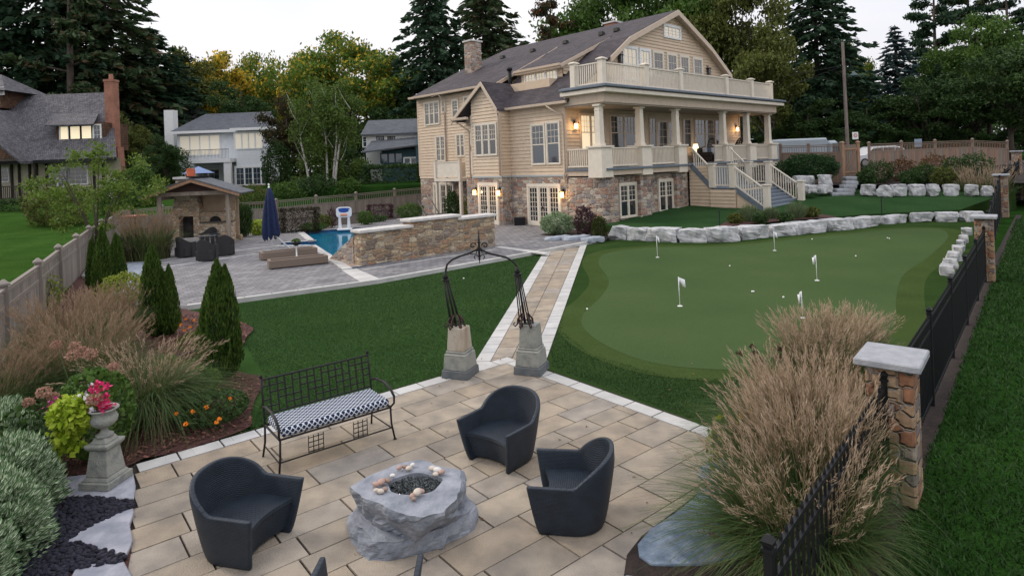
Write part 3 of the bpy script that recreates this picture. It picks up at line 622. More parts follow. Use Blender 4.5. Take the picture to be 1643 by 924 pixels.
def downpipe(path):
    mb = MB(); mb.tube(path, .045, 6); mb.build('downpipe', TAN, HR, smooth=True, uv=False)
downpipe([(-.4,3.3,6.3),(-.3,2.9,6.0),(-.1,2.55,5.8),(-.07,2.5,5.5),(-.07,2.5,2.9),(-.2,2.45,2.7),(-.08,2.45,2.4)])
downpipe([(.7,13.75,8.0),(.95,13.75,7.7),(1.12,13.75,7.5),(1.12,13.75,.2)])
downpipe([(-1.0,10.1,6.0),(-.6,9.9,5.7),(-.06,9.9,5.4),(-.06,9.9,2.7)])
downpipe([(-.82,6.6,6.2),(-.82,6.52,5.9),(-.82,6.52,2.8)])
# --- chimneys, vents
def chimney(name, x, y, sx, sy, z0, z1, m):
    mb = MB(); mb.cbox((x, y), sx, sy, z0, z1); c = mb.build(name, m, HR, bevel=.02)
    mb = MB(); mb.cbox((x, y), sx+.16, sy+.16, z1+.002, z1+.12); mb.build('chimney_cap', CAPST, c, bevel=.01)
chimney('chimney', 4.6, 14.8, .95, .75, 9.6, 11.9, HSTONE); chimney('chimney', 12.2, 8.2, 1.3, .9, 10.6, 12.9, BRICK)
for (x, y) in ((6.5,13.8),(6.6,10.9),(7.0,8.3),(7.2,5.5),(7.4,4.5),(3.9,4.9)):
    zz = 10.2+(x-5.1)*.431 if x > 5.1 else 9.4
    mb = MB(); mb.cbox((x, y), .34, .34, zz, zz+.22, 0, .26, .26); mb.build('roof_vent', FENCEB, HR, uv=False)
mb = MB(); mb.tube([(1.6,8.0,7.4),(1.6,8.0,8.9)], .12, 10); mb.tube([(1.6,8.0,8.85),(1.6,8.0,9.0)], .17, 10); mb.build('flue_pipe', FENCEB, HR, smooth=True, uv=False)
# --- windows of the side
window(HR, side, SU(4.72), SU(3.86), 3.35, 5.35, 1, 3, 3, gm=GLASSB); window(HR, side, SU(3.62), SU(2.82), 3.35, 5.4, 1, 3, 3, gm=GLASSB)
window(HR, bay, .35, 2.05, 3.95, 5.6, 3, 3, 3, tm=CREAM)
window(HR, side, SU(9.7), SU(9.4), 4.6, 5.6, 1, 1, 3); window(HR, side, SU(9.7), SU(9.4), 2.9, 4.1, 1, 1, 3)
FU = lambda y: 16.8-y
window(HR, far, FU(15.9), FU(14.4), 6.2, 7.6, 3, 2, 3); window(HR, far, FU(14.0), FU(13.75), 6.9, 7.6, 1, 1, 2)
window(HR, far, FU(14.75), FU(13.9), 3.75, 5.3, 2, 2, 3, lower=True)
window(HR, far, FU(12.9), FU(12.4), 6.35, 7.5, 1, 2, 3); window(HR, far, FU(11.7), FU(10.5), 6.6, 7.6, 2, 2, 3)
window(HR, far, FU(12.6), FU(11.9), 4.0, 5.3, 2, 2, 3)
window(HR, far, FU(15.2), FU(13.2), .0, 2.2, 3, 3, 5, name='door', door=True)
dm = Wall((2.0,7.4), (0,-1)); window(HR, dm, .35, 2.75, 7.98, 8.5, 3, 3, 2, sash=1, gm=GLASSR, tm=WHITE)
# --- doors of the stone base
def doorset(w, u0, u1, z1, n, cols=2, rows=6, name='french_door'):
    f = window(HR, w, u0, u1, .1, z1, n, cols, rows, name=name, door=True, ft=.13, out=.11)
    mb = MB(); w.box(mb, u0-.15, u1+.15, .09, .16, .0, .1); mb.build('threshold', DECKB, f)
    mb = MB(); c = (u0+u1)/2; w.box(mb, c-.09, c-.05, .08, .13, 1.0, 1.12); mb.build('handle', IRON, f)
doorset(side, SU(5.1), SU(2.95), 2.15, 3, 3, 7); doorset(bay, .55, 1.95, 2.25, 2, 3, 7)
# --- side balcony on the rear wing
mb = MB(); far.box(mb, FU(13.6), FU(11.0), .0, 1.2, 2.45, 2.62); mb.build('balcony_deck', CREAM, HR)
mb = MB()
for u in (FU(13.55), FU(11.1)): far.box(mb, u-.09, u+.09, 1.0, 1.18, 2.62, 3.75); far.box(mb, u-.12, u+.12, .97, 1.21, 3.751, 3.81)
far.box(mb, FU(13.45), FU(11.2), 1.07, 1.11, 2.7, 3.6); far.box(mb, FU(13.45), FU(11.2), 1.04, 1.14, 3.6, 3.66); far.box(mb, FU(11.12), FU(11.08), .0, 1.0, 2.7, 3.6)
mb.build('balcony_rail', CREAM, HR, uv=False)
mb = MB()
for u in (FU(13.5), FU(11.1)): far.box(mb, u-.08, u+.08, 1.0, 1.16, .0, 2.45)
mb.build('balcony_post', CREAM, HR, uv=False)
# --- front windows under the porch
WALLT = TAN
window(HR, front, 1.15, 2.7, 4.0, 5.78, 2, 3, 3, gm=SKYGLOW, tm=TAN); window(HR, front, 3.65, 6.05, 3.95, 5.8, 2, 4, 3, tm=TAN)
window(HR, front, 7.35, 7.95, 4.0, 5.75, 1, 2, 3, tm=TAN); window(HR, front, 11.0, 11.85, 4.0, 5.75, 1, 2, 3, tm=TAN); window(HR, front, 12.4, 16.2, 3.9, 5.78, 3, 3, 3, tm=TAN)
window(HR, front, 8.15, 10.3, 3.1, 5.6, 2, 2, 5, name='french_door', door=True, tm=TAN)
fb_ = Wall((0, .32), (1, 0)); window(HR, fb_, 1.5, 2.75, .58, 2.12, 2, 2, 3, tm=CREAM, ft=.12); window(HR, fb_, 4.95, 6.15, .6, 2.15, 2, 2, 3, tm=CREAM, ft=.12)
gab = Wall((0, 2.35), (1, 0))
for a, b in ((5.0,6.2),(6.6,7.5),(7.95,8.85),(9.45,10.35),(10.9,11.75),(12.45,13.4)):
    window(HR, gab, a, b, 7.9 if a < 6 or 10 < a < 11 else 8.3, 9.62, 1, 3, 4 if a < 6 else 3, sash=1, gm=GLASSR if a in (5.0, 6.6) else GLASS, tm=WHITE if a < 7 else CREAM, ft=.13)
window(HR, gab, 9.2, 10.9, 10.75, 11.35, 1, 4, 3, sash=1, gm=GLASSR, tm=WHITE, ft=.13)
# --- porch
mb = MB(); mb.box(-.1, 18.7, -.25, 2.38, 2.93, 3.04); mb.build('porch_floor', DECKB, HR, bevel=.01)
mb = MB(); mb.box(-.02, 18.6, -.12, 2.37, 2.68, 2.925); mb.build('porch_skirt', TAN, HR)
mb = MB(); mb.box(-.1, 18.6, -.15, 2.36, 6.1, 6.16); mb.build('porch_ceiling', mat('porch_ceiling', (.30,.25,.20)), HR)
mb = MB(); mb.box(-.15, 18.65, -.2, .25, 6.17, 6.62); mb.box(-.15, .15, .252, 2.3, 6.17, 6.62); mb.box(18.35, 18.65, .252, 2.3, 6.17, 6.62); mb.build('porch_beam', TAN, HR, bevel=.01)
mb = MB(); mb.box(-.45, 19.1, -.55, 2.3, 6.62, 6.80); mb.box(-.35, 19.0, -.45, 2.3, 6.801, 6.86); mb.build('porch_cornice', CREAM, HR, bevel=.015)
mb = MB(); mb.box(-.55, 19.2, -.65, 2.3, 6.865, 6.98); mb.box(-.35, 19.0, -.42, 2.3, 6.981, 7.03); mb.build('balcony_floor', DECKB, HR, bevel=.015)
COLX = [0.0, 3.3, 6.7, 12.0, 15.1, 18.2]
for x in COLX:
    mb = MB(); mb.cbox((x+.0, .25), .86, .86, 2.62, 4.02, 0, .82, .82); mb.cbox((x, .25), .98, .98, 4.021, 4.11); mb.cbox((x, .25), .9, .9, 2.6, 2.62); mb.build('pedestal', CREAM, HR, bevel=.015)
    mb = MB(); mb.cbox((x, .25), .35, .35, 4.112, 6.0, 0, .29, .29); mb.cbox((x, .25), .42, .42, 4.113, 4.22); mb.cbox((x, .25), .44, .44, 6.001, 6.09); mb.cbox((x, .25), .34, .34, 5.8, 5.84); mb.build('column', CREAM, HR, bevel=.01)
def balustrade(parent, p, q, z0, z1, m=None, sp=.125, name='balustrade', zq0=None, zq1=None, solid=False):
    """rail between two posts; zq gives the heights at q for a raking rail"""
    m = m or CREAM; p = Vector(p); q = Vector(q); zq0 = z0 if zq0 is None else zq0; zq1 = z1 if zq1 is None else zq1; mb = MB()
    mb.bar((p.x,p.y,z1-.03), (q.x,q.y,zq1-.03), .10, .06); mb.bar((p.x,p.y,z0+.08), (q.x,q.y,zq0+.08), .06, .07)
    n = max(2, int((q-p).length/sp))
    for i in range(1, n):
        t = i/n; c = p.lerp(q, t); a = z0+(zq0-z0)*t; b = z1+(zq1-z1)*t; mb.cbox((c.x, c.y), .045, .045, a+.1, b-.05)
    return mb.build(name, m, parent, uv=False)
for a, b in ((.45,2.85),(3.75,6.25),(12.45,14.65),(15.55,17.75)): balustrade(HR, (a,.1), (b,.1), 3.06, 4.02)
balustrade(HR, (.0,.7), (.0,2.3), 3.06, 4.02); balustrade(HR, (18.2,.7), (18.2,2.3), 3.06, 4.02); balustrade(HR, (10.6,.1), (11.55,.1), 3.06, 4.02)
BPX = [.05, 3.6, 6.9, 12.05, 15.4, 18.2]
for x, y in [(x, .0) for x in BPX]+[(.05, 1.75), (18.2, 1.75)]:
    mb = MB(); mb.cbox((x, y), .3, .3, 7.03, 8.2); mb.cbox((x, y), .42, .42, 8.2, 8.27); mb.cbox((x, y), .36, .36, 8.271, 8.32, 0, .2, .2); mb.build('balcony_post', CREAM, HR, bevel=.012)
for a, b in zip(BPX[:-1], BPX[1:]):
    n = 2 if b-a > 4 else 1
    balustrade(HR, (a+.15,0), (b-.15,0), 7.05, 8.12, sp=.13)
balustrade(HR, (.05,.15), (.05,1.6), 7.05, 8.12, sp=.13); balustrade(HR, (18.2,.15), (18.2,1.6), 7.05, 8.12, sp=.13)
# --- steps: porch floor -> landing -> lawn
SL, SR = 7.55, 11.85
mb = MB(); n = 7
for i in range(n): mb.box(SL, SR, -.25-(i+1)*.16, -.25-i*.16+.02, 1.4, 3.0-(i+1)*(1.3/(n+1)))
mb.box(SL-.1, SR+.1, -2.75, -1.3, 1.62, 1.70)
n = 6
for i in range(n): mb.box(SL, SR, -2.75-(i+1)*.27, -2.75-i*.27+.02, .3, 1.68-(i+1)*(1.1/(n+1)))
mb.build('steps', DECKB, HR, bevel=.012)
mb = MB(); clap(mb, (SL-.02,-.02), (SL-.02,-1.3), .3, 2.9, None); clap(mb, (SL-.12,-1.3), (SL-.12,-2.75), .3, 1.6); clap(mb, (SL-.12,-2.75), (SR,-2.75), .3, 1.6); clap(mb, (SL-.02,-1.3), (SL-.12,-1.3), .3, 1.6)
mb.box(SL-.01, SL+.2, -1.35, -.05, .3, 2.0); mb.box(SL-.1, SR+.1, -2.74, -1.31, .3, 1.6)
mb.add([(SL-.02,-2.75,.3),(SL-.02,-4.3,.3),(SL-.02,-4.3,.6),(SL-.02,-2.75,1.6)], [(0,1,2,3)])
mb.build('step_siding', SIDING, HR, uv=False)
for x in (SL, SR):
    for (y, z0, z1) in ((-1.38,1.7,2.95),(-2.55,1.7,2.93),(-4.35,.45,1.82)):
        mb = MB(); mb.cbox((x, y), .3, .3, z0, z1); mb.cbox((x, y), .4, .4, z1+.001, z1+.07); mb.build('newel_post', CREAM, HR, bevel=.012)
    balustrade(HR, (x,-.18), (x,-1.25), 2.9, 3.95, zq0=1.85, zq1=2.85); balustrade(HR, (x,-1.53), (x,-2.4), 1.75, 2.85); balustrade(HR, (x,-2.7), (x,-4.2), 1.75, 2.8, zq0=.65, zq1=1.72)
    mb = MB(); mb.bar((x-.06 if x == SL else x+.06,-.2,2.9), (x-.06 if x == SL else x+.06,-1.3,1.75), .05, .25); mb.build('stringer', DECKB, HR); mb = MB(); mb.bar((x-.06 if x == SL else x+.06,-2.75,1.6), (x-.06 if x == SL else x+.06,-4.3,.5), .05, .25); mb.build('stringer', DECKB, HR)
# --- wall lanterns (lit)
def lantern(parent, w, u, z, lit=True, s=1.0):
    mb = MB(); w.box(mb, u-.05, u+.05, .0, .04, z-.02, z+.3*s); w.box(mb, u-.02, u+.02, .04, .16, z+.22*s, z+.25*s); w.box(mb, u-.11*s, u+.11*s, .05, .27, z+.14*s, z+.18*s); w.box(mb, u-.08*s, u+.08*s, .08, .24, z-.17*s, z-.15*s)
    for a in (-.08, .065):
        for b in (.08, .225): w.box(mb, u+a*s, u+(a+.015)*s, b, b+.015, z-.15*s, z+.14*s)
    l = mb.build('wall_lantern', IRON, parent, uv=False)
    mb = MB(); w.box(mb, u-.06*s, u+.06*s, .095, .225, z-.14*s, z+.13*s); mb.build('lantern_glow', LAMP if lit else GLASS, l, uv=False)
    if lit:
        ld = bpy.data.lights.new('lantern_light', 'POINT'); ld.energy = 14; ld.color = (1, .6, .28); ld.shadow_soft_size = .08
        lo = bpy.data.objects.new('lantern_light', ld); COL.objects.link(lo); lo.parent = l; lo.location = w.P(u, .42, z)
lantern(HR, side, SU(2.66), 1.75); lantern(HR, bay, .2, 1.85); lantern(HR, bay, 2.2, 1.85); lantern(HR, front, .65, 5.2); lantern(HR, front, 17.9, 5.2)
lantern(HR, gab, 4.55, 8.95, False, 1.3); lantern(HR, gab, 14.15, 8.95, False, 1.3)
# --- things on the porch
M_h = Vector((HX_ := math.cos(A43), math.sin(A43), 0)); HY = Vector((-math.sin(A43), math.cos(A43), 0)); HO = Vector((4.397, 29.6, 0))
def HW(x, y, z): return HO+M_h*x+HY*y+Vector((0, 0, z))
DWICK = mat('dark_wicker', (.055,.035,.026), (.035,.022,.018), 40, .7, .5, 120)
CUSHB = mat('slate_cushion', (.10,.13,.17)); CUSHP = mat('pale_cushion', (.5,.52,.55))
t = thing('wicker_sofa', 'dark brown wicker sofa with blue cushions on the porch', 'sofa', HW(12.6, 1.2, 3.04), A43)
mb = MB(); mb.box(-1.1,1.1,-.4,.42,.04,.36); mb.box(-1.1,-.9,-.4,.42,.36,.62); mb.box(.9,1.1,-.4,.42,.36,.62); mb.build('frame', DWICK, t, bevel=.04)
mb = MB(); mb.box(-1.1,1.1,.44,.6,.04,.88); mb.build('backrest', DWICK, t, bevel=.05)
for i in range(2): mb = MB(); mb.box(-.88+i*.89,-.01+i*.89,-.36,.42,.362,.5); mb.build('seat_cushion', CUSHB, t, bevel=.04)
for x, m in ((-.6,CUSHP),(-.1,CUSHB),(.35,CUSHP),(.7,CUSHB)): mb = MB(); mb.cbox((x,.3),.42,.16,.5,.9); mb.build('pillow', m, t, bevel=.06)
t = thing('table_lamp', 'small table lamp glowing behind the porch sofa', 'lamp', HW(11.6, 1.9, 3.04), A43)
mb = MB(); mb.lathe([(.25,0),(.25,.03),(.04,.05),(.04,.55),(.3,.56),(.3,.6)], n=12); mb.build('stand', DWICK, t)
mb = MB(); mb.lathe([(.05,.6),(.1,.7),(.05,.85)], n=12); mb.lathe([(.19,.86),(.13,1.15)], n=16); mb.build('lamp_shade', LAMPG, t)
t = thing('egg_chair', 'hanging round wicker chair at the far end of the porch', 'chair', HW(16.6, 1.3, 3.04), A43)
mb = MB()
for k in range(11): a = PI*k/10; mb.tube([(.62*math.cos(a)*math.cos(b_), .5*math.sin(b_)-.1, .95+.62*math.sin(a)*math.cos(b_)) for b_ in [x*.15 for x in range(0, 10)]], .02, 5)
mb.tube([(.65*math.cos(a*.314), -.1, .95+.65*math.sin(a*.314)) for a in range(21)], .035, 6); mb.build('basket', DWICK, t, uv=False)
mb = MB(); mb.lathe([(.05,.4),(.45,.45),(.5,.55),(.05,.6)], n=14); mb.build('cushion', CUSHB, t)
mb = MB(); mb.tube([(0,.2,1.6),(0,.2,3.05)], .015, 5); mb.build('chain', IRON, t)
mb = MB(); mb.cbox((0,0),.55,.4,0,.42,0,.6,.45); tag(mb.build('planter_box', FENCEB, loc=HW(-.35, 5.6, .1), bevel=.02), 'black planter box by the stone wall between the french doors', 'planter')
# ================================================================ neighbours' houses (axes parallel to the world)
def hs(px, py, y): d = D(px, py, y); return d.x, d.z
# ---- dark shingle house, front plane at y=53
Y = 53.0
R1 = thing('shingle_house', 'dark brown shingled house with big grey roof and brick chimney', 'house', (-40, Y, 1.4))
B = Vector((-40, Y, 1.4))
def L1(px, py, dy=0): d = D(px, py, Y+dy)-B; return d.x, d.z
def gwall(parent, name, x0, x1, y0, y1, z0, z1, m): mb = MB(); mb.box(x0,x1,y0,y1,z0,z1); return mb.build(name, m, parent)
xl = -14; xr = L1(196,300)[0]; ze = L1(100,256)[1]; zr = L1(100,150,6)[1]
X1 = lambda px, y: L1(px, 250, y)[0]
mb = MB(); mb.prism([(xl,1.2),(X1(193,1.2),1.2),(X1(190,12),12),(xl,12)], -.5, ze); mb.build('wall', mat('cream_stucco', (.50,.46,.36), (.42,.38,.30), 4), R1)
mb = MB()
xr2 = L1(172,150,6)[0]
slab4(mb, (xl,-.9,ze), (xr+.2,-.9,ze), (xr2,6.5,zr), (xl,6.5,zr), .2); slab4(mb, (xl,13,ze), (xl,6.5,zr), (xr2,6.5,zr), (X1(190,13),13,ze), .2)
mb.poly([(xr+.1,-.8,ze-.1),(X1(190,13),13,ze-.1),(xr2,6.5,zr-.1)]); mb.build('roof', SLATE, R1)
mb = MB(); mb.box(xl, xr+.2, -.98, -.9, ze-.28, ze-.02); mb.build('eave_board', FENCEB, R1)
slope = (zr-ze)/7.4
def roofz(y): return ze+(y+.9)*slope
a = L1(80,233); b = L1(147,198); dy = 1.2
mb = MB(); mb.box(a[0]-.3, b[0]+.3, dy, 4.5, a[1]-.5, b[1]+.15); dr = mb.build('dormer', CEDWALL, R1)
mb = MB(); slab4(mb, (L1(72,200,.6)[0],.6,L1(72,201,.6)[1]), (L1(150,199,.6)[0],.6,L1(150,199,.6)[1]), (L1(160,178,4.8)[0],4.8,L1(160,178,4.8)[1]), (L1(86,179,4.8)[0],4.8,L1(86,179,4.8)[1]), .12); mb.build('dormer_roof', SLATE, dr)
wd = Wall((a[0], dy), (1, 0)); Wd = b[0]-a[0]
window(R1, wd, .1, Wd*.22, a[1], b[1]-.1, 1, 1, 1, sash=1, gm=SKYGLOW, tm=WHITE); window(R1, wd, Wd*.26, Wd*.78, a[1], b[1]-.1, 2, 1, 1, sash=1, gm=SKYGLOW, tm=FENCEB); window(R1, wd, Wd*.83, Wd*.99, a[1], b[1]-.1, 1, 2, 4, sash=1, tm=WHITE)
# gable wing at the far left with shake wall
g0 = L1(55,232); gt = L1(-40,150,-1)
mb = MB(); xw = g0[0]; mb.poly([(xl,-2.0,ze-.4),(xw,-2.0,ze+.2),(xw-5,-2.0,ze+4.4),(xl,-2,ze+4.4)]); mb.poly([(xl,-1.9,ze-.4),(xw,-1.9,ze+.2),(xw-5,-1.9,ze+4.4),(xl,-1.9,ze+4.4)]); mb.build('gable_wall', CEDWALL, R1)
mb = MB(); slab4(mb, (xw+.6,-2.3,ze-.1), (xw+.6,3,ze-.1), (xw-5,4.5,ze+4.7), (xw-5,-2.3,ze+4.7), .2); mb.build('gable_roof', SLATE, R1)
wg = Wall((0, -2.0), (1, 0)); p = L1(1,231); q = L1(10,205); window(R1, wg, p[0], q[0], p[1], q[1], 1, 2, 4, sash=1, tm=WHITE)
# small turret
c = L1(2,150,5)
mb = MB(); mb.box(c[0]-3, L1(21,150,5)[0], 3.6, 8, c[1]-1.5, c[1]); mb.build('turret', CEDWALL, R1)
mb = MB(); xx = L1(36,146,5)[0]; mb.add([(c[0]-4,3.0,c[1]+.0),(xx,3.0,c[1]),(xx,8.6,c[1]),(c[0]-4,8.6,c[1]),(L1(2,120,6)[0],6,L1(2,120,6)[1])], [(0,1,4),(1,2,4),(2,3,4),(3,0,4),(3,2,1,0)]); mb.build('turret_roof', SLATE, R1)
wt = Wall((0, 3.6), (1, 0)); window(R1, wt, L1(1,155,4)[0], L1(12,155,4)[0], L1(1,153,4)[1], L1(1,143,4)[1], 1, 3, 2, sash=1, tm=WHITE)
# brick chimney at the right end, widening down
x0 = L1(170,140,2.6)[0]; x1 = L1(182,140,2.6)[0]; zt = L1(178,132,2.6)[1]
mb = MB(); mb.cbox(((x0+x1)/2+.3, 2.6), 1.3, 1.0, -.3, ze+1.0, 0, .95, .9); mb.cbox(((x0+x1)/2+.15, 2.6), .8, .8, ze+1.0, zt); mb.cbox(((x0+x1)/2+.15, 2.6), .9, .9, zt, zt+.2); ch = mb.build('chimney', BRICK, R1)
mb = MB(); mb.lathe([(.2,zt+.2),(.16,zt+.7)], ((x0+x1)/2+.15, 2.6, 0), 8); mb.build('chimney_pot', BRICK, ch)
w1 = Wall((0, 1.2), (1, 0))
for (pa, pb, c_, r_) in (((0,292),(14,270),3,4),((76,300),(110,270),4,3),((112,296),(140,268),3,4)):
    p = L1(*pa, 1.2); q = L1(*pb, 1.2); window(R1, w1, p[0], q[0], p[1], q[1], 1 if c_ < 4 else 2, c_, r_, sash=1, tm=WHITE)
DT = mat('dark_timber', (.03,.022,.018))
for px in (18, 30, 47, 58, 74, 150, 165): mb = MB(); x = L1(px,270,1.1)[0]; mb.box(x-.09, x+.09, 1.08, 1.19, -.3, ze); mb.build('timber_post', DT, R1)
mb = MB(); z = L1(0,300,-.8)[1]; x9 = L1(60,300)[0]; mb.bar((xl,-.8,z), (x9,-.8,z), .1, .08); mb.bar((xl,-.8,z-1), (x9,-.8,z-1), .1, .08)
x = xl
while x < x9: mb.bar((x,-.8,z-1), (x,-.8,z), .04); x += .16
for px in (0, 57): x = L1(px,300,-.8)[0]; mb.box(x-.08,x+.08,-.88,-.72,-.3,ze-.1)
mb.build('verandah_rail', mat('dark_timber', (.03,.022,.018)), R1, uv=False)
# ---- white house, front plane at y=72
Y = 72.0; B2 = Vector((-34, Y, 1.5)); R2 = thing('white_house', 'white two-storey house with balcony, tall windows and grey hipped roof', 'house', B2)
def L2(px, py, dy=0): d = D(px, py, Y+dy)-B2; return d.x, d.z
WSID = mat('white_siding', (.66,.70,.73), (.72,.75,.78), 3)
xa, xb, xc, xd = L2(258,0)[0], L2(367,0)[0], L2(370,0)[0], L2(438,0)[0]
zE = L2(0,208)[1]+.0; zR = L2(0,187,4)[1]
zE = L2(330,208)[1]
X2 = lambda px, y: L2(px, 250, y)[0]
gwall(R2, 'wall', xa, xb, 2.4, 7, -1, zE, WSID)
mb = MB(); clap(mb, (xc, 0), (xd, 0), -1, zE, None, .2, .02); mb.prism([(xc,.01),(xd,.01),(X2(436,8),8),(xc,8)], -1, zE); mb.build('wall', WSID, R2)
mb = MB(); slab4(mb, (xa-.4,1.6,zE), (xb+2,1.6,zE), (xb+2,6.5,zE+2.4), (xa+1.5,6.5,zE+2.4), .2)
c = ((xc+xd)/2, 4.5, L2(402,183,4)[1]); mb.add([(xc-.4,-.5,zE),(xd+.5,-.5,zE),(X2(440,9),9,zE),(xc-.4,9,zE),c], [(0,1,4),(1,2,4),(2,3,4),(3,0,4),(3,2,1,0)]); mb.build('roof', BSHINGLE, R2)
mb = MB(); mb.box(xa-.4, xb+.3, 1.5, 1.6, zE-.3, zE); mb.box(xc-.4, xd+.5, -.6, -.5, zE-.3, zE); mb.build('fascia', WHITE, R2)
mb = MB(); xx = L2(260,0,3)[0]; mb.cbox((xx, 4), 1.1, 1.1, zE-2, L2(260,178,4)[1]); ch = mb.build('chimney', WHITE, R2)
wv = Wall((0, 0), (1, 0)); wr = Wall((0, 2.4), (1, 0))
p, q = L2(378,239), L2(420,213); window(R2, wv, p[0], q[0], p[1], q[1], 4, 1, 1, sash=1, tm=WHITE, gm=SUNSETGLOW, ft=.15)
p, q = L2(380,297), L2(432,268); window(R2, wv, p[0], q[0], p[1], q[1], 4, 2, 3, sash=1, tm=WHITE, gm=GLASSB, ft=.2)
p, q = L2(290,250,2.4), L2(352,217,2.4); window(R2, wr, p[0], q[0], p[1], q[1], 4, 1, 1, sash=1, tm=WHITE, gm=SUNSETGLOW, ft=.15)
p, q = L2(318,296,2.4), L2(352,272,2.4); window(R2, wr, p[0], q[0], p[1], q[1], 2, 2, 3, sash=1, tm=WHITE, gm=GLASSB, ft=.15)
zb = L2(0,262)[1]; zb = L2(330,262)[1]
mb = MB(); mb.box(L2(284,0)[0], xb, -1.2, 2.4, zb, zb+.45); mb.box(L2(356,0)[0], xb, -1.1, -.7, -1, zb); mb.build('balcony_deck', WHITE, R2)
mb = MB(); xs = L2(290,0)[0]; mb.bar((xs,-1,zb+1.5),(xb-.2,-1,zb+1.5),.06)
x = xs
while x < xb-.2: mb.bar((x,-1,zb+.45),(x,-1,zb+1.5),.025); x += .16
mb.build('balcony_rail', FENCEB, R2, uv=False)
gwall(R2, 'lower_terrace', xa, xd+1.5, -1.6, -1.3, -2, L2(0,0)[1]*0+.5, HSTONE)
def parasol(name, label, px, py, y, wpx, m, h=2.4, group=None):
    b = D(px, py, y); w = wpx*y/FPX/2; t = thing(name, label, 'umbrella', (b.x, b.y, b.z-h), 0, group)
    mb = MB(); n = 8; V = [(0,0,h)]+[(w*math.cos(2*PI*k/n), w*math.sin(2*PI*k/n), h-.45*w) for k in range(n)]
    mb.add(V, [(0,k+1,(k+1)%n+1) for k in range(n)]); mb.build('canopy', m, t)
    mb = MB(); mb.tube([(0,0,0),(0,0,h)], .03, 6); mb.build('pole', WHITE, t)
parasol('patio_umbrella', 'open blue umbrella on the white house terrace behind the pavilion', 318, 267, 68, 50, mat('blue_canvas', (.24,.33,.55)), 3)
# ---- teal and white house, right
Y = 70.0; B3 = Vector((-12, Y, 1.5)); R3 = thing('teal_house', 'white and dark teal house with gabled grey roof behind the hedge', 'house', B3)
def L3(px, py, dy=0): d = D(px, py, Y+dy)-B3; return d.x, d.z
TEAL = mat('teal_siding', (.025,.065,.080), (.035,.08,.10), 3)
e = L3(590,213)[1]; rz = L3(600,194,3)[1]
mb = MB(); x0 = L3(578,0)[0]; x1 = L3(676,0)[0]
mb.xprism([(0,-1),(7,-1),(7,e),(3.5,rz),(0,e)], x0, x1, 'x'); mb.build('wall', WHITE, R3)
mb = MB(); slab4(mb, (x0-.4,-.5,e-.2), (x1+1,-.5,e-.2), (x1+1,3.5,rz+.1), (x0-.4,3.5,rz+.1), .15); slab4(mb, (x0-.4,7.5,e-.2), (x0-.4,3.5,rz+.1), (x1+1,3.5,rz+.1), (x1+1,7.5,e-.2), .15); mb.build('roof', BSHINGLE, R3)
w3 = Wall((0, 0), (1, 0))
for a, b in (((603,226),(617,218)),((621,226),(635,218))): p, q = L3(*a), L3(*b); window(R3, w3, p[0], q[0], p[1], q[1], 1, 4, 2, sash=1, tm=WHITE)
p, q = L3(583,236), L3(588,220); window(R3, w3, p[0], q[0], p[1], q[1], 1, 1, 2, tm=WHITE, gm=GLASSB); p, q = L3(579,272), L3(584,254); window(R3, w3, p[0], q[0], p[1], q[1], 1, 1, 2, tm=WHITE, gm=GLASSB)
xa = L3(590,0,-3)[0]; xb = L3(684,0,-3)[0]; z0 = L3(600,242,-4)[1]
mb = MB(); mb.box(xa+1, xb+2, -3.6, -.02, -1, z0); mb.build('verandah_wall', TEAL, R3)
mb = MB(); slab4(mb, (xa-.8,-4.6,z0-.1), (xb+3,-4.6,z0+.9), (xb+3,-.1,z0+1.7), (xa-.8,-.1,z0+1.2), .15); mb.build('verandah_roof', BSHINGLE, R3)
mb = MB(); mb.xprism([(-4.5,-1),(4,-1),(4,L3(670,228)[1]),(0,L3(676,184)[1]),(-4.5,L3(660,236)[1])], L3(668,0)[0], L3(668,0)[0]+5, 'x'); mb.build('gable_wing', TEAL, R3)
w4 = Wall((0, -3.6), (1, 0)); p, q = L3(612,262,-3.6), L3(645,246,-3.6); window(R3, w4, p[0], q[0], p[1], q[1], 3, 1, 1, sash=1, tm=TEAL, gm=GLASSB)
p, q = L3(649,263,-3.6), L3(679,253,-3.6); window(R3, w4, p[0], q[0], p[1], q[1], 3, 1, 1, sash=1, tm=WHITE, gm=GLASSB)
mb = MB()
p = L3(583,296,-6); q = L3(583,272,-3)
for i in range(7): mb.box(L3(553,0,-6)[0]+i*.12, L3(585,0,-6)[0], -9+i*.6, -2.5, -1.5, -.9+i*.28)
mb.build('entrance_steps', mat('grey_steps', (.22,.22,.23)), R3)
mb = MB(); mb.bar((L3(553,0,-6)[0],-9,.1),(L3(572,0,-6)[0],-4.5,1.9),.06); 
for i in range(10): t = i/9; x = L3(553,0,-6)[0]*(1-t)+L3(572,0,-6)[0]*t; mb.bar((x,-9+4.5*t,-1+1.8*t),(x,-9+4.5*t,.1+1.8*t),.03)
mb.build('stair_rail', TEAL, R3, uv=False)
# dim grey house between trees
Y = 85.0; mb = MB(); a = D(222,235,Y); b = D(262,198,Y); t = thing('grey_house', 'dim grey house glimpsed between the brick chimney and the white house', 'house', (a.x, Y, 1.5))
mb.box(0, b.x-a.x+2, 0, 8, -1, b.z-1.5-1); mb.build('wall', mat('grey_wall', (.10,.10,.11)), t); mb = MB(); mb.xprism([(-.5,b.z-2.6),(8.5,b.z-2.6),(4,b.z+.6)], -1, b.x-a.x+3, 'x'); mb.build('roof', SHINGLE, t)
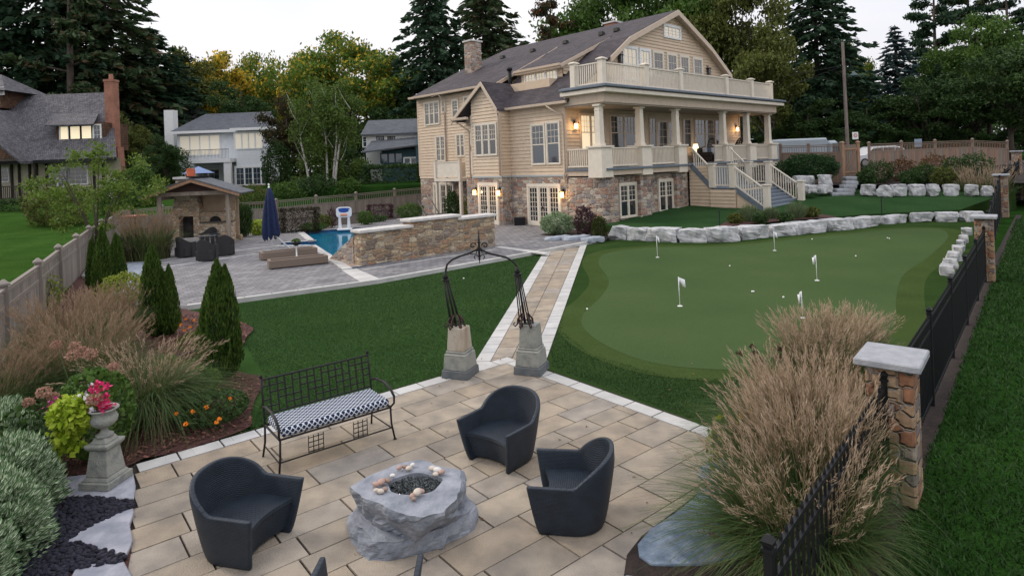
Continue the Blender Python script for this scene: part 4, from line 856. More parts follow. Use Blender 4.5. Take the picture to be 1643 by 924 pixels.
# ================================================================ fences
def post(mb, p, s, z0, z1, cap=True, rz=0):
    mb.cbox(p, s, s, z0, z1, rz)
    if cap: mb.cbox(p, s*1.45, s*1.45, z1, z1+.04, rz); mb.cbox(p, s*1.3, s*1.3, z1+.04, z1+.12, rz, s*.3, s*.3)
def wood_fence(label, pts, tops, base, wood, picket, board_h, cap=True, lat=.1, iron=False, name='wooden_fence'):
    t = thing(name, label, 'fence', (pts[0][0], pts[0][1], base)); O_ = Vector((pts[0][0], pts[0][1]))
    P = [Vector(p)-O_ for p in pts]
    for p, h in zip(P, tops): mb = MB(); post(mb, p, .14, -.2, h-base, cap, A43); mb.build('post', wood, t, uv=False)
    for i in range(len(P)-1):
        p, q = P[i], P[i+1]; L = (q-p).length; h0, h1 = tops[i]-base-.08, tops[i+1]-base-.08; bf = board_h
        mb = MB(); mb.bar((p.x,p.y,h0-picket),(q.x,q.y,h1-picket),.05,.10)
        n = int(L/.14)
        for k in range(n):
            a = (k+.04)/n; b = (k+.96)/n; A = p.lerp(q, a); Bq = p.lerp(q, b); za = h0+(h1-h0)*a-picket-.05; jit = rnd.uniform(-.006, .006)
            d = (q-p).normalized(); nn = Vector((-d.y, d.x))*.012
            mb.add([(A.x-nn.x,A.y-nn.y+jit,-.1),(Bq.x-nn.x,Bq.y-nn.y+jit,-.1),(Bq.x+nn.x,Bq.y+nn.y+jit,-.1),(A.x+nn.x,A.y+nn.y+jit,-.1),(A.x-nn.x,A.y-nn.y+jit,za),(Bq.x-nn.x,Bq.y-nn.y+jit,za),(Bq.x+nn.x,Bq.y+nn.y+jit,za),(A.x+nn.x,A.y+nn.y+jit,za)], [(0,3,2,1),(4,5,6,7),(0,1,5,4),(1,2,6,5),(2,3,7,6),(3,0,4,7)])
        mb.build('board_panel', wood, t, uv=False)
        mb = MB(); mb.bar((p.x,p.y,h0),(q.x,q.y,h1),.09,.05); mb.bar((p.x,p.y,h0-.1),(q.x,q.y,h1-.1),.04,.05)
        n = int(L/lat)
        for k in range(1, n):
            c = p.lerp(q, k/n); z = h0+(h1-h0)*k/n; mb.cbox((c.x, c.y), .025, .025, z-picket, z-.08)
        mb.build('picket_rail', wood, t, uv=False)
    return t
WF = mat('fence_boards', (.9,.9,.9), (1.1,1.05,1.0), 2.5, .85, .3, 30, isl=[(.17,.155,.14),(.24,.22,.20),(.20,.18,.16),(.28,.26,.235)], stretch=(4,4,.6))
WF2 = mat('fence_boards_red', (.9,.9,.9), (1.1,1.05,1.0), 2.5, .85, .3, 30, isl=[(.22,.145,.105),(.28,.19,.14),(.20,.145,.115),(.26,.215,.175),(.19,.165,.145)], stretch=(4,4,.6))
LP = [(-7.0,6.6),(-8.55,9.5),(-10.2,12.4),(-11.95,15.6),(-13.7,18.7),(-15.4,21.9),(-17.2,25.2),(-19,28.7),(-20.8,32.3),(-22.6,35.9),(-24.4,39.6)]
wood_fence('weathered grey wooden fence running back along the left border', LP, [1.42,1.42,1.42,1.42,1.43,1.45,1.47,1.48,1.5,1.5,1.5], 0, WF, .38, 1)
bx = [(206,336),(260,331),(300,328),(370,325),(443,321),(507,315),(571,310),(633,304),(690,299)]
bd = [39.8,40.5,41.2,41.8,43,45,47,49.5,52]
bp_ = [D(x, y, d) for (x, y), d in zip(bx, bd)]
wood_fence('long wooden fence with picket top behind the pool', [(p.x, p.y) for p in bp_], [p.z for p in bp_], 0.05, WF, .5, 1, lat=.16)
# back right fences, at the road
def ft(lst): return [D(x, y, d) for x, y, d in lst]
f1 = ft([(1394,230,41),(1446,228,43),(1500,226,44.5),(1560,224,46),(1616,227,47)])
wood_fence('reddish wooden fence with pickets at the back right above the shrubs', [(p.x, p.y) for p in f1], [p.z for p in f1], 1.3, WF2, .5, 1, lat=.16)
f2 = ft([(1252,233,43),(1297,232,41.5),(1349,230,40)])
wood_fence('wooden fence with pickets between the porch and the gate', [(p.x, p.y) for p in f2], [p.z for p in f2], 1.3, WF2, .5, 1, lat=.16)
# gate
a, b = D(1354,231,40), D(1374,231,40); t = thing('wooden_gate', 'upright cedar plank gate above the stone steps', 'gate', (a.x, a.y, 1.75)); w_ = b.x-a.x
mb = MB(); H_ = a.z-1.75-.05
n = 6
for i in range(n): mb.box(w_*(i+.05)/n, w_*(i+.95)/n, 0, .03, .05, H_)
mb.build('gate_boards', WF2, t, uv=False)
mb = MB(); mb.box(0, w_, -.04, -.001, H_-.35, H_-.25); mb.box(0, w_, -.04, -.001, .25, .35); mb.bar((0,-.02,.3),(w_,-.02,H_-.3),.09,.03); mb.build('gate_frame', WOODR, t, uv=False)
for x in (-.09, w_+.09): mb = MB(); post(mb, (x, 0), .16, 0, H_+.1); mb.build('gate_post', WOODR, t, uv=False)
# ---- black metal fence with stone pillars on the right
def pillar(x, y, h, s, label, rz, cw=None):
    t = thing('stone_pillar', label, 'pillar', (x, y, -.03), rz, 'stone pillars of the right-hand fence')
    mb = MB(); mb.cbox((0, 0), s, s*.85, 0, h); mb.build('shaft', PSTONE, t, bevel=.02)
    mb = MB(); cw = cw or s+.16; mb.cbox((0, 0), cw*1.06, cw*.9, h+.001, h+.075); mb.build('cap', CAPG, t, bevel=.012)
RZ = math.radians(50)
pillar(3.80, 6.36, 1.36, .48, 'nearest stone pillar with broad grey slab cap beside the tall grasses', RZ, .64)
pillar(12.2, 16.2, 1.62, .46, 'middle stone pillar with grey cap at the corner of the putting green', RZ)
p3 = D(1608, 343, 30); pillar(p3.x, 30, D(1608,281,30).z-.0, .62, 'third stone pillar along the black fence, beyond the boulder wall', RZ, .75)
p4 = D(1633, 300, 39); pillar(p4.x, 39, D(1633,243,39).z, .6, 'farthest stone pillar, beside the tall grass by the road', RZ)
def metal_fence(label, pts, tops, name='metal_fence', finial=True):
    t = thing(name, label, 'fence', (pts[0][0], pts[0][1], 0), 0, 'black metal fence runs between the pillars'); O_ = Vector(pts[0]); P = [Vector(p)-O_ for p in pts]
    for p, h in zip(P, tops):
        mb = MB(); mb.cbox(p, .055, .055, -.05, h+.02, RZ); mb.cbox(p, .075, .075, h+.021, h+.04, RZ); mb.cbox(p, .05, .05, h+.04, h+.085, RZ, .075, .075); mb.cbox(p, .075, .075, h+.085, h+.12, RZ, .02, .02); mb.build('post', FENCEB, t, uv=False)
    for i in range(len(P)-1):
        p, q = P[i], P[i+1]; h0, h1 = tops[i], tops[i+1]; L = (q-p).length; mb = MB()
        for dz in (-.04, -.2): mb.bar((p.x,p.y,h0+dz),(q.x,q.y,h1+dz),.03,.035)
        mb.bar((p.x,p.y,.1),(q.x,q.y,.1),.03,.035); n = int(L/.105)
        for k in range(1, n): c = p.lerp(q, k/n); z = h0+(h1-h0)*k/n; mb.cbox((c.x, c.y), .018, .018, .04, z+.0, RZ); mb.cbox((c.x, c.y), .018, .018, z, z+.03, RZ, .004, .004)
        mb.build('fence_panel', FENCEB, t, uv=False)
def along(a, b, n): a = Vector(a); b = Vector(b); return [tuple(a.lerp(b, i/n)) for i in range(n+1)]
metal_fence('black picket fence running through the grasses to the nearest pillar', along((1.50,3.86),(3.62,6.2),1), [1.02,1.17])
metal_fence('black picket fence between nearest and middle pillars beside the green', along((4.0,6.62),(12.02,15.98),5), [1.2,1.2,1.22,1.24,1.27,1.3])
metal_fence('black picket fence between middle and third pillars', along((12.4,16.5),(p3.x-.3,29.7),6), [1.3,1.4,1.5,1.6,1.7,1.8,1.9])
metal_fence('black picket fence between third and farthest pillars', along((p3.x+.2,30.4),(p4.x-.2,38.6),4), [1.9,2.1,2.2,2.3,2.4])
# ================================================================ boulders
def rockmesh(w, d, h, seed, sub=3, rough=.09, flat=True):
    bm = bmesh.new(); bmesh.ops.create_cube(bm, size=1)
    bmesh.ops.subdivide_edges(bm, edges=bm.edges[:], cuts=sub+1, use_grid_fill=True)
    sd = Vector((seed*7.13, seed*3.7, seed*1.9))
    for v in bm.verts:
        p = v.co.copy(); n = p.normalized()*.5; k = .22; p = p.lerp(n*1.25, k)
        q = Vector((p.x*w, p.y*d, p.z*h)); f = noise.fractal(q*1.7+sd, 1.0, 2.0, 4)*rough*2
        c = noise.cell(q*2.6+sd)*rough*.35
        o = n.normalized(); top = p.z > .42 and flat
        q += Vector((o.x, o.y, o.z*(.3 if top else .8)))*(f+c)*min(1, h*1.6+.3)
        v.co = q+Vector((0, 0, h*.48))
    me = bpy.data.meshes.new('boulder'); bm.to_mesh(me); bm.free(); return me
def rock(name, x, y, z, w, d, h, rz, label, group, m=BOULD, seed=None, cat='boulder', rough=.09):
    me = rockmesh(w, d, h, seed if seed is not None else rnd.random()*100, rough=rough); me.materials.append(m)
    o = bpy.data.objects.new(name, me); COL.objects.link(o); o.location = (x, y, z); o.rotation_euler = (0, 0, rz)
    return tag(o, label, cat, group)
def rowrocks(lst, z, sx, sy, ox, oy, group, fmt, m=BOULD, dep=.55, names=None):
    P = []
    for (u0, u1, vt, vb) in lst:
        xa, xb = ox+sx*u0, ox+sx*u1; yb = oy+sy*vb; a = G(xa, yb, z); b = G(xb, yb, z); P.append((a, b, (yb-(oy+sy*vt))*((a.y+b.y)/2)/FPX))
    for i, (a, b, h) in enumerate(P):
        c = (a+b)/2; pa = (P[i-1][0]+P[i-1][1])/2 if i else a; pb = (P[i+1][0]+P[i+1][1])/2 if i < len(P)-1 else b
        rz = math.atan2(pb.y-pa.y, pb.x-pa.x); w = (b-a).length*1.04; n = Vector((-math.sin(rz), math.cos(rz), 0))
        w = abs((b.x-a.x)/max(.5, abs(math.cos(rz)-math.sin(rz)*c.x/c.y)))*1.0
        rock('boulder', c.x+n.x*dep*.42, c.y+n.y*dep*.42, z-.05, w, dep*rnd.uniform(.9,1.2), h+.06, rz, fmt(i), group, m)
R0 = [(172,235,75,120),(232,305,80,123),(300,415,82,127),(415,522,85,130),(520,635,78,128),(637,745,73,117),(747,850,68,106),(830,955,57,97),(950,1040,48,86),(1040,1137,42,75),(1140,1235,35,62),(1237,1335,25,57),(1330,1422,25,57),(1425,1512,22,56)]
rowrocks(R0, 0, .4522, .4519, 900, 330, 'pale boulders edging the putting green', lambda i: f'{ORD[i]} pale boulder from the house end of the wall behind the putting green', dep=.65)
R1_ = [(135,195,360,396),(195,266,362,399),(266,330,360,392)]
rowrocks(R1_, 1.15, .3247, .3247, 1230, 180, 'far retaining wall boulders left of the stone steps', lambda i: f'{ORD[i]} pale boulder from the porch, bottom row under the hedge')
R2_ = [(60,112,314,345),(115,178,315,358),(180,232,315,358),(236,325,312,358)]
rowrocks(R2_, 1.52, .3247, .3247, 1230, 180, 'far retaining wall boulders left of the stone steps', lambda i: f'{ORD[i]} pale boulder from the porch, top row under the hedge')
R3_ = [(455,530,358,408),(538,615,362,412),(613,705,358,410),(705,796,360,408),(797,871,357,408),(873,968,358,405),(970,1062,360,405),(1062,1130,366,404)]
rowrocks(R3_, .95, .3247, .3247, 1230, 180, 'far retaining wall boulders right of the stone steps', lambda i: f'{ORD[i]} pale boulder right of the stone steps, below the shrub border')
for i, (px, py) in enumerate([(1551,372),(1547,384),(1542,393),(1537,403),(1532,413),(1527,424),(1521,436)]):
    g = G(px, py+4, 0); rock('boulder', g.x, g.y, -.05, .4, .3, .3, RZ, f'{ORD[i]} small pale boulder from the middle pillar, between green and black fence', 'small boulders along the black fence')
for i, (x0, x1, yt, yb, z) in enumerate([(1330,1377,306,312,.95),(1338,1378,300,306,1.15),(1350,1380,294,300,1.35),(1353,1382,287,294,1.55),(1352,1384,281,287,1.72)]):
    a = G(x0, yb, z); b = G(x1, yb, z); w = b.x-a.x
    rock('stone_step', (a.x+b.x)/2, (a.y+b.y)/2+.25, z-.1, w, .75, .22, -.15, f'{ORD[i]} rough stone step from the upper lawn towards the gate', 'rough stone steps to the gate', CAPG, cat='step', rough=.03)
for i, (px, py, w) in enumerate([(895,384,1.2),(925,384,1.3),(950,386,.9)]): g = G(px, py, .1); rock('boulder', g.x, g.y, .05, w, .5, .2, .6, f'{ORD[i]} low bluish edging stone under the bushes at the house corner', 'low edging stones by the house', mat('blue_edging', (.26,.30,.36), (.38,.42,.47), 4, .9, .8, 12))
for i, (px, py) in enumerate([(1133,374),(1130,380)]): pass
# ================================================================ free-standing stone wall at the pool
w1_ = Vector((-5.30, 21.50)); w2_ = Vector((-.80, 25.45)); wd_ = (w2_-w1_); WL = wd_.length; wa = math.atan2(wd_.y, wd_.x)
t = thing('stone_wall', 'freestanding ledgestone wall with stepped pale cap between pool and lawn', 'wall', (w1_.x, w1_.y, .1), wa)
for (a, b, h) in ((0, WL*.335, 1.22), (WL*.335+.001, WL*.70, 1.42), (WL*.70+.001, WL, 1.30)):
    mb = MB(); mb.box(a, b, 0, .55, -.1, h-.1); mb.build('wall_section', WSTONE, t, bevel=.015)
    mb = MB(); mb.box(a-.08, b+.08, -.09, .64, h-.09, h+.02); mb.build('cap_stone', CAPST, t, bevel=.02)
mb = MB(); mb.box(-.45, -.005, .0, 1.9, -.1, .02); mb.add([(-.02,.57,-.1),(-.02,2.8,-.1),(-.02,.57,1.0),(.3,.57,-.1),(.3,2.8,-.1),(.3,.57,1.0)], [(0,1,2),(5,4,3),(0,3,4,1),(1,4,5,2),(2,5,3,0)]); mb.build('wing_wall', HSTONE, t)
# ================================================================ garden pavilion with fireplace and oven
pl_ = G(267, 399, .1); pr_ = G(369, 394, .1); PW = 2.95
t = thing('garden_pavilion', 'timber pavilion sheltering a stone fireplace and pizza oven', 'pavilion', (pl_.x-.25, pl_.y, .1), .20)
EH = 2.42; DP = 2.2
for (x, y) in ((0,0),(PW,0),(.1,DP),(PW-.1,DP)):
    mb = MB(); mb.cbox((x, y), .17, .17, .25, EH); mb.build('post', WOODG, t, bevel=.01)
    mb = MB(); mb.cbox((x, y), .42, .42, 0, .249, 0, .36, .36); mb.build('post_footing', WSTONE, t, bevel=.01)
AP = 3.18; FPST = stonemat('brightened_ledgestone', [(.62,.46,.30),(.70,.58,.42),(.44,.34,.25),(.56,.38,.26),(.74,.64,.50),(.38,.31,.25),(.62,.5,.36)], 3.2, 7.5, (.5,.43,.33), 7.7)  # paler copy of the wall stone; light under the roof put into its colour
for pq in (((-.2,0,EH+.06),(PW+.2,0,EH+.06)),((-.2,DP,EH+.06),(PW+.2,DP,EH+.06)),((0,.09,EH-.12),(0,DP,EH-.12)),((PW,.09,EH-.12),(PW,DP,EH-.12))): mb = MB(); mb.bar(*pq,.13,.18); mb.build('beam', WOODG, t)
cx = PW/2; ov = .62
for y in (-.42, 0, DP+.1):
    for xx_ in (-ov, PW+ov): mb = MB(); mb.bar((xx_,y,EH-.05),(cx,y,AP-.08),.09,.17); mb.build('rafter', WOODR, t)
mb = MB(); slab4(mb, (-ov-.08,-.5,EH+.02),(cx,-.5,AP+.04),(cx,DP+.3,AP+.04),(-ov-.08,DP+.3,EH+.02),.05); slab4(mb, (PW+ov+.08,-.5,EH+.02),(cx,-.5,AP+.04),(cx,DP+.3,AP+.04),(PW+ov+.08,DP+.3,EH+.02),.05)
rf = mb.build('roof', BSHINGLE, t); mb = MB(); mb.bar((cx,-.5,AP+.07),(cx,DP+.3,AP+.07),.3,.06); mb.build('ridge_cap', FENCEB, rf)
mb = MB(); mb.poly([(.1,-.03,EH+.17),(PW-.1,-.03,EH+.17),(cx,-.03,AP-.2)]); mb.build('gable_panel', mat('dark_gable', (.05,.025,.02)), t)
mb = MB(); mb.box(.0, PW, DP-.1, DP-.06, .1, EH); mb.box(PW*.46, PW-.1, DP-.3, DP-.2, 1.5, EH-.05); mb.build('back_panel', mat('pale_plywood', (.50,.38,.26), (.42,.31,.21), 3), t)
mb = MB()
fx0, fx1 = .15, PW*.46
mb.box(fx0, fx0+.28, DP-1.0, DP-.12, 0, 1.35); mb.box(fx1-.28, fx1, DP-1.0, DP-.12, 0, 1.35); mb.box(fx0, fx1, DP-1.0, DP-.12, 1.351, 1.75)
mb.add([(fx0,DP-.95,1.751),(fx1,DP-.95,1.751),(fx1,DP-.12,1.751),(fx0,DP-.12,1.751),(fx0+.1,DP-.85,EH),(fx1-.25,DP-.85,EH),(fx1-.25,DP-.12,EH),(fx0+.1,DP-.12,EH)], [(0,1,5,4),(1,2,6,5),(2,3,7,6),(3,0,4,7),(4,5,6,7)])
fp = mb.build('fireplace', FPST, t, bevel=.01)
mb = MB(); mb.box(fx0+.1, fx1-.1, DP-.35, DP-.3, .0, 1.35); mb.build('firebox', mat('sooty_stone', (.10,.09,.085), (.03,.03,.03), 4), fp)
mb = MB(); mb.box(fx0-.05, fx1+.03, DP-1.25, DP-.9, .0, .32); mb.build('hearth', CAPST, fp, bevel=.02)
ox0, ox1 = PW*.46+.002, PW-.12
mb = MB(); mb.box(ox0, ox1, DP-1.0, DP-.31, 0, .98); oc = mb.build('oven_counter', FPST, t)
mb = MB(); mb.box(ox0, ox1+.03, DP-1.06, DP-.31, .981, 1.04); mb.build('countertop', mat('dark_counter', (.10,.09,.085)), oc, bevel=.01)
mb = MB(); mb.box(ox0, ox1, DP-.85, DP-.31, 1.041, 1.5); mb.build('oven_face', FPST, oc)
mb = MB(); c_ = (ox0+ox1)/2-.05; pts = [(c_+.26*math.cos(a*PI/10), 1.042+.26*math.sin(a*PI/10)) for a in range(11)]
mb.add([(x, DP-.86, z) for x, z in pts]+[(x, DP-.90, z) for x, z in pts], [tuple(range(11, 22))]+[(i, i+1, 12+i, 11+i) for i in range(10)]); mb.build('oven_mouth', mat('oven_black', (.01,.01,.01)), oc)
mb = MB(); mb.lathe([(.02,1.75),(.17,1.6),(.18,1.58),(.02,1.6)], (ox1-.25, DP-.75, 0), 14); mb.build('hanging_lamp', WHITE, t, smooth=True)
ccx = .55
mb = MB(); mb.box(ccx-.55, ccx+.55, DP+.15, DP+1.05, 0, 3.15); ch = mb.build('chimney', WSTONE, t)
mb = MB(); mb.box(ccx-.65, ccx+.65, DP+.05, DP+1.15, 3.151, 3.26); mb.build('chimney_cap', CAPST, ch, bevel=.01)
mb = MB(); mb.lathe([(.17,3.261),(.19,3.3),(.21,3.5),(.18,3.62),(.2,3.66),(.15,3.67),(.13,3.5)], (ccx+.05, DP+.6, 0), 18); mb.build('chimney_pot', mat('terracotta', (.50,.12,.05), (.42,.10,.05), 5), ch, smooth=True)
# ================================================================ dining set
def dining_chair(loc, rz, label):
    t = thing('dining_chair', label, 'chair', loc, rz, 'dark wicker dining chairs by the pavilion')
    mb = MB(); n = 14
    for i in range(n):                                     # wrap-round back and arms, tapering to the floor
        def pt(k, z, ins=0):
            a = PI*(k/n); x = math.cos(a)*(.36-ins)*(1 if z > .4 else .86); y = -math.sin(a)*(.36-ins)*(1 if z > .4 else .86)+.0; return x, y
        for (ins, fl) in ((0, 0), (.05, 1)):
            hk = lambda k: .62+.24*math.sin(PI*k/n)**2
            a, b = pt(i, .8, ins), pt(i+1, .8, ins); c, d = pt(i, 0, ins), pt(i+1, 0, ins)
            mb.quad((c[0],c[1],.02),(d[0],d[1],.02),(b[0],b[1],hk(i+1)),(a[0],a[1],hk(i)))
        a, b, c, d = pt(i,.8), pt(i+1,.8), pt(i+1,.8,.05), pt(i,.8,.05); h0 = .62+.24*math.sin(PI*i/n)**2; h1 = .62+.24*math.sin(PI*(i+1)/n)**2
        mb.quad((a[0],a[1],h0),(b[0],b[1],h1),(c[0],c[1],h1),(d[0],d[1],h0))
    for sg in (1, -1): mb.box(min(sg*.36,sg*.31), max(sg*.36,sg*.31), 0, .22, .02, .62)
    mb.build('back_shell', BWICK, t, bevel=0); mb = MB(); mb.box(-.31,.31,-.28,.26,.05,.42); mb.build('seat', BWICK, t, bevel=.02)
BWICK = mat('black_wicker', (.018,.018,.02), (.035,.035,.038), 60, .55, .6, 130)
dc = G(322, 400, .1)
cs = [(293,414,-.35,'dark wicker dining chair on the left side of the table'),(327,420,.0,'dark wicker dining chair nearest the camera, in front of the round table'),(357,411,.4,'dark wicker dining chair on the right side of the table'),(332,396,PI,'dark wicker dining chair behind the round table, its back to the pavilion')]
for px, py, rz, lb in cs: g = G(px, py, .1); dining_chair((g.x, g.y+.25, .1), rz, lb)
g = G(328, 406, .1); t = thing('dining_table', 'round dark glass-topped dining table between wicker chairs', 'table', (g.x, g.y+.3, .1), 0)
mb = MB(); mb.lathe([(.5,.71),(.52,.72),(.52,.735),(.5,.745)], n=32); mb.build('tabletop', GLASSB, t)
for k in range(4): a = PI/4+k*PI/2; mb = MB(); mb.tube([(.34*math.cos(a),.34*math.sin(a),.0),(.3*math.cos(a),.3*math.sin(a),.71)], .02, 8); mb.build('leg', mat('pale_metal', (.4,.38,.35), rough=.4), t)
# ================================================================ umbrella, loungers, small stand
g = G(437, 404, .1); tp = D(430, 299, g.y)
t = thing('garden_umbrella', 'closed navy blue umbrella standing on a cross base by the pool', 'umbrella', (g.x, g.y, .1))
H_ = tp.z-.1; NAVY = mat('navy_canvas', (.008,.016,.055), (.012,.025,.08), 8, .85, .3, 20)
mb = MB(); mb.tube([(0,0,.05),(-.05,0,H_)], .03, 8); mb.build('pole', WHITE, t, smooth=True)
mb = MB(); n = 48; rings = [(H_-.06,.03),(H_-.15,.10),(H_-.5,.17),(H_-1.0,.22),(H_-1.5,.27),(H_-1.95,.30),(H_-2.15,.29)]
vs_ = []; 
for (z, rr) in rings:
    for k in range(n): a = 2*PI*k/n; q = rr*(1+.28*math.sin(8*a+z*.7)*min(1, (H_-z)*1.2)+.06*math.sin(3*a+z*3)); zz = z+(.12*math.sin(8*a+1)+.05*math.sin(5*a) if z < H_-2.0 else 0); vs_.append((q*math.cos(a)-.03, q*math.sin(a), zz))
mb.add(vs_, [(i*n+k, i*n+(k+1)%n, (i+1)*n+(k+1)%n, (i+1)*n+k) for i in range(len(rings)-1) for k in range(n)]+[tuple(range(n))]); mb.build('canopy', NAVY, t, smooth=True)
mb = MB(); mb.lathe([(.01,H_+.12),(.04,H_+.06),(.02,H_),(.05,H_-.06)], (-.05,0,0), 10); mb.build('finial', WHITE, t)
mb = MB(); mb.bar((-.6,-.25,.04),(.6,.25,.04),.08,.06); mb.bar((-.5,.3,.045),(1.0,-.55,.046),.08,.06); mb.build('cross_base', mat('grey_metal', (.35,.36,.37), rough=.4), t)
mb = MB(); mb.bar((.05,0,.75),(1.0,-.55,.12),.05,.05); mb.build('strut', mat('grey_metal', (.35,.36,.37), rough=.4), t)
DRIFT = mat('driftwood_wicker', (.15,.115,.09), (.24,.19,.155), 50, .8, .6, 110)
def wicker_base(pa, pb, dep, label):
    a = G(*pa, .1); b = G(*pb, .1); rz = math.atan2(b.y-a.y, b.x-a.x); L = (b-a).length
    t = thing('wicker_lounger', label, 'lounger', (a.x, a.y, .1), rz, 'low wicker loungers by the pool')
    mb = MB(); mb.box(0,L,0,.1,.03,.3); mb.box(0,L,dep-.1,dep,.03,.3); mb.box(0,.1,.1,dep-.1,.03,.3); mb.box(L-.1,L,.1,dep-.1,.03,.3); mb.build('frame', DRIFT, t, bevel=.015)
    mb = MB(); mb.box(.1,L-.1,.1,dep-.1,.12,.16); mb.build('slat_bed', mat('dark_slats', (.07,.055,.045)), t)
    for x in (.12, L-.12):
        for y in (.1, dep-.1): mb = MB(); mb.cbox((x,y),.05,.05,0,.03); mb.build('foot', FENCEB, t)
wicker_base((432,433), (527,423), .62, 'front low wicker lounger frame without cushion beside the umbrella')
wicker_base((421,419), (510,409), .62, 'rear low wicker lounger frame closer to the pool edge')
g = G(476, 413, .1); t = thing('plant_stand', 'small white pedestal stand with a dark bowl of greenery among the loungers', 'plant stand', (g.x, g.y, .1))
mb = MB(); mb.lathe([(.14,0),(.14,.03),(.03,.06),(.03,.42),(.07,.45)], n=14); mb.build('stand', WHITE, t, smooth=True)
mb = MB(); mb.lathe([(.05,.45),(.16,.52),(.18,.6),(.15,.6),(.1,.53)], n=16); mb.build('bowl', FENCEB, t, smooth=True)
stand_loc = (g.x, g.y, .72)
def slat_lounger(px, py, label):
    g = G(px, py, .1); t = thing('pool_lounger', label, 'lounger', (g.x, g.y, .1), A43+.9, 'grey loungers with raised backs by the house')
    GS = mat('grey_slats', (.16,.15,.145), (.22,.21,.20), 5)
    mb = MB()
    for i in range(12): mb.box(-.33,.33,-1.2+i*.1,-1.12+i*.1,.3,.33)
    mb.build('seat', GS, t)
    mb = MB()
    for i in range(10): z = .34+i*.085; y = .02+i*.045; mb.add([(-.33,y,z),(.33,y,z),(.33,y+.035,z+.07),(-.33,y+.035,z+.07),(-.33,y+.03,z),(.33,y+.03,z),(.33,y+.065,z+.07),(-.33,y+.065,z+.07)], [(0,1,2,3),(7,6,5,4),(0,4,5,1),(3,2,6,7),(0,3,7,4),(1,5,6,2)])
    mb.build('backrest', GS, t)
    for (x, y) in ((-.3,-1.1),(.3,-1.1),(-.3,.0),(.3,.0)): mb = MB(); mb.cbox((x,y),.05,.05,0,.3); mb.build('leg', FENCEB, t)
slat_lounger(684, 352, 'left grey slatted lounger with raised back against the picket fence'); slat_lounger(706, 352, 'right grey slatted lounger with raised back, nearer the house')
# ---- pool basketball hoop
g = G(553, 369, .1); t = thing('basketball_hoop', 'white poolside basketball hoop with blue backboard marking', 'basketball hoop', (g.x, g.y, .1), .15)
BH = mat('white_plastic', (.75,.77,.8), rough=.4); HG = 1.2
for s in (-1, 1): mb = MB(); mb.cbox((s*.24, 0), .17, .22, .08, .72, 0, .12, .14); mb.build('leg', BH, t, bevel=.03)
mb = MB(); mb.cbox((0, .02), .78, .5, 0, .08); mb.build('base', BH, t, bevel=.03)
mb = MB(); pts = [(.42*math.copysign(abs(math.cos(a))**.5, math.cos(a)), .98+.29*math.copysign(abs(math.sin(a))**.45, math.sin(a))) for a in [2*PI*k/32 for k in range(32)]]
mb.xprism(pts, -.08, -.02, 'y'); bb = mb.build('backboard', BH, t, bevel=.01)
mb = MB(); mb.xprism([(.27*math.cos(a), 1.06+.10*math.sin(a)) for a in [2*PI*k/24 for k in range(24)]], -.088, -.081, 'y'); mb.xprism([(-.3,1.10),(.32,1.12),(.3,1.19),(0,1.22),(-.28,1.19)], -.090, -.0885, 'y'); mb.build('blue_mark', mat('blue_print', (.02,.08,.35)), bb)
mb = MB(); mb.tube([(.17*math.cos(2*PI*k/20), -.28+.17*math.sin(2*PI*k/20), .84) for k in range(21)], .018, 6, False); mb.box(-.17,.17,-.13,-.081,.79,.88); mb.build('rim', mat('orange_plastic', (.7,.25,.12)), t)
# ================================================================ flags, cups and balls on the green
FLG = mat('white_flag', (.8,.82,.84)); 
for (px, py, pt, fw, lb) in [(1091,491,444,10,'nearest white flag on the left of the putting green, above the walkway'),(1055,413,378,4,'small white flag at the back left of the putting green'),(1243,402,371,5,'white flag in front of the boulder wall, back middle of the green'),(1311,450,409,-6,'white flag right of centre on the putting green'),(1288,510,467,-6,'white flag rising behind the tall grass plumes')]:
    g = G(px, py, 0); h = D(px, pt, g.y).z; t = thing('golf_flag', lb, 'flag', (g.x, g.y, 0), 0, 'white flags on the putting green')
    mb = MB(); mb.tube([(0,0,0),(-.012,0,h)], .009, 6); mb.build('pole', WHITE, t, smooth=True)
    mb = MB(); mb.lathe([(.06,-.002),(.06,.006),(.045,.008),(.03,.004)], n=18); mb.build('cup', WHITE, t)
    w = fw*g.y/FPX; hh = .19; n = 6; vs_ = []
    for i in range(n+1):
        x = w*i/n; y = .03*math.sin(i*1.1); vs_ += [(x-.012, y, h-.01-.06*i/n), (x-.012+.02*i/n, y+.012*math.sin(i), h-hh-.06*(i/n)+.05*math.sin(i*.8)*.3)]
    mb = MB(); mb.add(vs_, [(2*i, 2*i+2, 2*i+3, 2*i+1) for i in range(n)]); f = mb.build('flag', FLG, t, smooth=True, uv=False); sm = f.modifiers.new('s', 'SOLIDIFY'); sm.thickness = .003
BALL = mat('golf_ball', (.8,.8,.78), rough=.35)
for px, py, lb in [(1171,427,'white golf ball behind the left flag, middle left of the green'),(1207,468,'white golf ball in the centre of the green'),(1257,477,'white golf ball near the flag behind the grass plumes'),(1373,411,'white golf ball right of the right-centre flag'),(1303,384,'white golf ball at the back middle of the green'),(1424,382,'left one of a pair of golf balls at the far right end of the green'),(1427,383,'right one of a pair of golf balls at the far right end of the green'),(942,496,'white golf ball on the fringe at the left edge of the green'),(1209,468,'second golf ball touching the one in the centre of the green'),(744,447,'white golf ball alone on the dark lawn left of the arch')]:
    g = G(px, py, .015); mb = MB(); n = 10; rr = .024; mb.lathe([(max(.001, rr*math.sin(PI*k/n)), -rr*math.cos(PI*k/n)) for k in range(n+1)], (0,0,rr), 14)
    tag(mb.build('golf_ball', BALL, smooth=True, uv=False, loc=(g.x, g.y, -.003)), lb, 'golf ball', 'golf balls on the putting turf')
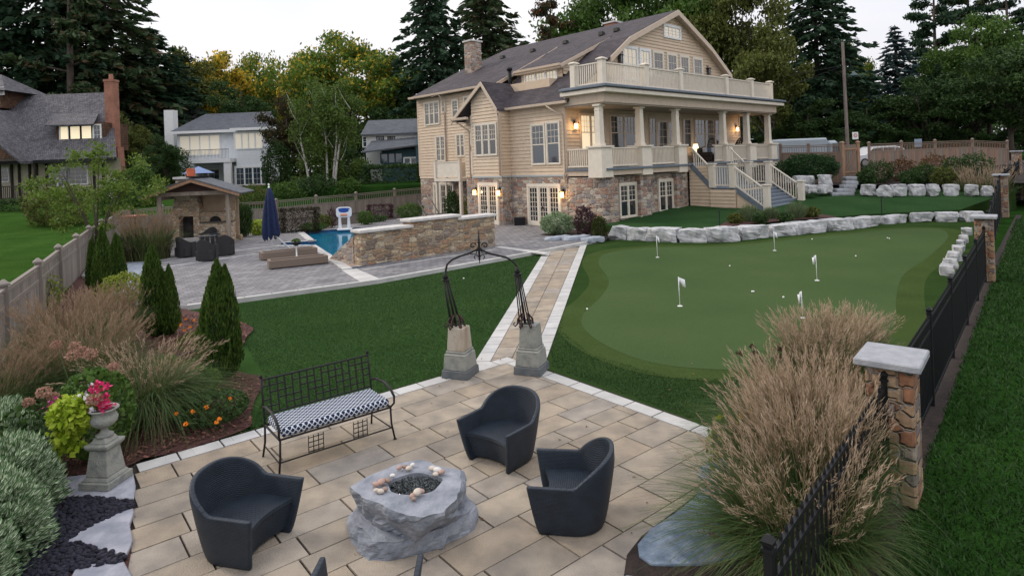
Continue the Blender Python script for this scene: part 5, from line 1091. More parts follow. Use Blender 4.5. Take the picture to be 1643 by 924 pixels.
# ================================================================ wicker armchairs round the fire pit
def weave():
    m = mat('charcoal_wicker', (.020,.030,.045), (.013,.020,.031), 9, .45, 0, spec=.32); N = m.node_tree.nodes; L = m.node_tree.links; p = N['Principled BSDF']; tc = N.new('ShaderNodeTexCoord')
    b = N.new('ShaderNodeTexBrick'); b.inputs['Scale'].default_value = 1; b.inputs['Brick Width'].default_value = .05; b.inputs['Row Height'].default_value = .02; b.inputs['Mortar Size'].default_value = .005; b.inputs['Mortar Smooth'].default_value = 1
    L.new(tc.outputs['UV'], b.inputs['Vector']); bp = N.new('ShaderNodeBump'); bp.invert = True; bp.inputs['Distance'].default_value = .005; bp.inputs['Strength'].default_value = .8; L.new(b.outputs['Fac'], bp.inputs['Height']); L.new(bp.outputs[0], p.inputs['Normal'])
    return m
WEAVE = weave()
def armchair_plan(s, k):
    """s in -1..1 from one arm front round the back to the other; k scales the plan"""
    W_, Dp = .375*k, .37*k
    if abs(s) > .66: t = (abs(s)-.66)/.34; x = W_*(1-.02*t); y = -.02+(.38*t)*1.0; return math.copysign(x, s), y*k
    a = s/.66*PI/2; ex = .9; return W_*math.copysign(abs(math.sin(a))**ex, a), -.02*k-Dp*abs(math.cos(a))**ex
def armchair(loc, rz, label):
    """open side towards +y"""
    t = thing('wicker_armchair', label, 'armchair', (loc[0], loc[1], .012), rz, 'charcoal wicker armchairs round the fire pit'); t.scale = (1.12, 1.08, .83)
    n = 56; rows = 12
    def top(s): c = max(0, 1-(abs(s)/.62)**2.2) if abs(s) < .62 else 0; return .585+.275*c**.8-(.0 if abs(s) < .62 else .0)
    def kz(z, h): f = z/.7; return .74+.28*min(1, f)**.75-.02*max(0, f-1)
    def shell(ins, flip):
        V = []; 
        for i in range(n+1):
            s = -1+2*i/n; h = top(s)
            for j in range(rows+1):
                z = .0+h*j/rows; k = kz(z, h); x, y = armchair_plan(s, k)
                if ins:
                    x2, y2 = armchair_plan(s-.001, k); x3, y3 = armchair_plan(s+.001, k); tx, ty = x3-x2, y3-y2; l = math.hypot(tx, ty) or 1; x -= -ty/l*ins*-1*-1; y -= tx/l*ins*-1*-1 if False else 0
                    # inward normal: left of travel direction
                    x0, y0 = armchair_plan(s, k); nx, ny = -ty/l, tx/l; 
                    if nx*(0-x0)+ny*(.1-y0) < 0: nx, ny = -nx, -ny
                    x, y = x0+nx*ins, y0+ny*ins
                V.append((x, y, z))
        return V
    o_, i_ = shell(0, 0), shell(.042, 1); R = rows+1; N_ = (n+1)*R; F = []
    for i in range(n):
        for j in range(rows): a = i*R+j; F.append((a, a+R, a+R+1, a+1)); F.append((N_+a, N_+a+1, N_+a+R+1, N_+a+R))
        a = i*R+rows; F.append((a, a+R, N_+a+R, N_+a)); a = i*R; F.append((a, N_+a, N_+a+R, a+R))
    for i in (0, n):
        for j in range(rows): a = i*R+j; F.append((a, a+1, N_+a+1, N_+a))
    UVs = lambda idx: ((idx % N_)//R/n*2.2, (idx % R)/rows*.75)
    me = bpy.data.meshes.new('shell'); me.from_pydata(o_+i_, [], F); me.materials.append(WEAVE)
    bm = bmesh.new(); bm.from_mesh(me); bmesh.ops.recalc_face_normals(bm, faces=bm.faces); L = bm.loops.layers.uv.new('UVMap'); bm.verts.ensure_lookup_table()
    for f in bm.faces:
        f.smooth = True
        for l in f.loops: l[L].uv = UVs(l.vert.index)
    bm.to_mesh(me); bm.free(); o = bpy.data.objects.new('shell', me); COL.objects.link(o); o.parent = t
    bv = o.modifiers.new('b', 'BEVEL'); bv.width = .012; bv.segments = 2; bv.limit_method = 'ANGLE'; bv.angle_limit = math.radians(50)
    mb = MB(); zs = .37; k = kz(zs, .6); fr = []; m_ = 12
    back = [armchair_plan(-1+2*i/40, k*.93) for i in range(41)]; e0, e1 = back[0], back[-1]
    front_ = [(e1[0]+(e0[0]-e1[0])*i/m_, e1[1]-.03-.075*math.sin(PI*i/m_)) for i in range(m_+1)]
    loop = back+front_; mb.prism(loop, zs-.05, zs); st = mb.build('seat', WEAVE, t, bevel=.012)
    mb = MB(); V = []
    kb = .74*.93
    for i in range(m_+1):
        x = e1[0]+(e0[0]-e1[0])*i/m_; y = e1[1]-.035-.075*math.sin(PI*i/m_); V += [(x, y, zs-.05), (x*.86, y*.84-.01, .04), (x, y-.03, zs-.05), (x*.86, y*.84-.04, .04)]
    mb.add(V, [q for i in range(m_) for q in ((4*i,4*i+1,4*i+5,4*i+4),(4*i+2,4*i+6,4*i+7,4*i+3),(4*i+1,4*i+3,4*i+7,4*i+5))]); mb.build('front_apron', WEAVE, t)
def facing(fx, fy): return math.atan2(fy, fx)-PI/2
armchair((-.22, 7.38), facing(-.64,-.77), 'charcoal wicker armchair at the rear of the fire pit, nearest the stone arch')
armchair((.46, 6.08), facing(-.98,.16), 'charcoal wicker armchair on the right of the fire pit, open side facing left')
armchair((-2.62, 5.82), facing(.95,-.27), 'charcoal wicker armchair on the left of the fire pit, in front of the bench')
armchair((-1.2, 4.46), facing(0,1), 'charcoal wicker armchair cut off by the bottom edge, only its arm tips showing')
# ================================================================ boulder fire pit
FROCK = mat('fire_pit_rock', (.15,.17,.205), (.31,.33,.37), 5.5, .85, 1, 22, c3=(.235,.255,.295), spec=.35, detail=9, lo=.28, hi=.72)
FROCK.node_tree.nodes['Bump'].inputs['Distance'].default_value = .02
t = thing('fire_pit', 'blue-grey boulder fire pit of two stacked rocks with black glass bowl', 'fire pit', (-1.08, 5.92, .012)); t.scale = (.95, .95, .97)
def rocklayer(name, bot, top, z0, z1, seed, mid=1.03, hole=None):
    def samp(poly, n):
        P = [Vector((x, y, 0)) for x, y in poly]; L = [0]
        for i in range(len(P)): L.append(L[-1]+(P[(i+1) % len(P)]-P[i]).length)
        out = []
        for k in range(n):
            s = L[-1]*k/n; i = max(j for j in range(len(P)) if L[j] <= s+1e-9); f_ = (s-L[i])/max(1e-6, L[i+1]-L[i]); out.append(P[i].lerp(P[(i+1) % len(P)], f_))
        return out
    n = 72; A, B_ = samp(bot, n), samp(top, n); V = []; rows = 12
    for j in range(rows+1):
        f_ = j/rows
        for k in range(n):
            p = A[k].lerp(B_[k], f_); r_ = 1+(mid-1)*math.sin(PI*f_); q = Vector((p.x*r_, p.y*r_, z0+(z1-z0)*f_))
            nn = Vector((p.x, p.y, 0)).normalized(); d = noise.fractal(q*3.2+Vector((seed,0,0)), 1, 2, 5)*.03+(noise.ridged_multi_fractal(q*4.5+Vector((seed,2,0)), 1, 2.2, 4, 1, 2)-1)*.016+noise.cell(Vector((q.x*6+seed, q.y*6+q.x*2, q.z*5+q.y*2)))*.03
            q += nn*d*(1 if 0 < j < rows else .5)+Vector((0, 0, noise.noise(q*3+Vector((seed,5,0)))*.03 if j > rows-2 else 0)); V.append(q)
    F = [(j*n+k, j*n+(k+1) % n, (j+1)*n+(k+1) % n, (j+1)*n+k) for j in range(rows) for k in range(n)]
    mb = MB(); b0 = len(V); inner = 0
    if hole:
        rings = 6; base = rows*n
        for r_ in range(1, rings+1):
            f_ = r_/rings
            for k in range(n):
                p = V[base+k]; a = 2*PI*k/n; a = math.atan2(p.y-hole[1], p.x-hole[0]); h = Vector((hole[0]+hole[2]*math.cos(a)*(1+.06*math.sin(5*a)), hole[1]+hole[3]*math.sin(a), z1))
                q = p.lerp(h, f_); q.z = p.z*(1-f_)+z1*f_+noise.fractal(q*5, 1, 2, 3)*.012; V.append(q)
            s0 = base if r_ == 1 else len(V)-2*n; s1 = len(V)-n
            F += [(s0+k, s0+(k+1) % n, s1+(k+1) % n, s1+k) for k in range(n)]
        s0 = len(V)-n
        for k in range(n): p = V[s0+k]; V.append(Vector((p.x, p.y, z1-.07)))
        s1 = len(V)-n; F += [(s0+k, s0+(k+1) % n, s1+(k+1) % n, s1+k) for k in range(n)]; F.append(tuple(s1+k for k in range(n)))
    else:
        base = rows*n; c = sum((V[base+k] for k in range(n)), Vector())/n; rings = 5; prev = base
        for r_ in range(1, rings):
            f_ = r_/rings; st = len(V)
            for k in range(n): q = V[base+k].lerp(c, f_); q.z += noise.fractal(q*4, 1, 2, 3)*.02; V.append(q)
            F += [(prev+k, prev+(k+1) % n, st+(k+1) % n, st+k) for k in range(n)]; prev = st
        V.append(c); F += [(prev+k, prev+(k+1) % n, len(V)-1) for k in range(n)]
    mb.add(V, F); return mb.build(name, FROCK, t)
rocklayer('base_slab', [(-.68,.18),(-.6,-.1),(-.35,-.42),(-.12,-.42),(.3,-.26),(.62,.0),(.66,.22),(.5,.55),(0,.72),(-.5,.55)], [(-.62,.12),(-.55,-.1),(-.3,-.38),(-.05,-.40),(.3,-.25),(.58,.0),(.62,.2),(.45,.5),(0,.66),(-.5,.5)], 0, .17, 3)
rocklayer('top_rock', [(-.52,.2),(-.45,-.02),(-.2,-.2),(.12,-.42),(.22,-.25),(.42,-.12),(.5,.1),(.46,.4),(0,.55),(-.4,.5)], [(-.60,.02),(-.42,-.2),(-.12,-.42),(.2,-.58),(.38,-.5),(.50,-.3),(.50,.05),(.46,.3),(.05,.5),(-.22,.48),(-.5,.2)], .15, .47, 11, 1.06, (.04,.03,.27,.21))
FG = mat('black_fire_glass', (1,1,1), isl=[(.004,.006,.008),(.012,.02,.024),(.02,.035,.038),(.004,.006,.008),(.16,.20,.2)], rough=.12, spec=.9)
mb = MB(); r = random.Random(9)
for _ in range(1500):
    a = r.uniform(0, 2*PI); q = math.sqrt(r.random()); x, y = .04+.27*q*math.cos(a), .03+.205*q*math.sin(a); s = r.uniform(.006,.013); z = .425+.02*r.random(); b = r.uniform(0, 6)
    P = [(x+s*math.cos(b+k*2.1), y+s*math.sin(b+k*2.1), z+r.uniform(-.004,.004)) for k in range(3)]; mb.add(P+[(x, y, z+s*.9)], [(0,1,3),(1,2,3),(2,0,3)])
tag(mb.build('fire_glass', FG, t, uv=False), kind='stuff')
mb = MB(); mb.lathe([(.001,.42),(.29,.42),(.29,.415)], (.04,.03,0), 24, .78); mb.build('glass_tray', IRON, t, uv=False)
pm = [mat('pink_pebble', (.42,.27,.22), (.36,.24,.2), 20, .6), mat('cream_pebble', (.55,.48,.40), (.48,.42,.36), 20, .6), mat('white_pebble', (.62,.60,.57), rough=.6), mat('brown_pebble', (.28,.19,.15), (.22,.16,.13), 20, .6)]
PBW = ['pinkish','cream','whitish','brown']
for i, (px, py, s, k) in enumerate([(603,779,.038,0),(612,776,.045,0),(622,773,.04,3),(604,788,.03,1),(611,790,.035,1),(618,786,.03,3),(641,752,.035,0),(650,750,.03,3),(656,753,.035,1),(662,747,.03,2),(630,764,.028,2),(694,754,.04,1),(702,757,.045,2),(709,759,.035,0),(699,762,.03,1),(662,797,.035,0),(670,793,.05,1),(676,790,.035,0),(664,801,.025,3)]):
    g = G(px, py, .49); mb = MB(); a = rnd.uniform(0, 3); rr = [(max(.001, s*math.sin(PI*j/8)), -s*.62*math.cos(PI*j/8)) for j in range(9)]; mb.lathe(rr, (0,0,0), 12, rnd.uniform(.65,.9))
    where = 'on the left rim' if px < 626 else 'on the back rim' if px < 670 and py < 770 else 'on the right rim' if px > 685 else 'on the front rim'
    o = mb.build('pebble', pm[k], smooth=True, uv=False, loc=(g.x, g.y, .47+s*.62+.012)); o.rotation_euler = (0, 0, a)
    tag(o, f'{ORD[i]} of the rim pebbles, {PBW[k]}, {where} of the fire pit bowl', 'pebble', 'rounded pebbles on the fire pit rim')
# ================================================================ iron bench with patterned cushion
t = thing('iron_bench', 'black iron lattice-back bench with navy and white patterned cushion', 'bench', (-2.22, 7.555, .012), math.radians(37.7))
BL_ = .70
def legpath(s, fr): return [(s*BL_, 0 if fr else .58, .0), (s*BL_, .02 if fr else .56, .2), (s*BL_, .0 if fr else .54, .42)]
for s in (-1, 1):
    mb = MB(); mb.tube([(s*BL_*1.04,-.03,.0),(s*BL_*1.0,.0,.2),(s*BL_*.99,-.0,.42)], .013, 8); mb.lathe([(.02,0),(.024,.006),(.012,.02)], (s*BL_*1.04,-.03,0), 10); mb.build('leg', IRON, t, smooth=True)
    mb = MB(); mb.tube([(s*BL_*1.02,.64,0),(s*BL_,.58,.2),(s*BL_,.56,.42),(s*BL_,.62,.75),(s*BL_,.66,.95)], .013, 8); mb.lathe([(.014,.95),(.02,.97),(.012,.99),(.001,1.0)], (s*BL_,.66,0), 8); mb.build('leg', IRON, t, smooth=True)
    mb = MB(); mb.tube([(s*BL_,.60,.62),(s*BL_*1.02,.45,.66),(s*BL_*1.03,.2,.67),(s*BL_*1.03,.04,.63),(s*BL_*1.03,-.06,.56),(s*BL_*1.03,-.05,.47),(s*BL_*1.0,.0,.42)], [.014,.016,.018,.018,.016,.013,.012], 8); mb.build('armrest', IRON, t, smooth=True)
mb = MB()
for y in (0, .56): mb.tube([(-BL_,y,.41),(BL_,y,.41)], .013, 8)
for s in (-1, 1): mb.tube([(s*BL_,0,.41),(s*BL_,.56,.41)], .013, 8); mb.tube([(s*BL_*1.01,0,.14),(s*BL_*1.0,.58,.14)], .009, 6)
for k in range(1, 9): x = -BL_+2*BL_*k/9; mb.bar((x,0,.405),(x,.56,.405),.02,.006)
mb.build('seat_frame', IRON, t, uv=False)
mb = MB(); mb.tube([(-BL_,.0,.15),(BL_,.0,.15)], .009, 6)
for cx_ in (-.28, .28):
    for k in range(4): x = cx_-.09+.06*k; mb.bar((x,0,.15),(x,0,.36),.008); z = .17+k*.055; mb.bar((cx_-.09,0,z),(cx_+.09,0,z),.008)
mb.build('stretcher', IRON, t, uv=False)
mb = MB()
def bp2(u, z): return (u, .56+(z-.42)*.19, z)
mb.tube([bp2(-BL_,.93),bp2(BL_,.93)], .013, 8); mb.tube([bp2(-BL_,.53),bp2(BL_,.53)], .011, 8)
nx_ = 15
for k in range(1, nx_): x = -BL_+2*BL_*k/nx_; mb.bar(bp2(x,.53),bp2(x,.93),.015)
for j in range(1, 5):
    z = .53+.4*j/5
    for k in range(nx_):
        if (k+j) % 4 == 3: continue
        x = -BL_+2*BL_*k/nx_; mb.bar(bp2(x,z),bp2(x+2*BL_/nx_,z),.015)
mb.build('lattice_back', IRON, t, uv=False)
cm = mat('trellis_fabric', (.015,.02,.05), rough=.9); N = cm.node_tree.nodes; L = cm.node_tree.links; p = N['Principled BSDF']; tc = N.new('ShaderNodeTexCoord')
sx = N.new('ShaderNodeSeparateXYZ'); L.new(tc.outputs['UV'], sx.inputs[0])
def M1(op, a, b=None, v=None):
    n = N.new('ShaderNodeMath'); n.operation = op; L.new(a, n.inputs[0])
    if b is not None: L.new(b, n.inputs[1])
    if v is not None: n.inputs[1].default_value = v
    return n.outputs[0]
cxx = M1('COSINE', M1('MULTIPLY', sx.outputs[0], v=2*PI/.065)); cyy = M1('COSINE', M1('MULTIPLY', sx.outputs[1], v=2*PI/.065)); ab = M1('ABSOLUTE', M1('ADD', cxx, cyy)); lt = M1('LESS_THAN', ab, v=.5)
mx_ = N.new('ShaderNodeMix'); mx_.data_type = 'RGBA'; mx_.inputs[6].default_value = (.012,.018,.05,1); mx_.inputs[7].default_value = (.55,.60,.66,1); L.new(lt, mx_.inputs[0]); L.new(mx_.outputs[2], p.inputs['Base Color'])
mb = MB(); mb.box(-BL_+.02,BL_-.02,-.02,.54,.425,.53); mb.build('cushion', cm, t, bevel=.03)
# ================================================================ stone pedestals and iron arch
def pedestal(name, label, c, rz, m):
    t = thing(name, label, 'pedestal', (c[0], c[1], .012), rz, 'stone pedestals under the iron arch')
    mb = MB(); mb.cbox((0,0),.47,.47,0,.13,0,.455,.455); mb.build('plinth', CONCD, t, bevel=.008)
    mb = MB(); mb.cbox((0,0),.42,.42,.131,.36,0,.385,.385); mb.cbox((0,0),.40,.40,.361,.40,0,.34,.34); mb.cbox((0,0),.35,.35,.401,.43); mb.build('block', CONC, t, bevel=.01)
    mb = MB(); mb.cbox((0,0),.315,.315,.431,.80,0,.27,.27); mb.build('shaft', m, t, bevel=.01)
pedestal('stone_pedestal', 'rust-stained stone pedestal on the left foot of the arch', (-.98,10.32), -.38, CONCS)
pedestal('stone_pedestal', 'grey lichened stone pedestal on the right foot of the arch', (.20,10.36), -.38, CONC)
YA = 10.34; t = thing('iron_arch', 'rusty black wrought-iron arch with scrolls standing on two stone pedestals', 'garden arch', (-.39, YA, .0))
def AP_(px, py, dy=0): d = D(px, py, YA); return Vector((d.x+.39, dy, d.z))
for (b, tpp, gl) in (((732,524),(715,446),1),((843,522),(830,437),1)):
    B0 = AP_(*b); T0 = AP_(*tpp)
    mb = MB()
    for k in range(4):
        a = PI/4+k*PI/2+.3; mb.tube([B0+Vector((.105*math.cos(a),.105*math.sin(a),.0)), T0+Vector((.05*math.cos(a),.05*math.sin(a),-.02))], .010, 6)
    mb.tube([B0+Vector((0,0,.0)), B0.lerp(T0,.5), T0], [.022,.018,.015], 8)
    mb.tube([T0+Vector((.065*math.cos(k*PI/6),.065*math.sin(k*PI/6),-.03)) for k in range(13)], .012, 6, False); mb.tube([B0+Vector((.125*math.cos(k*PI/6),.125*math.sin(k*PI/6),.06)) for k in range(13)], .012, 6, False)
    mb.lathe([(.02,.0),(.05,.02),(.03,.07),(.02,.12)], tuple(T0+Vector((0,0,-.02))), 8); mb.build('lattice_post', IRON, t, smooth=True, uv=False)
    mb = MB()
    for k in range(6):
        a = k*PI/3; u = Vector((math.cos(a), math.sin(a), 0)); pts = [B0+u*.05+Vector((0,0,.2)), B0+u*.12+Vector((0,0,.11)), B0+u*.13+Vector((0,0,.03)), B0+u*.17+Vector((0,0,-.01)), B0+u*.2+Vector((0,0,.03)), B0+u*.17+Vector((0,0,.055))]; mb.tube(pts, [.014,.016,.014,.012,.012,.01], 6)
    mb.build('scroll_foot', RUST, t, smooth=True, uv=False)
ZZ = lambda u, v: AP_(680+.2923*u, 370+.2923*v)
arc = [ZZ(*p) for p in ((120,240),(121,215),(128,185),(155,160),(200,140),(250,124),(285,108),(303,92))]; arc2 = [ZZ(*p) for p in ((303,92),(320,108),(355,124),(400,135),(455,148),(490,170),(510,195),(518,222))]
mb = MB(); mb.tube(arc, .017, 8); mb.tube(arc2, .017, 8); mb.build('arch_bow', IRON, t, smooth=True, uv=False)
mb = MB(); c = ZZ(303, 92)
for s in (-1, 1):
    mb.tube([c+Vector((s*(.10-.055*math.cos(a)*(1-a/9)), 0, .03+.055*math.sin(a)*(1-a/9))) for a in [x*.5 for x in range(0, 14)]], .010, 6)
    mb.tube([c+Vector((s*.02,0,-.02)), c+Vector((s*.05,0,-.10)), c+Vector((s*.12,0,-.115)), c+Vector((s*.17,0,-.09)), c+Vector((s*.19,0,-.12))], .009, 6)
    mb.tube([c+Vector((s*(.05-.035*math.cos(a)), 0, -.16+.035*math.sin(a))) for a in [x*.55 for x in range(0, 9)]], .008, 6)
mb.tube([c+Vector((0,0,.28)), c+Vector((0,0,.1)), c+Vector((0,0,-.1)), c+Vector((0,0,-.27))], [.006,.018,.018,.005], 8)
for dz, rr in ((.08,.032),(-.06,.03),(-.19,.024)): mb.lathe([(.005,dz-rr),(rr,dz),(.005,dz+rr)], tuple(c), 8)
mb.build('finial', IRON, t, smooth=True, uv=False)
# ================================================================ urn on pedestal
UX, UY = -4.72, 7.05
t = thing('urn_pedestal', 'tapered grey stone pedestal carrying the flower urn', 'pedestal', (UX, UY, .05), -.12); t.scale = (.74, .76, .8)
mb = MB(); mb.cbox((0,0),.50,.50,0,.10); mb.cbox((0,0),.44,.44,.101,.15,0,.38,.38); mb.build('plinth', CONC, t, bevel=.01)
mb = MB(); mb.cbox((0,0),.37,.37,.151,.50,0,.28,.28); mb.build('shaft', CONC, t, bevel=.01)
mb = MB(); mb.cbox((0,0),.30,.30,.501,.55,0,.38,.38); mb.cbox((0,0),.38,.38,.551,.59); mb.cbox((0,0),.26,.26,.591,.66,0,.20,.20); mb.build('cornice', CONC, t, bevel=.008)
t = thing('stone_urn', 'ribbed grey stone urn overflowing with flowers', 'urn', (UX, UY, .578), 0); t.scale = (.75, .75, .8)
mb = MB(); prof = [(.12,0),(.12,.03),(.07,.05),(.045,.09),(.06,.12),(.12,.15),(.17,.2),(.185,.26),(.165,.30),(.15,.33),(.19,.37),(.21,.385),(.20,.40),(.17,.39),(.14,.34)]; n = 48; vs_ = []
for (r_, z) in prof:
    for k in range(n): a = 2*PI*k/n; q = r_*(1+(.03*abs(math.sin(10*a)) if .14 < z < .29 else 0)); vs_.append((q*math.cos(a), q*math.sin(a), z))
mb.add(vs_, [(i*n+k, i*n+(k+1)%n, (i+1)*n+(k+1)%n, (i+1)*n+k) for i in range(len(prof)-1) for k in range(n)]+[tuple(range(n-1,-1,-1))]); mb.build('bowl', CONC, t, smooth=True)
mb = MB(); mb.lathe([(.001,.36),(.155,.36),(.15,.34)], n=20); mb.build('potting_soil', SOIL, t)
# ================================================================ vehicles, pole and signs behind the fence
c = D(1247, 240, 50); e = D(1347, 240, 50); z1 = D(1290, 222, 50).z; t = thing('white_trailer', 'long pale blue-grey box trailer parked behind the fence beside the porch', 'trailer', (c.x, 50, 2.0))
PALE = mat('pale_vehicle', (.28,.33,.37), (.33,.38,.42), 1, .35); Lh = e.x-c.x
mb = MB(); mb.box(0, Lh*.82, 0, 2.3, .5, z1-2.0-.02); mb.build('body', PALE, t, bevel=.12); mb = MB(); mb.box(Lh*.825, Lh, .05, 2.25, .45, z1-2.25); mb.build('cab', PALE, t, bevel=.2)
mb = MB(); mb.box(Lh*.9, Lh*.99, -.0, .06, 1.0, z1-2.5); mb.build('side_window', GLASS, t)
for x in (Lh*.15, Lh*.88): mb = MB(); mb.tube([(x,-.02,.36),(x,.28,.36)], .36, 18); w_ = mb.build('wheel', mat('tyre', (.02,.02,.02)), t); mb = MB(); mb.tube([(x,-.03,.36),(x,-.018,.36)], .2, 14); mb.build('rim', mat('rim_metal', (.4,.4,.4), metal=.6, rough=.3), w_)
def suv(loc, rz, label, m, s=1):
    t = thing('parked_car', label, 'car', loc, rz); 
    prof = [(0,.35),(0,.85),(.1,1.0),(.95,1.08),(1.5,1.55),(1.8,1.66),(3.4,1.68),(4.1,1.55),(4.45,1.1),(4.6,1.0),(4.62,.4),(4.3,.3),(.2,.28)]
    mb = MB(); mb.xprism(prof, 0, 1.85, 'y'); b = mb.build('body', m, t, bevel=.08)
    for y in (-.012, 1.85):
        mb = MB(); mb.xprism([(1.15,1.12),(1.6,1.5),(2.35,1.55),(2.35,1.12)], y, y+.012, 'y'); mb.build('side_window', GLASS, t); mb = MB(); mb.xprism([(2.45,1.12),(2.45,1.55),(3.35,1.55),(3.35,1.12)], y, y+.012, 'y'); mb.build('side_window', GLASS, t); mb = MB(); mb.xprism([(3.45,1.12),(3.45,1.54),(3.95,1.46),(4.2,1.14)], y, y+.012, 'y')
        mb.build('side_window', GLASS, t)
    for x in (.85, 3.75):
        for y in (-.03, 1.66): mb = MB(); mb.tube([(x,y,.36),(x,y+.22,.36)], .36, 20); w_ = mb.build('wheel', mat('tyre', (.02,.02,.02)), t); yy = y-.006 if y < 0 else y+.226; mb = MB(); mb.tube([(x,yy-.004,.36),(x,yy+.004,.36)], .24, 16); mb.build('rim', mat('rim_metal', (.4,.4,.4), metal=.6, rough=.3), w_)
    mb = MB(); mb.box(-.01,.12,.08,.4,.72,.86); mb.build('headlight', GLASS, t); mb = MB(); mb.box(-.01,.12,1.45,1.77,.72,.86); mb.build('headlight', GLASS, t)
g = D(1372, 277, 51); suv((g.x, 51, 2.0), .03, 'white car parked behind the gate, wheel showing through the gap', mat('white_car_paint', (.6,.62,.65), rough=.25, spec=.6))
b = D(1360, 232, 56); tt = D(1352, 68, 56)
t = thing('telephone_pole', 'tall weathered wooden utility pole with a street light arm', 'utility pole', (b.x, 56, 2.0))
mb = MB(); mb.tube([(0,0,-.2),(tt.x-b.x,0,tt.z-2.0)], [.17,.12], 10); mb.build('pole', mat('pole_wood', (.16,.13,.115), (.24,.20,.18), 4, .9, .4, 20, stretch=(3,3,.4)), t)
l = D(1368, 121, 56); a0 = D(1356, 105, 56)
mb = MB(); mb.tube([(a0.x-b.x,0,a0.z-2.0),(a0.x-b.x+.3,-.1,a0.z-1.75),(l.x-b.x,-.2,l.z-1.6)], .03, 6); mb.build('lamp_arm', FENCEB, t)
mb = MB(); mb.lathe([(.04,.45),(.12,.3),(.35,.1),(.38,.02),(.1,-.05)], (l.x-b.x,-.2,l.z-2.0-.1), 14); mb.build('lamp_shade', mat('green_enamel', (.09,.14,.14)), t, smooth=True)
mb = MB()
for q in ((-6,0),(-14,.5)): mb.tube([(a0.x-b.x,0,a0.z-2.0),((a0.x-b.x)*.5+q[0]*.5,0,a0.z-3.0),(q[0],-2,a0.z-3.9+q[1])], .02, 4)
mb.build('wire', FENCEB, t, uv=False)
p = D(1372, 222, 47); q = D(1377, 212, 47); t = thing('road_sign', 'small white parking sign with red marking on a post by the gate', 'sign', (p.x, 47, 1.9))
mb = MB(); mb.cbox((0,0),.06,.05,0,q.z-1.9); mb.build('post', FENCEB, t); w_ = .22
mb = MB(); mb.box(-w_,w_,-.05,-.03,q.z-1.9-.55,q.z-1.9); s_ = mb.build('sign_plate', WHITE, t); mb = MB(); mb.tube([(.12*math.cos(k*PI/8),-.055,q.z-2.15+.12*math.sin(k*PI/8)) for k in range(17)], .02, 4, False); mb.bar((-.09,-.055,q.z-2.06),(.09,-.055,q.z-2.24),.03,.01); mb.build('sign_mark', mat('sign_red', (.5,.03,.03)), s_)
p = D(1468, 236, 48); q = D(1479, 223, 48); t = thing('notice_board', 'blue-grey square sign behind the right wooden fence', 'sign', (p.x, 48, 1.9))
mb = MB(); mb.box(0,q.x-p.x,0,.04,q.z-1.9-.62,q.z-1.9); mb.build('sign_plate', mat('blue_sign', (.25,.33,.42)), t); mb = MB(); mb.cbox(((q.x-p.x)/2,.06),.06,.04,0,q.z-2.0); mb.build('post', FENCEB, t)
# white lattice arbour / flag: small black stakes on upper lawn
for px, pt, pb, lb in ((1155,340,366,'short dark stake light in the mulch row near the steps'),(1415,320,346,'thin dark stake on the upper lawn above the boulder wall')):
    g = G(px, pb, .47); h = D(px, pt, g.y).z-.45; mb = MB(); mb.tube([(0,0,0),(0,0,h)], .018, 6); mb.lathe([(.03,h),(.035,h+.03),(.005,h+.05)], n=8); tag(mb.build('stake_light', FENCEB, loc=(g.x, g.y, .45)), lb, 'garden light')
# ================================================================ vegetation
def unit(R, n):
    v = R.randn(n, 3); return v/np.linalg.norm(v, axis=1)[:, None]
def leaves(name, C, size, m, parent=None, R=None, asp=.5, dirs=None, droop=0, uv=False, jit=.3):
    """one rhombic leaf (or leaf spray) per point of C"""
    R = R or np.random.RandomState(1); n = len(C); s = np.asarray(size)*(1-jit+2*jit*R.rand(n)) if np.ndim(size) == 0 else np.asarray(size)
    a = unit(R, n) if dirs is None else dirs+R.randn(n, 3)*.25
    a[:, 2] -= droop; a /= np.linalg.norm(a, axis=1)[:, None]; b = np.cross(a, unit(R, n)); b /= np.linalg.norm(b, axis=1)[:, None]
    a *= (s/2)[:, None]; b *= (s*asp/2)[:, None]; bend = np.cross(a, b); bend /= (np.linalg.norm(bend, axis=1)[:, None]+1e-9); bend *= (s*.12)[:, None]
    V = np.stack([C-a, C+b+bend-a*.1, C+a, C-b+bend-a*.1], axis=1).reshape(-1, 3)
    U = np.tile(np.array([[.5,0],[1,.5],[.5,1],[0,.5]]), (n, 1)) if uv else None
    o = npmesh(name, V, 4, m, U); o.parent = parent; return o
def clumps(R, cents, rad, per, flat=.75, shell=.55):
    out = []
    for c, r in zip(cents, rad):
        n = int(per*r*r) if per < 0 else per; u = unit(R, n); q = (shell+(1-shell)*R.rand(n))[:, None]
        u[:, 2] *= flat; out.append(np.array(c)+u*q*r*(1+.25*R.randn(n, 1)*.6))
    return np.concatenate(out)
def tag_tree(t, label, cat='tree', group=None): return tag(t, label, cat, group)
PARK = []   # prototypes; the first placement takes the prototype itself
def proto(name, build):
    t = bpy.data.objects.new(name, None); COL.objects.link(t); build(t); t['_free'] = 1; return t
def put(p, loc, sc, rz, label, cat='tree', group=None, m=None):
    if p.get('_free'): del p['_free']; o = p; o.location = loc; o.rotation_euler = (0, 0, rz); o.scale = sc; tag(o, label, cat); (group and tag(o, group=group))
    else: o = dup(p, loc, rz, label, group, sc); o['category'] = cat
    for k in ('group',):
        if not group and k in o.keys(): del o[k]
    for c in o.children:
        if c.name.split('.')[0] in ('crown', 'foliage'): c.material_slots[0].link = 'OBJECT'; c.material_slots[0].material = m or c.data.materials[0]
    return o
DG = leafmat('dark_green_leaves', [(0.021,0.048,0.014),(0.039,0.083,0.021),(0.060,0.113,0.028),(0.028,0.060,0.016)])
MG = leafmat('mid_green_leaves', [(.035,.085,.014),(.065,.135,.022),(.10,.18,.034),(.048,.10,.018)])
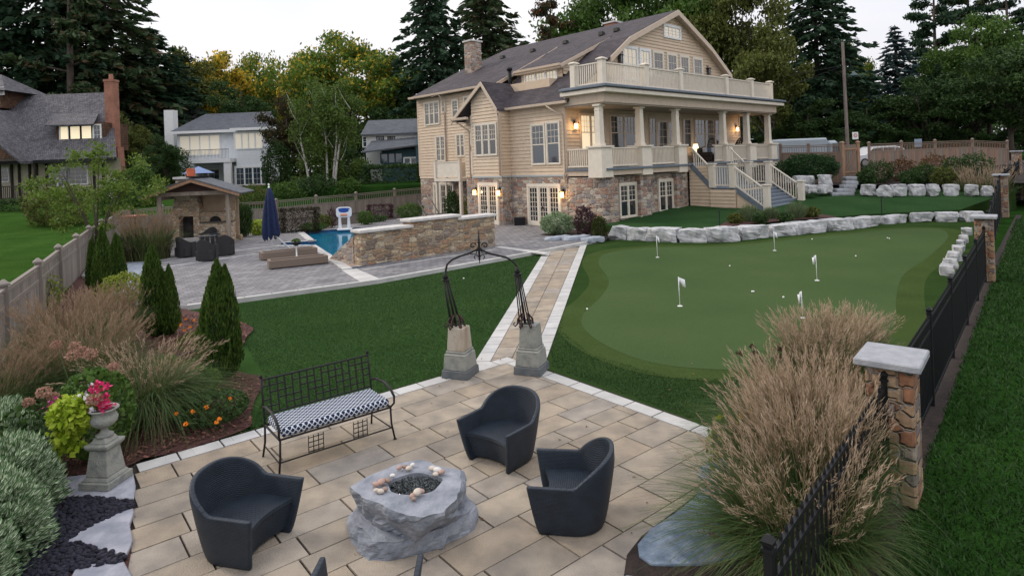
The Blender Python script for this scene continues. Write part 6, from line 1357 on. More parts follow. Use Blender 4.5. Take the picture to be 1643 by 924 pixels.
LG = leafmat('light_green_leaves', [(.06,.12,.02),(.11,.19,.03),(.15,.23,.05),(.08,.15,.025)])
SUNGOLD = leafmat('sunlit_gold_leaves', [(.07,.12,.014),(.12,.16,.015),(.75,.50,.05),(.85,.62,.10),(.12,.17,.02),(.62,.40,.03)], .5)  # gold leaves paint low sunlight into the crown
GREENSUN = leafmat('green_sunlit_leaves', [(0.054,0.120,0.017),(0.084,0.168,0.024),(0.132,0.228,0.034),(0.072,0.144,0.022),(0.720,0.504,0.048),(0.108,0.192,0.029),(0.090,0.168,0.024),(0.060,0.132,0.019)], .4)  # the few gold leaves are sunlit patches put into the colour
RUSTL = leafmat('rusty_leaves', [(.10,.045,.02),(.16,.07,.03),(.05,.04,.018),(.20,.11,.04)])
OLIVE = leafmat('olive_leaves', [(0.057,0.075,0.017),(0.103,0.127,0.025),(0.138,0.161,0.034),(0.069,0.092,0.021)])
BLUEN = leafmat('blue_spruce_needles', [(0.021,0.046,0.048),(0.040,0.075,0.076),(0.057,0.098,0.098),(0.025,0.052,0.055)])
DARKN = leafmat('dark_needles', [(0.018,0.045,0.025),(0.033,0.073,0.037),(0.050,0.098,0.048),(0.022,0.055,0.030)])
PINEN = leafmat('pine_needles', [(0.029,0.058,0.026),(0.048,0.086,0.036),(0.070,0.110,0.043),(0.036,0.067,0.029),(0.132,0.084,0.042)])
PURP = leafmat('purple_leaves', [(.035,.015,.022),(.065,.028,.038),(.09,.04,.05),(.045,.02,.03)])
THUJA = leafmat('arborvitae_sprays', [(.022,.055,.009),(.045,.095,.014),(.075,.135,.02),(.10,.16,.028),(.03,.065,.01)])
LIME = leafmat('lime_leaves', [(.22,.34,.02),(.34,.46,.03),(.42,.52,.06),(.28,.40,.03)], .3)
YEL = leafmat('yellow_green_leaves', [(.16,.22,.03),(.26,.32,.04),(.10,.16,.02),(.34,.34,.05)], .3)
def decid(seed, H=10, R0=3.6, n=46, per=330, leaf=.30, z0=.28, bare=.0):
    def b(t):
        R = np.random.RandomState(seed); cs = []; rs = []
        while len(cs) < n:
            u = unit(R, 1)[0]*(R.rand()**.4); c = np.array([u[0]*R0, u[1]*R0, H*(z0+1)/2+u[2]*H*(1-z0)/2*.9])
            if u[2] < -.5 and R.rand() < .5: continue
            cs.append(c); rs.append(R0*(.20+.16*R.rand()))
        P = clumps(R, cs, rs, per, .7, .35); leaves('crown', P, leaf, MG, t, R)
        mb = MB(); mb.tube([(0,0,-.4),(.05,0,H*.2),(-.05,.05,H*.5),(0,0,H*.8)], [.26,.2,.12,.04], 8)
        for c in cs[:22]: z = H*.18+(c[2]-H*.18)*.35; mb.tube([(0,0,z*.8),(c[0]*.45,c[1]*.45,z+.15*H*.4),tuple(c)], [.09,.055,.015], 5, False)
        mb.build('trunk', BARK, t, smooth=True, uv=False)
    return b
def spruce(seed, H=10, R0=2.2, wh=30, droop=.30, leaf=.34, per=20, gap=0, ex=.85):
    def b(t):
        R = np.random.RandomState(seed); P = []; Dd = []; mb = MB(); mb.tube([(0,0,-.4),(0,0,H*.5),(0,0,H*.99)], [.2,.11,.02], 8)
        for i in range(wh):
            f = (i+.5)/wh; z = H*(.06+.93*f); L = R0*(1-f)**ex*(.85+.3*R.rand())+.12; nb = int(7+4*(1-f))
            for k in range(nb):
                a = 2*PI*(k+R.rand())/nb; l = L*(.7+.45*R.rand()); d = np.array([math.cos(a), math.sin(a), 0])
                if R.rand() < gap: continue
                m_ = max(4, int(per*l)); s = (R.rand(m_)**.7)
                p = np.array([0,0,z])+np.outer(s*l, d); p[:, 2] += -droop*l*s**1.4+.10*l*s**4; side = np.cross(d, [0,0,1]); w = (R.rand(m_)-.5)*.55*l*(1.05-s)
                p += np.outer(w, side)+R.randn(m_, 3)*.04; p[:, 2] -= R.rand(m_)*.12
                P.append(p); Dd.append(np.tile(d*.8, (m_, 1))+np.outer(np.sign(w)*.6, side)-np.array([0,0,.35]))
                if k % 3 == 0: mb.tube([(0,0,z),tuple(d*l*.5+np.array([0,0,z-droop*l*.35])),tuple(d*l*.95+np.array([0,0,z-droop*l*.8]))], [.03,.018,.006], 4, False)
        leaves('crown', np.concatenate(P), leaf, DARKN, t, R, .42, np.concatenate(Dd)); mb.build('trunk', BARK, t, smooth=True, uv=False)
    return b
def pine(seed, H=10, n=34, R0=2.4, z0=.35):
    def b(t):
        R = np.random.RandomState(seed); mb = MB(); mb.tube([(0,0,-.4),(.08,0,H*.45),(-.05,.05,H*.98)], [.17,.11,.02], 8); cs = []; rs = []
        for i in range(n):
            f = z0+(1-z0)*(i+R.rand())/n; z = H*f; l = R0*(1.05-f)**.55*(.45+.75*R.rand()); a = R.rand()*2*PI; e = np.array([math.cos(a)*l, math.sin(a)*l, z+l*.12])
            mb.tube([(0,0,z-.1),tuple(e*.55+np.array([0,0,z*.45])*1.0),tuple(e)], [.05,.03,.01], 4, False)
            for q in (.5, .78, 1.0): cs.append(np.array([e[0]*q, e[1]*q, z+(e[2]-z)*q+R.randn()*.05])); rs.append(.28+.30*R.rand()*q)
        P = clumps(R, cs, rs, 105, .45, .2); leaves('crown', P, .26, PINEN, t, R, .38); mb.build('trunk', BARK, t, smooth=True, uv=False)
    return b
decA, decB, decC = proto('deciduous_tree', decid(11)), proto('deciduous_tree', decid(12, R0=4.2, n=56, leaf=.27, per=300)), proto('deciduous_tree', decid(13, R0=3.0, n=40, per=380, z0=.12, leaf=.26))
spA, spB = proto('spruce_tree', spruce(21)), proto('spruce_tree', spruce(22, R0=2.9, wh=30, droop=.42, gap=.12, per=24, ex=.55, leaf=.36))
piA, piB = proto('pine_tree', pine(31)), proto('pine_tree', pine(32, n=26, R0=2.9, z0=.2))
def tree(p, px, ptop, d, wpx, zb, label, m=None, group=None, nomw=None, H=10, cat='tree'):
    """stands at distance d on ground zb; crown reaches pixel row ptop and spans wpx pixels"""
    b = D(px, 300, d); q = D(px, ptop, d); h = q.z-zb; W0 = nomw or {id(decA):7.6,id(decB):8.8,id(decC):6.4,id(spA):4.5,id(spB):5.8,id(piA):4.6,id(piB):5.4}[id(p)]
    w = wpx*d/FPX/W0; s = h/H; return put(p, (b.x, d, zb), (w, w, s), rnd.uniform(0, 6.28), label, cat, group, m)
# --- tall conifers behind the dark house
tree(piB, 120, -90, 74, 250, 1.8, 'dense dark pine between the two spruces behind the shingle house', PINEN)
tree(spB, 85, -190, 78, 250, 1.8, 'tall spruce behind the dark shingle house, left of the brick chimney', DARKN)
tree(spB, 178, -120, 82, 250, 1.8, 'broad dark spruce rising directly above the brick chimney', PINEN)
tree(spB, 8, -40, 76, 200, 1.8, 'dark spruce behind the house turret at the left edge', DARKN)
tree(spB, 250, 40, 86, 220, 1.8, 'dark wide conifer right of the brick chimney with long level boughs', DARKN)
tree(piA, 290, 90, 92, 130, 1.8, 'sparse pine above the chimney of the white house', PINEN)
tree(decA, 292, 78, 94, 150, 1.9, 'brownish green tree between the left conifers and the golden tree', OLIVE)
tree(decC, 215, 165, 70, 70, 1.6, 'small olive-green tree between brick chimney and white house', OLIVE)
tree(decC, 268, 205, 62, 55, 1.3, 'dark leafy shrub tree in front of the white house chimney', DG)
tree(decC, 232, 225, 58, 50, 1.2, 'dark upright cypress-like tree left of the white house', DG)
# --- gold and green trees in the middle
tree(decA, 362, 78, 100, 130, 1.9, 'golden sunlit tree behind the white house', SUNGOLD)
tree(decB, 415, 72, 108, 110, 1.9, 'sunlit yellow and green tree top above the white house roof', GREENSUN)
tree(decC, 392, 108, 84, 110, 1.9, 'rounded dark green tree over the white house roof ridge', DG)
tree(decB, 545, 45, 96, 190, 1.9, 'large green tree with sunlit golden patches in the middle distance', GREENSUN)
tree(decA, 620, 75, 90, 170, 1.9, 'large green tree left of the twin spruces', GREENSUN)
tree(decB, 485, 75, 104, 80, 1.9, 'sunlit golden tree crown behind the birches', SUNGOLD)
tree(decA, 640, 150, 84, 120, 1.9, 'dark green tree behind the teal house roof', DG)
tree(decC, 655, 130, 98, 95, 1.9, 'mid green tree behind the left end of the beige house', MG)
tree(decC, 464, 140, 68, 85, 1.5, 'purplish brown-leaved tree beside the birches', leafmat('brown_green', [(.06,.045,.02),(.09,.065,.03),(.05,.06,.02),(.04,.035,.015)]))
tree(spB, 700, -50, 84, 190, 1.9, 'tall dark spruce left of the stone chimney', DARKN)
tree(spB, 785, -60, 88, 210, 1.9, 'tall dark spruce rising behind the stone chimney', PINEN)
# --- behind the house
tree(piB, 893, -30, 70, 120, 1.5, 'pine with rusty boughs behind the house roof', leafmat('rust_pine', [(.02,.05,.02),(.03,.06,.025),(.18,.07,.03),(.04,.07,.03)]))
tree(decC, 860, 62, 82, 130, 1.9, 'light green tree low behind the house roof', MG)
tree(decB, 985, -60, 76, 210, 1.9, 'tall leafy tree behind the roof ridge', MG)
tree(decA, 1090, -70, 72, 210, 1.9, 'tall open tree behind the gable peak', MG)
tree(decB, 1190, -60, 66, 190, 1.9, 'tall yellow-green tree right of the gable', OLIVE)
tree(decA, 1235, 40, 58, 130, 1.9, 'olive-green tree hanging beside the balcony corner', OLIVE)
tree(spB, 1318, -60, 66, 215, 1.9, 'massive dark spruce behind the trailer', DARKN)
tree(decC, 1378, 40, 74, 70, 1.9, 'tree with rusty sunlit edge behind the utility pole', GREENSUN)
tree(spA, 1445, 38, 70, 150, 1.9, 'blue-grey spruce standing alone against the sky', BLUEN)
tree(piA, 1508, -60, 74, 125, 1.9, 'tall slender pine with open crown at the right', DARKN)
tree(piA, 1565, -75, 80, 140, 1.9, 'tallest pine at the right edge of the sky gap', PINEN)
tree(piB, 1625, -60, 76, 170, 1.9, 'tall pine at the right border of the picture', DARKN)
tree(decC, 1300, 150, 60, 120, 1.9, 'dark undergrowth tree behind the trailer roof', DG)
tree(decC, 1395, 150, 62, 110, 1.9, 'dark bushy tree right of the utility pole', DG)
tree(decA, 1490, 120, 60, 130, 1.9, 'dark leafy tree behind the notice board', DG)
tree(decC, 1560, 90, 64, 130, 1.9, 'dark green bushy tree over the right wooden fence', DG)
tree(decA, 1625, 70, 58, 150, 1.9, 'broad dark tree at the right border behind the far pillar', DG)
tree(spA, 1510, 100, 68, 90, 1.9, 'short dark spruce between the blue spruce and the tall pines', DARKN)
tree(decA, 1592, 15, 66, 130, 1.9, 'tall leafy dark tree between the two right-hand pines', MG)
tree(decB, 1525, 65, 70, 110, 1.9, 'leafy tree under the slender pine above the notice board', MG)
for i in range(20):
    px = -60+i*92+rnd.uniform(-15, 15); tree([decA, decC, spA][i % 3], px, 165+rnd.uniform(-20, 25) if px < 1200 else 120, 116+rnd.uniform(-4, 6), 120, 1.9, f'{ORD[i]} dark background tree from the left along the horizon', [DG, MG, DARKN][i % 3], 'far row of background trees')
R = np.random.RandomState(66); n = 60000; X = R.uniform(-150, 190, n); hh = 7.5+2.5*np.sin(X*.21)+1.8*np.sin(X*.53+1); P = np.c_[X, 108+R.randn(n)*2.2, 1.6+hh*R.rand(n)]
tag(leaves('far_woods', P, .75, DG, None, R, .6), kind='stuff')
# low dark thicket under the trees beyond the road
for i in range(9):
    px = 1255+i*50; tree(decC, px, 190+rnd.uniform(-10,12), 60+rnd.uniform(-2,3), 70, 1.9, f'{ORD[i]} dark thicket shrub from the left behind the road', DG, 'thicket behind the road', cat='shrub')
# --- birches
def birch(t):
    R = np.random.RandomState(41); mb = MB(); tr = [((0,0),(.1,.0),(-.5,.2,8.2)),((.35,.1),(.9,.2),(1.0,0,8.6)),((-1.4,.2),(-2.1,0),(-2.3,.3,6.0)),((.5,0),(1.2,0),(1.9,.2,5.6))]
    for i, (a, b, c) in enumerate(tr):
        for _ in (0,):
            mb2 = MB(); mb2.tube([(a[0],a[1],-.4),((a[0]+b[0])/2,a[1],2.5),(b[0]*.9+c[0]*.1,b[1],4.6),c], [.12,.10,.07,.02], 8)
            for k in range(5): z = 3+k*1.0; f = z/c[2]; x = a[0]+(c[0]-a[0])*f; s = R.choice([-1, 1]); mb2.tube([(x,0,z),(x+s*.5,R.randn()*.3,z+.8),(x+s*.9,R.randn()*.5,z+1.7)], [.035,.02,.008], 5, False)
            mb2.build('trunk', BIRCHB, t, smooth=True, uv=False)
    cs = []; rs = []
    for _ in range(54):
        u = unit(R, 1)[0]*R.rand()**.4; cs.append([u[0]*3.3, u[1]*2.2+.6, 6.2+u[2]*3.7]); rs.append(.8+.5*R.rand())
    for _ in range(14): cs.append([R.randn()*2.3, 1.6+R.rand(), 1+2*R.rand()]); rs.append(.9)
    P = clumps(R, cs, rs, 330, .8, .3); leaves('crown', P, .20, BIRCHL, t, R, .5, droop=.3)
BIRCHB = mat('birch_bark', (.55,.53,.50), (.12,.11,.10), 9, .8, .3, 20, lo=.5, hi=.62, stretch=(1,1,3)); BIRCHL = leafmat('birch_leaves', [(.06,.115,.020),(.095,.16,.030),(.135,.20,.042),(.07,.125,.022)])
bi = proto('birch_tree', birch); g = D(525, 300, 60); hh = D(510, 118, 60).z
put(bi, (g.x, 60, .6), (1.12, 1.12, (hh-.6)/9.9), 0, 'clump of white-trunked birches behind the pool fence')
# small light tree in front of the dark house
def smalltree(t):
    R = np.random.RandomState(43); mb = MB(); cs = []; rs = []
    for k in range(6): a = k*1.05; mb.tube([(0,0,-.1),(math.cos(a)*.4,math.sin(a)*.3,1.2),(math.cos(a)*1.3,math.sin(a)*.9,2.5+.6*R.rand())], [.05,.035,.012], 6, False)
    mb.build('trunk', BARK, t, smooth=True, uv=False)
    for _ in range(60): u = unit(R, 1)[0]*R.rand()**.35; cs.append([u[0]*2.3, u[1]*1.8, 2.15+u[2]*1.45]); rs.append(.28+.25*R.rand())
    P = clumps(R, cs, rs, 70, .5, .2); leaves('crown', P, .13, leafmat('fresh_leaves', [(.07,.13,.018),(.12,.19,.028),(.17,.25,.045),(.09,.15,.022)], .35), t, R, .45)
st_ = proto('small_tree', smalltree); g = D(128, 300, 26)
put(st_, (g.x+.3, 26.5, .1), (1.15, 1.1, 1.34), 0, 'airy light green young tree in front of the dark shingle house')
# --- generic shrub: ellipsoid of leaves
def shrub(name, label, x, y, z, rx, ry, h, m, leaf=.08, n=1400, seed=0, cat='shrub', group=None, box=False, dirs_up=False, droop=0, asp=.5):
    R = np.random.RandomState(seed or int(rnd.random()*1e6)); t = thing(name, label, cat, (x, y, z), 0, group); P = []
    if box: P = (R.rand(n, 3)-.5)*2; k = R.randint(0, 3, n); sg = np.sign(R.rand(n)-.5); P[np.arange(n), k] = sg*(.8+.2*R.rand(n)); P = np.c_[P[:,0]*rx, P[:,1]*ry, (P[:,2]+1)/2*h]+R.randn(n, 3)*.03
    else:
        u = unit(R, n); lum = 1+.22*np.sin(u[:,0]*6+seed)*np.cos(u[:,1]*5+u[:,2]*4); q = (.55+.45*R.rand(n)**.5)*lum; P = np.c_[u[:,0]*rx*q, u[:,1]*ry*q, h*.48+u[:,2]*h*.5*q]; P = P[P[:,2] > .0]
    d = None
    if dirs_up: d = np.c_[P[:,0]/rx*.6, P[:,1]/ry*.6, np.ones(len(P))]
    leaves('foliage', P, leaf, m, t, R, asp, d, droop)
    mb = MB()
    for k in range(5): a = k*1.3; mb.tube([(0,0,-.03),(rx*.25*math.cos(a),ry*.25*math.sin(a),h*.35),(rx*.5*math.cos(a),ry*.5*math.sin(a),h*.7)], [.02,.015,.006], 5, False)
    mb.build('stem', BARK, t, smooth=True, uv=False); return t
def shrubpx(name, label, px, pb, ptop, wpx, z, m, **k):
    g = G(px, pb, z); h = D(px, ptop, g.y).z-z; r_ = wpx*g.y/FPX/2; return shrub(name, label, g.x, g.y+r_*.5, z, r_, r_*k.pop('dep', .8), h, m, **k)
BROWNG = leafmat('brown_hedge', [(.03,.022,.016),(.05,.035,.022),(.035,.045,.02),(.02,.018,.014)])
shrubpx('hedge', 'dark brown-green clipped hedge block behind the umbrella', 476, 374, 335, 62, .1, BROWNG, n=2600, leaf=.11, box=True, dep=.35)
shrubpx('hedge', 'small dark purple hedge block right of the basketball hoop', 608, 351, 329, 40, .1, PURP, n=1500, leaf=.11, box=True, dep=.4)
shrubpx('shrub', 'yellow-green perennial left of the basketball hoop', 515, 368, 344, 30, .1, OLIVE, n=900, leaf=.12)
shrubpx('shrub', 'low green groundcover shrub in front of the brown hedge', 498, 372, 358, 40, .1, MG, n=700, leaf=.12)
shrubpx('shrub', 'purple spiky perennial by the pool fence', 532, 366, 333, 18, .1, PURP, n=500, leaf=.14, dirs_up=True, asp=.2)
shrubpx('shrub', 'green bush right beside the basketball hoop', 584, 361, 338, 28, .1, MG, n=900, leaf=.11)
shrubpx('shrub', 'low green perennial at the pool bed behind the hoop', 600, 357, 346, 40, .1, DG, n=700, leaf=.12)
shrubpx('shrub', 'bright green rounded bush beside the slatted loungers', 656, 353, 326, 44, .1, MG, n=1700, leaf=.11)
shrubpx('shrub', 'lime hosta with broad leaves right of the pavilion', 410, 378, 352, 30, .1, LIME, n=260, leaf=.22)
shrubpx('shrub', 'tall dark green ornamental grass against the pavilion post', 386, 381, 327, 32, .1, DG, n=1500, leaf=.35, dirs_up=True, asp=.1)
shrubpx('conifer_shrub', 'narrow dark green conifer near the lower french doors', 726, 352, 306, 26, .1, DG, n=1500, leaf=.13, dirs_up=True)
shrubpx('shrub', 'yellow-green shrub between narrow conifer and house wall', 750, 352, 318, 24, .1, YEL, n=900, leaf=.1)
shrubpx('shrub', 'dark leafy shrub by the rear wing of the house', 708, 340, 304, 24, .1, MG, n=900, leaf=.14)
shrubpx('shrub', 'silvery green mounded shrub by the lower french doors', 895, 378, 341, 56, .1, leafmat('silver_green', [(.16,.24,.12),(.26,.36,.2),(.34,.42,.27),(.14,.22,.09)]), n=3600, leaf=.10, seed=5)
shrubpx('shrub', 'purple barberry at the stone corner of the house', 940, 380, 330, 34, .1, PURP, n=2000, leaf=.09, seed=8)
shrubpx('shrub', 'narrow dark green bush between barberry and first boulder', 963, 384, 346, 25, .1, leafmat('deep_olive', [(.03,.045,.01),(.05,.07,.014),(.07,.09,.02)]), n=1500, leaf=.08, dirs_up=True)
for i, (px, pb, pt, w, m, lb, up) in enumerate([(1183,360,342,26,OLIVE,'low olive shrub leftmost in the mulch row above the boulders',0),(1222,359,343,24,DG,'small dark shrub in the mulch row left of centre',0),(1205,357,330,34,leafmat('pale_grass', [(.10,.15,.07),(.14,.19,.09),(.18,.23,.12)]),'pale feathery grass tuft left in the mulch row',1),(1264,357,341,26,DG,'dark rounded shrub in the middle of the mulch row',0),(1282,352,326,30,leafmat('pale_grass', [(.10,.15,.07),(.14,.19,.09),(.18,.23,.12)]),'pale feathery grass tuft in front of the porch steps',1),(1306,350,332,26,OLIVE,'rounded olive shrub at the right end of the mulch row',0),(1240,352,334,26,leafmat('pale_grass', [(.10,.15,.07),(.14,.19,.09),(.18,.23,.12)]),'pale grass tuft between the two dark mulch-row shrubs',1)]):
    shrubpx('shrub', lb, px, pb, pt, w, .46, m, n=800, leaf=.1 if not up else .3, dirs_up=bool(up), asp=.5 if not up else .06, seed=30+i)
HEDGE_LATER = 1
for i, (px, pb, pt, w, m, lb) in enumerate([(1418,296,256,46,DG,'dark green bush at the left end of the right-hand shrub border'),(1455,294,252,50,RUSTL,'rusty brown shrub second in the right-hand border'),(1492,296,262,46,DG,'dark shrub third in the right-hand border'),(1508,290,246,50,RUSTL,'brownish shrub behind the yellow-green bush in the border'),(1521,298,268,38,OLIVE,'yellow-green rounded bush in the right-hand border'),(1545,294,250,50,DG,'dark green bush fifth in the right-hand border'),(1578,294,244,50,DG,'tall dark bush beside the plume grass near the far pillar'),(1470,298,272,40,DG,'low dark bush over the boulders in the right-hand border'),(1395,300,270,30,DG,'small dark shrub beside the stone steps')]):
    shrubpx('shrub', lb, px, pb, pt, w, 1.3, m, n=1500, leaf=.13, seed=60+i)
# neighbours' hedges
def bush(label, px, pt, d, w, zb, m, n=1500, leaf=.2, box=False, seed=1, name='shrub', dep=.6):
    g = D(px, 300, d); h = D(px, pt, d).z-zb; r_ = w*d/FPX/2; return shrub(name, label, g.x, d, zb, r_, r_*dep, h, m, leaf=leaf, n=n, box=box, seed=seed, cat='hedge' if name == 'hedge' else 'shrub')
bush('dark green hedge below the teal house verandah', 632, 264, 60, 96, .5, DG, 7000, .22, True, 71, 'hedge', .25)
bush('long dark green hedge above the far boulders beside the porch', 1298, 247, 38.6, 98, 1.75, leafmat('hedge_green', [(.018,.055,.018),(.034,.085,.028),(.05,.11,.035)]), 9000, .13, False, 51, 'hedge', .3)
bush('clipped dark hedge in front of the dark shingle house', 10, 320, 46, 70, .9, DG, 2500, .16, True, 72, 'hedge', .2)
bush('leafy green bushes behind the pavilion roof', 222, 262, 48, 66, .5, MG, 4200, .2, False, 73)
bush('round green bush left of the pavilion behind the fence', 185, 285, 44, 60, .3, MG, 3200, .17, False, 74)
bush('dark green shrub mass under the small light tree', 90, 296, 40, 110, .3, OLIVE, 3800, .18, False, 75)
bush('climbing shrub at the white house balcony', 285, 235, 69, 44, 1.5, DG, 2600, .22, False, 76)
bush('low green shrub behind the pool fence below the birches', 455, 292, 54, 60, .4, MG, 2600, .2, False, 77)
bush('dark shrub behind the pool fence at the foot of the birch trunks', 510, 280, 56, 80, .4, DG, 3400, .22, False, 78)
bush('green shrub behind the fence between birches and entrance steps', 560, 285, 55, 44, .4, MG, 2000, .2, False, 79)
bush('flowering shrub behind the fence under the white house windows', 405, 296, 50, 60, .3, OLIVE, 2000, .16, False, 80)
bush('tree-like dark shrub right of the white house wall', 445, 225, 66, 50, 1.2, DG, 3600, .24, False, 81)
bush('dark shrub filling the gap left of the teal house', 560, 235, 68, 44, 1.2, DG, 3000, .24, False, 82)
# --- columnar conifers of the bed
def thuja(t, tips=((0,0,1.0,.26),(.12,.05,.95,.2),(-.13,-.02,.82,.2),(.02,-.12,.9,.2)), n=2600, leaf=.055):
    R = np.random.RandomState(91+len(tips)); P = []; Dd = []
    for (x, y, h, r_) in tips:
        z = R.rand(n)**.85*h; a = R.rand(n)*2*PI; f = z/h; rr = r_*np.minimum(1, (f*6)**.5)*(1-f**2.2)**.75*(.72+.32*R.rand(n)+.10*np.sin(a*5+z*9))
        P.append(np.c_[x*(1-.2*f)+rr*np.cos(a), y+rr*np.sin(a), z*1.0+.02]); Dd.append(np.c_[np.cos(a)*.45, np.sin(a)*.45, np.ones(n)*1.2])
    leaves('foliage', np.concatenate(P), leaf, THUJA, t, R, .42, np.concatenate(Dd)); mb = MB(); mb.tube([(0,0,-.05),(0,0,.7)], [.03,.01], 6); mb.build('trunk', BARK, t, uv=False)
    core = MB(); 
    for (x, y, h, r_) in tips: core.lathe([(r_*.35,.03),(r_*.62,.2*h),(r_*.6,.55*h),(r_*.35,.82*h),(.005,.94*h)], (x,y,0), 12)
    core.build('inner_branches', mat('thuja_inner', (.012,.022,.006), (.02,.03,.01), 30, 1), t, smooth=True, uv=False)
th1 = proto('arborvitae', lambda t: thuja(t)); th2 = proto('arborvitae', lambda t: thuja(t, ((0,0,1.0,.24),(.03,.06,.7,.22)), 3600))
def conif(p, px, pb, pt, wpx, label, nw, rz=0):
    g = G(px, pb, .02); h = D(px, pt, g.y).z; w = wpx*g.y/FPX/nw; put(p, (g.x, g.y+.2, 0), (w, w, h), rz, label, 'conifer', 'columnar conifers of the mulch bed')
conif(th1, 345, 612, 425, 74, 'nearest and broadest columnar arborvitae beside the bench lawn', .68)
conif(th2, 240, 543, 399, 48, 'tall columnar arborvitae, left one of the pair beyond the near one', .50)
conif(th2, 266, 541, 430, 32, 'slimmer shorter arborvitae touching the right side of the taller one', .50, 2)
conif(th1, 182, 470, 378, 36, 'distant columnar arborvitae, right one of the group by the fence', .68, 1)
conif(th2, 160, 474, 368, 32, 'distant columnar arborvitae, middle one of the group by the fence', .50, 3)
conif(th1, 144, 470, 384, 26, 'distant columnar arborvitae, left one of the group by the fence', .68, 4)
# --- ornamental grasses
BLG = leafmat('grass_blades_green', [(.030,.070,.018),(.05,.10,.025),(.075,.13,.035),(.12,.15,.05)], .3)
BLD = leafmat('grass_blades_dry', [(.20,.15,.08),(.26,.19,.11),(.16,.14,.07),(.10,.13,.05)], .3)
PLM = leafmat('grass_plumes', [(.38,.28,.19),(.48,.37,.26),(.30,.21,.14),(.58,.47,.35)], .35, .8)
PLR = leafmat('reddish_plumes', [(.20,.13,.085),(.28,.19,.125),(.24,.17,.11),(.36,.27,.19)], .35, .8)
def grass_clump(t, seed, n=1500, H=1.45, rad=.28, lean=.55, plumes=420, w=.006, plm=None, dry=.18, bias=(0,0), fine=14):
    R = np.random.RandomState(seed)
    def curves(n, H, lean, seg, droopk):
        a = R.rand(n)*2*PI; r0 = rad*np.sqrt(R.rand(n)); b = np.c_[np.cos(a)*r0, np.sin(a)*r0, np.zeros(n)]
        a2 = a+R.randn(n)*.7; h = H*(.6+.45*R.rand(n)); l = lean*h*(.25+.85*R.rand(n)**1.2); tt = np.linspace(0, 1, seg+1)
        d = np.c_[np.cos(a2)+bias[0], np.sin(a2)+bias[1], np.zeros(n)]
        P = np.zeros((n, seg+1, 3))
        for i, s in enumerate(tt): P[:, i] = b+d*(l*s**1.9)[:, None]; P[:, i, 2] = h*(s-droopk*(l/h)**1.0*s**3.2)
        return P, a2
    def ribbons(name, P, a2, w, m, taper=True):
        n, k, _ = P.shape; side = np.c_[-np.sin(a2+R.randn(n)*.8), np.cos(a2), R.randn(n)*.2]; side /= np.linalg.norm(side, axis=1)[:, None]; V = []
        ws = np.linspace(1, .12, k) if taper else np.ones(k)
        L_ = P+side[:, None]*(w*ws)[None, :, None]; Rr = P-side[:, None]*(w*ws)[None, :, None]
        q = np.stack([L_[:, :-1], Rr[:, :-1], Rr[:, 1:], L_[:, 1:]], axis=2).reshape(-1, 3)
        V = q.reshape(n*(k-1)*4, 3)
        # weld strips so each blade is one island
        verts = np.stack([L_, Rr], axis=2).reshape(-1, 3); me = bpy.data.meshes.new(name); me.vertices.add(len(verts)); me.vertices.foreach_set('co', verts.astype(np.float32).ravel())
        base = (np.arange(n)*(2*k))[:, None]; j = np.arange(k-1)[None, :]*2; f = np.stack([base+j, base+j+1, base+j+3, base+j+2], axis=2).reshape(-1)
        me.loops.add(len(f)); me.loops.foreach_set('vertex_index', f.astype(np.int32)); nf = len(f)//4; me.polygons.add(nf); me.polygons.foreach_set('loop_start', np.arange(0, len(f), 4, dtype=np.int32)); me.polygons.foreach_set('loop_total', np.full(nf, 4, dtype=np.int32)); me.update(calc_edges=True)
        me.materials.append(m); o = bpy.data.objects.new(name, me); COL.objects.link(o); o.parent = t; return o
    P, a2 = curves(int(n*(1-dry)), H*.92, lean*1.25, 6, .62); ribbons('blades', P, a2, w, BLG)
    P, a2 = curves(max(10, int(n*dry)), H*.75, lean*1.4, 6, .7); ribbons('dry_blades', P, a2, w, BLD)
    P, a2 = curves(plumes, H*1.0, lean*.55, 6, .35); ribbons('stalks', P, a2, .0028, BLD, False)
    # feathery plumes: many fine hairs leaving the last third of each stalk
    tip = P[:, -1]; d = P[:, -1]-P[:, -2]; d /= np.linalg.norm(d, axis=1)[:, None]; C = []; Dd = []; L = .24*H/1.45
    for k in range(fine):
        s = k/fine; C.append(tip+d*(s-.45)*L+R.randn(plumes, 3)*.010); Dd.append(d*1.6+R.randn(plumes, 3)*.22*(1.1-s)+np.array([0,0,-.1]))
    leaves('plumes', np.concatenate(C), .085*H/1.45, plm or PLM, t, R, .10, np.concatenate(Dd))
def grass(label, x, y, rz=0, **k):
    t = thing('ornamental_grass', label, 'ornamental grass', (x, y, .02), rz); grass_clump(t, **k); return t
grass('near tall plume grass clump in front of the black fence, closest to the camera', 2.3, 5.2, bias=(-.22,.1), seed=101, n=4600, H=1.08, rad=.42, lean=.78, plumes=330)
grass('tall plume grass clump between patio slabs and nearest pillar', 2.75, 5.95, bias=(-.22,.1), seed=102, n=5200, H=1.24, rad=.45, lean=.62, plumes=640)
grass('plume grass clump just left of the nearest pillar cap', 3.08, 6.75, bias=(-.25,.1), seed=103, n=3600, H=1.22, rad=.42, lean=.6, plumes=520)
grass('rear plume grass clump behind the pillar, in front of the green', 4.25, 8.75, seed=104, n=2400, H=1.18, rad=.42, lean=.7, plumes=440)
grass('rearmost plume grass clump against the fence beside the green', 4.95, 9.35, seed=105, n=1800, H=1.1, rad=.36, lean=.65, plumes=340)
grass('huge reddish plume grass clump behind the hydrangea at left', -6.7, 9.6, seed=106, n=3400, H=1.36, rad=.55, lean=.8, plumes=380, plm=PLR, dry=.25)
grass('tall reddish plume grass clump against the left fence', -7.9, 10.9, seed=107, n=2800, H=1.4, rad=.5, lean=.6, plumes=380, plm=PLR, dry=.3)
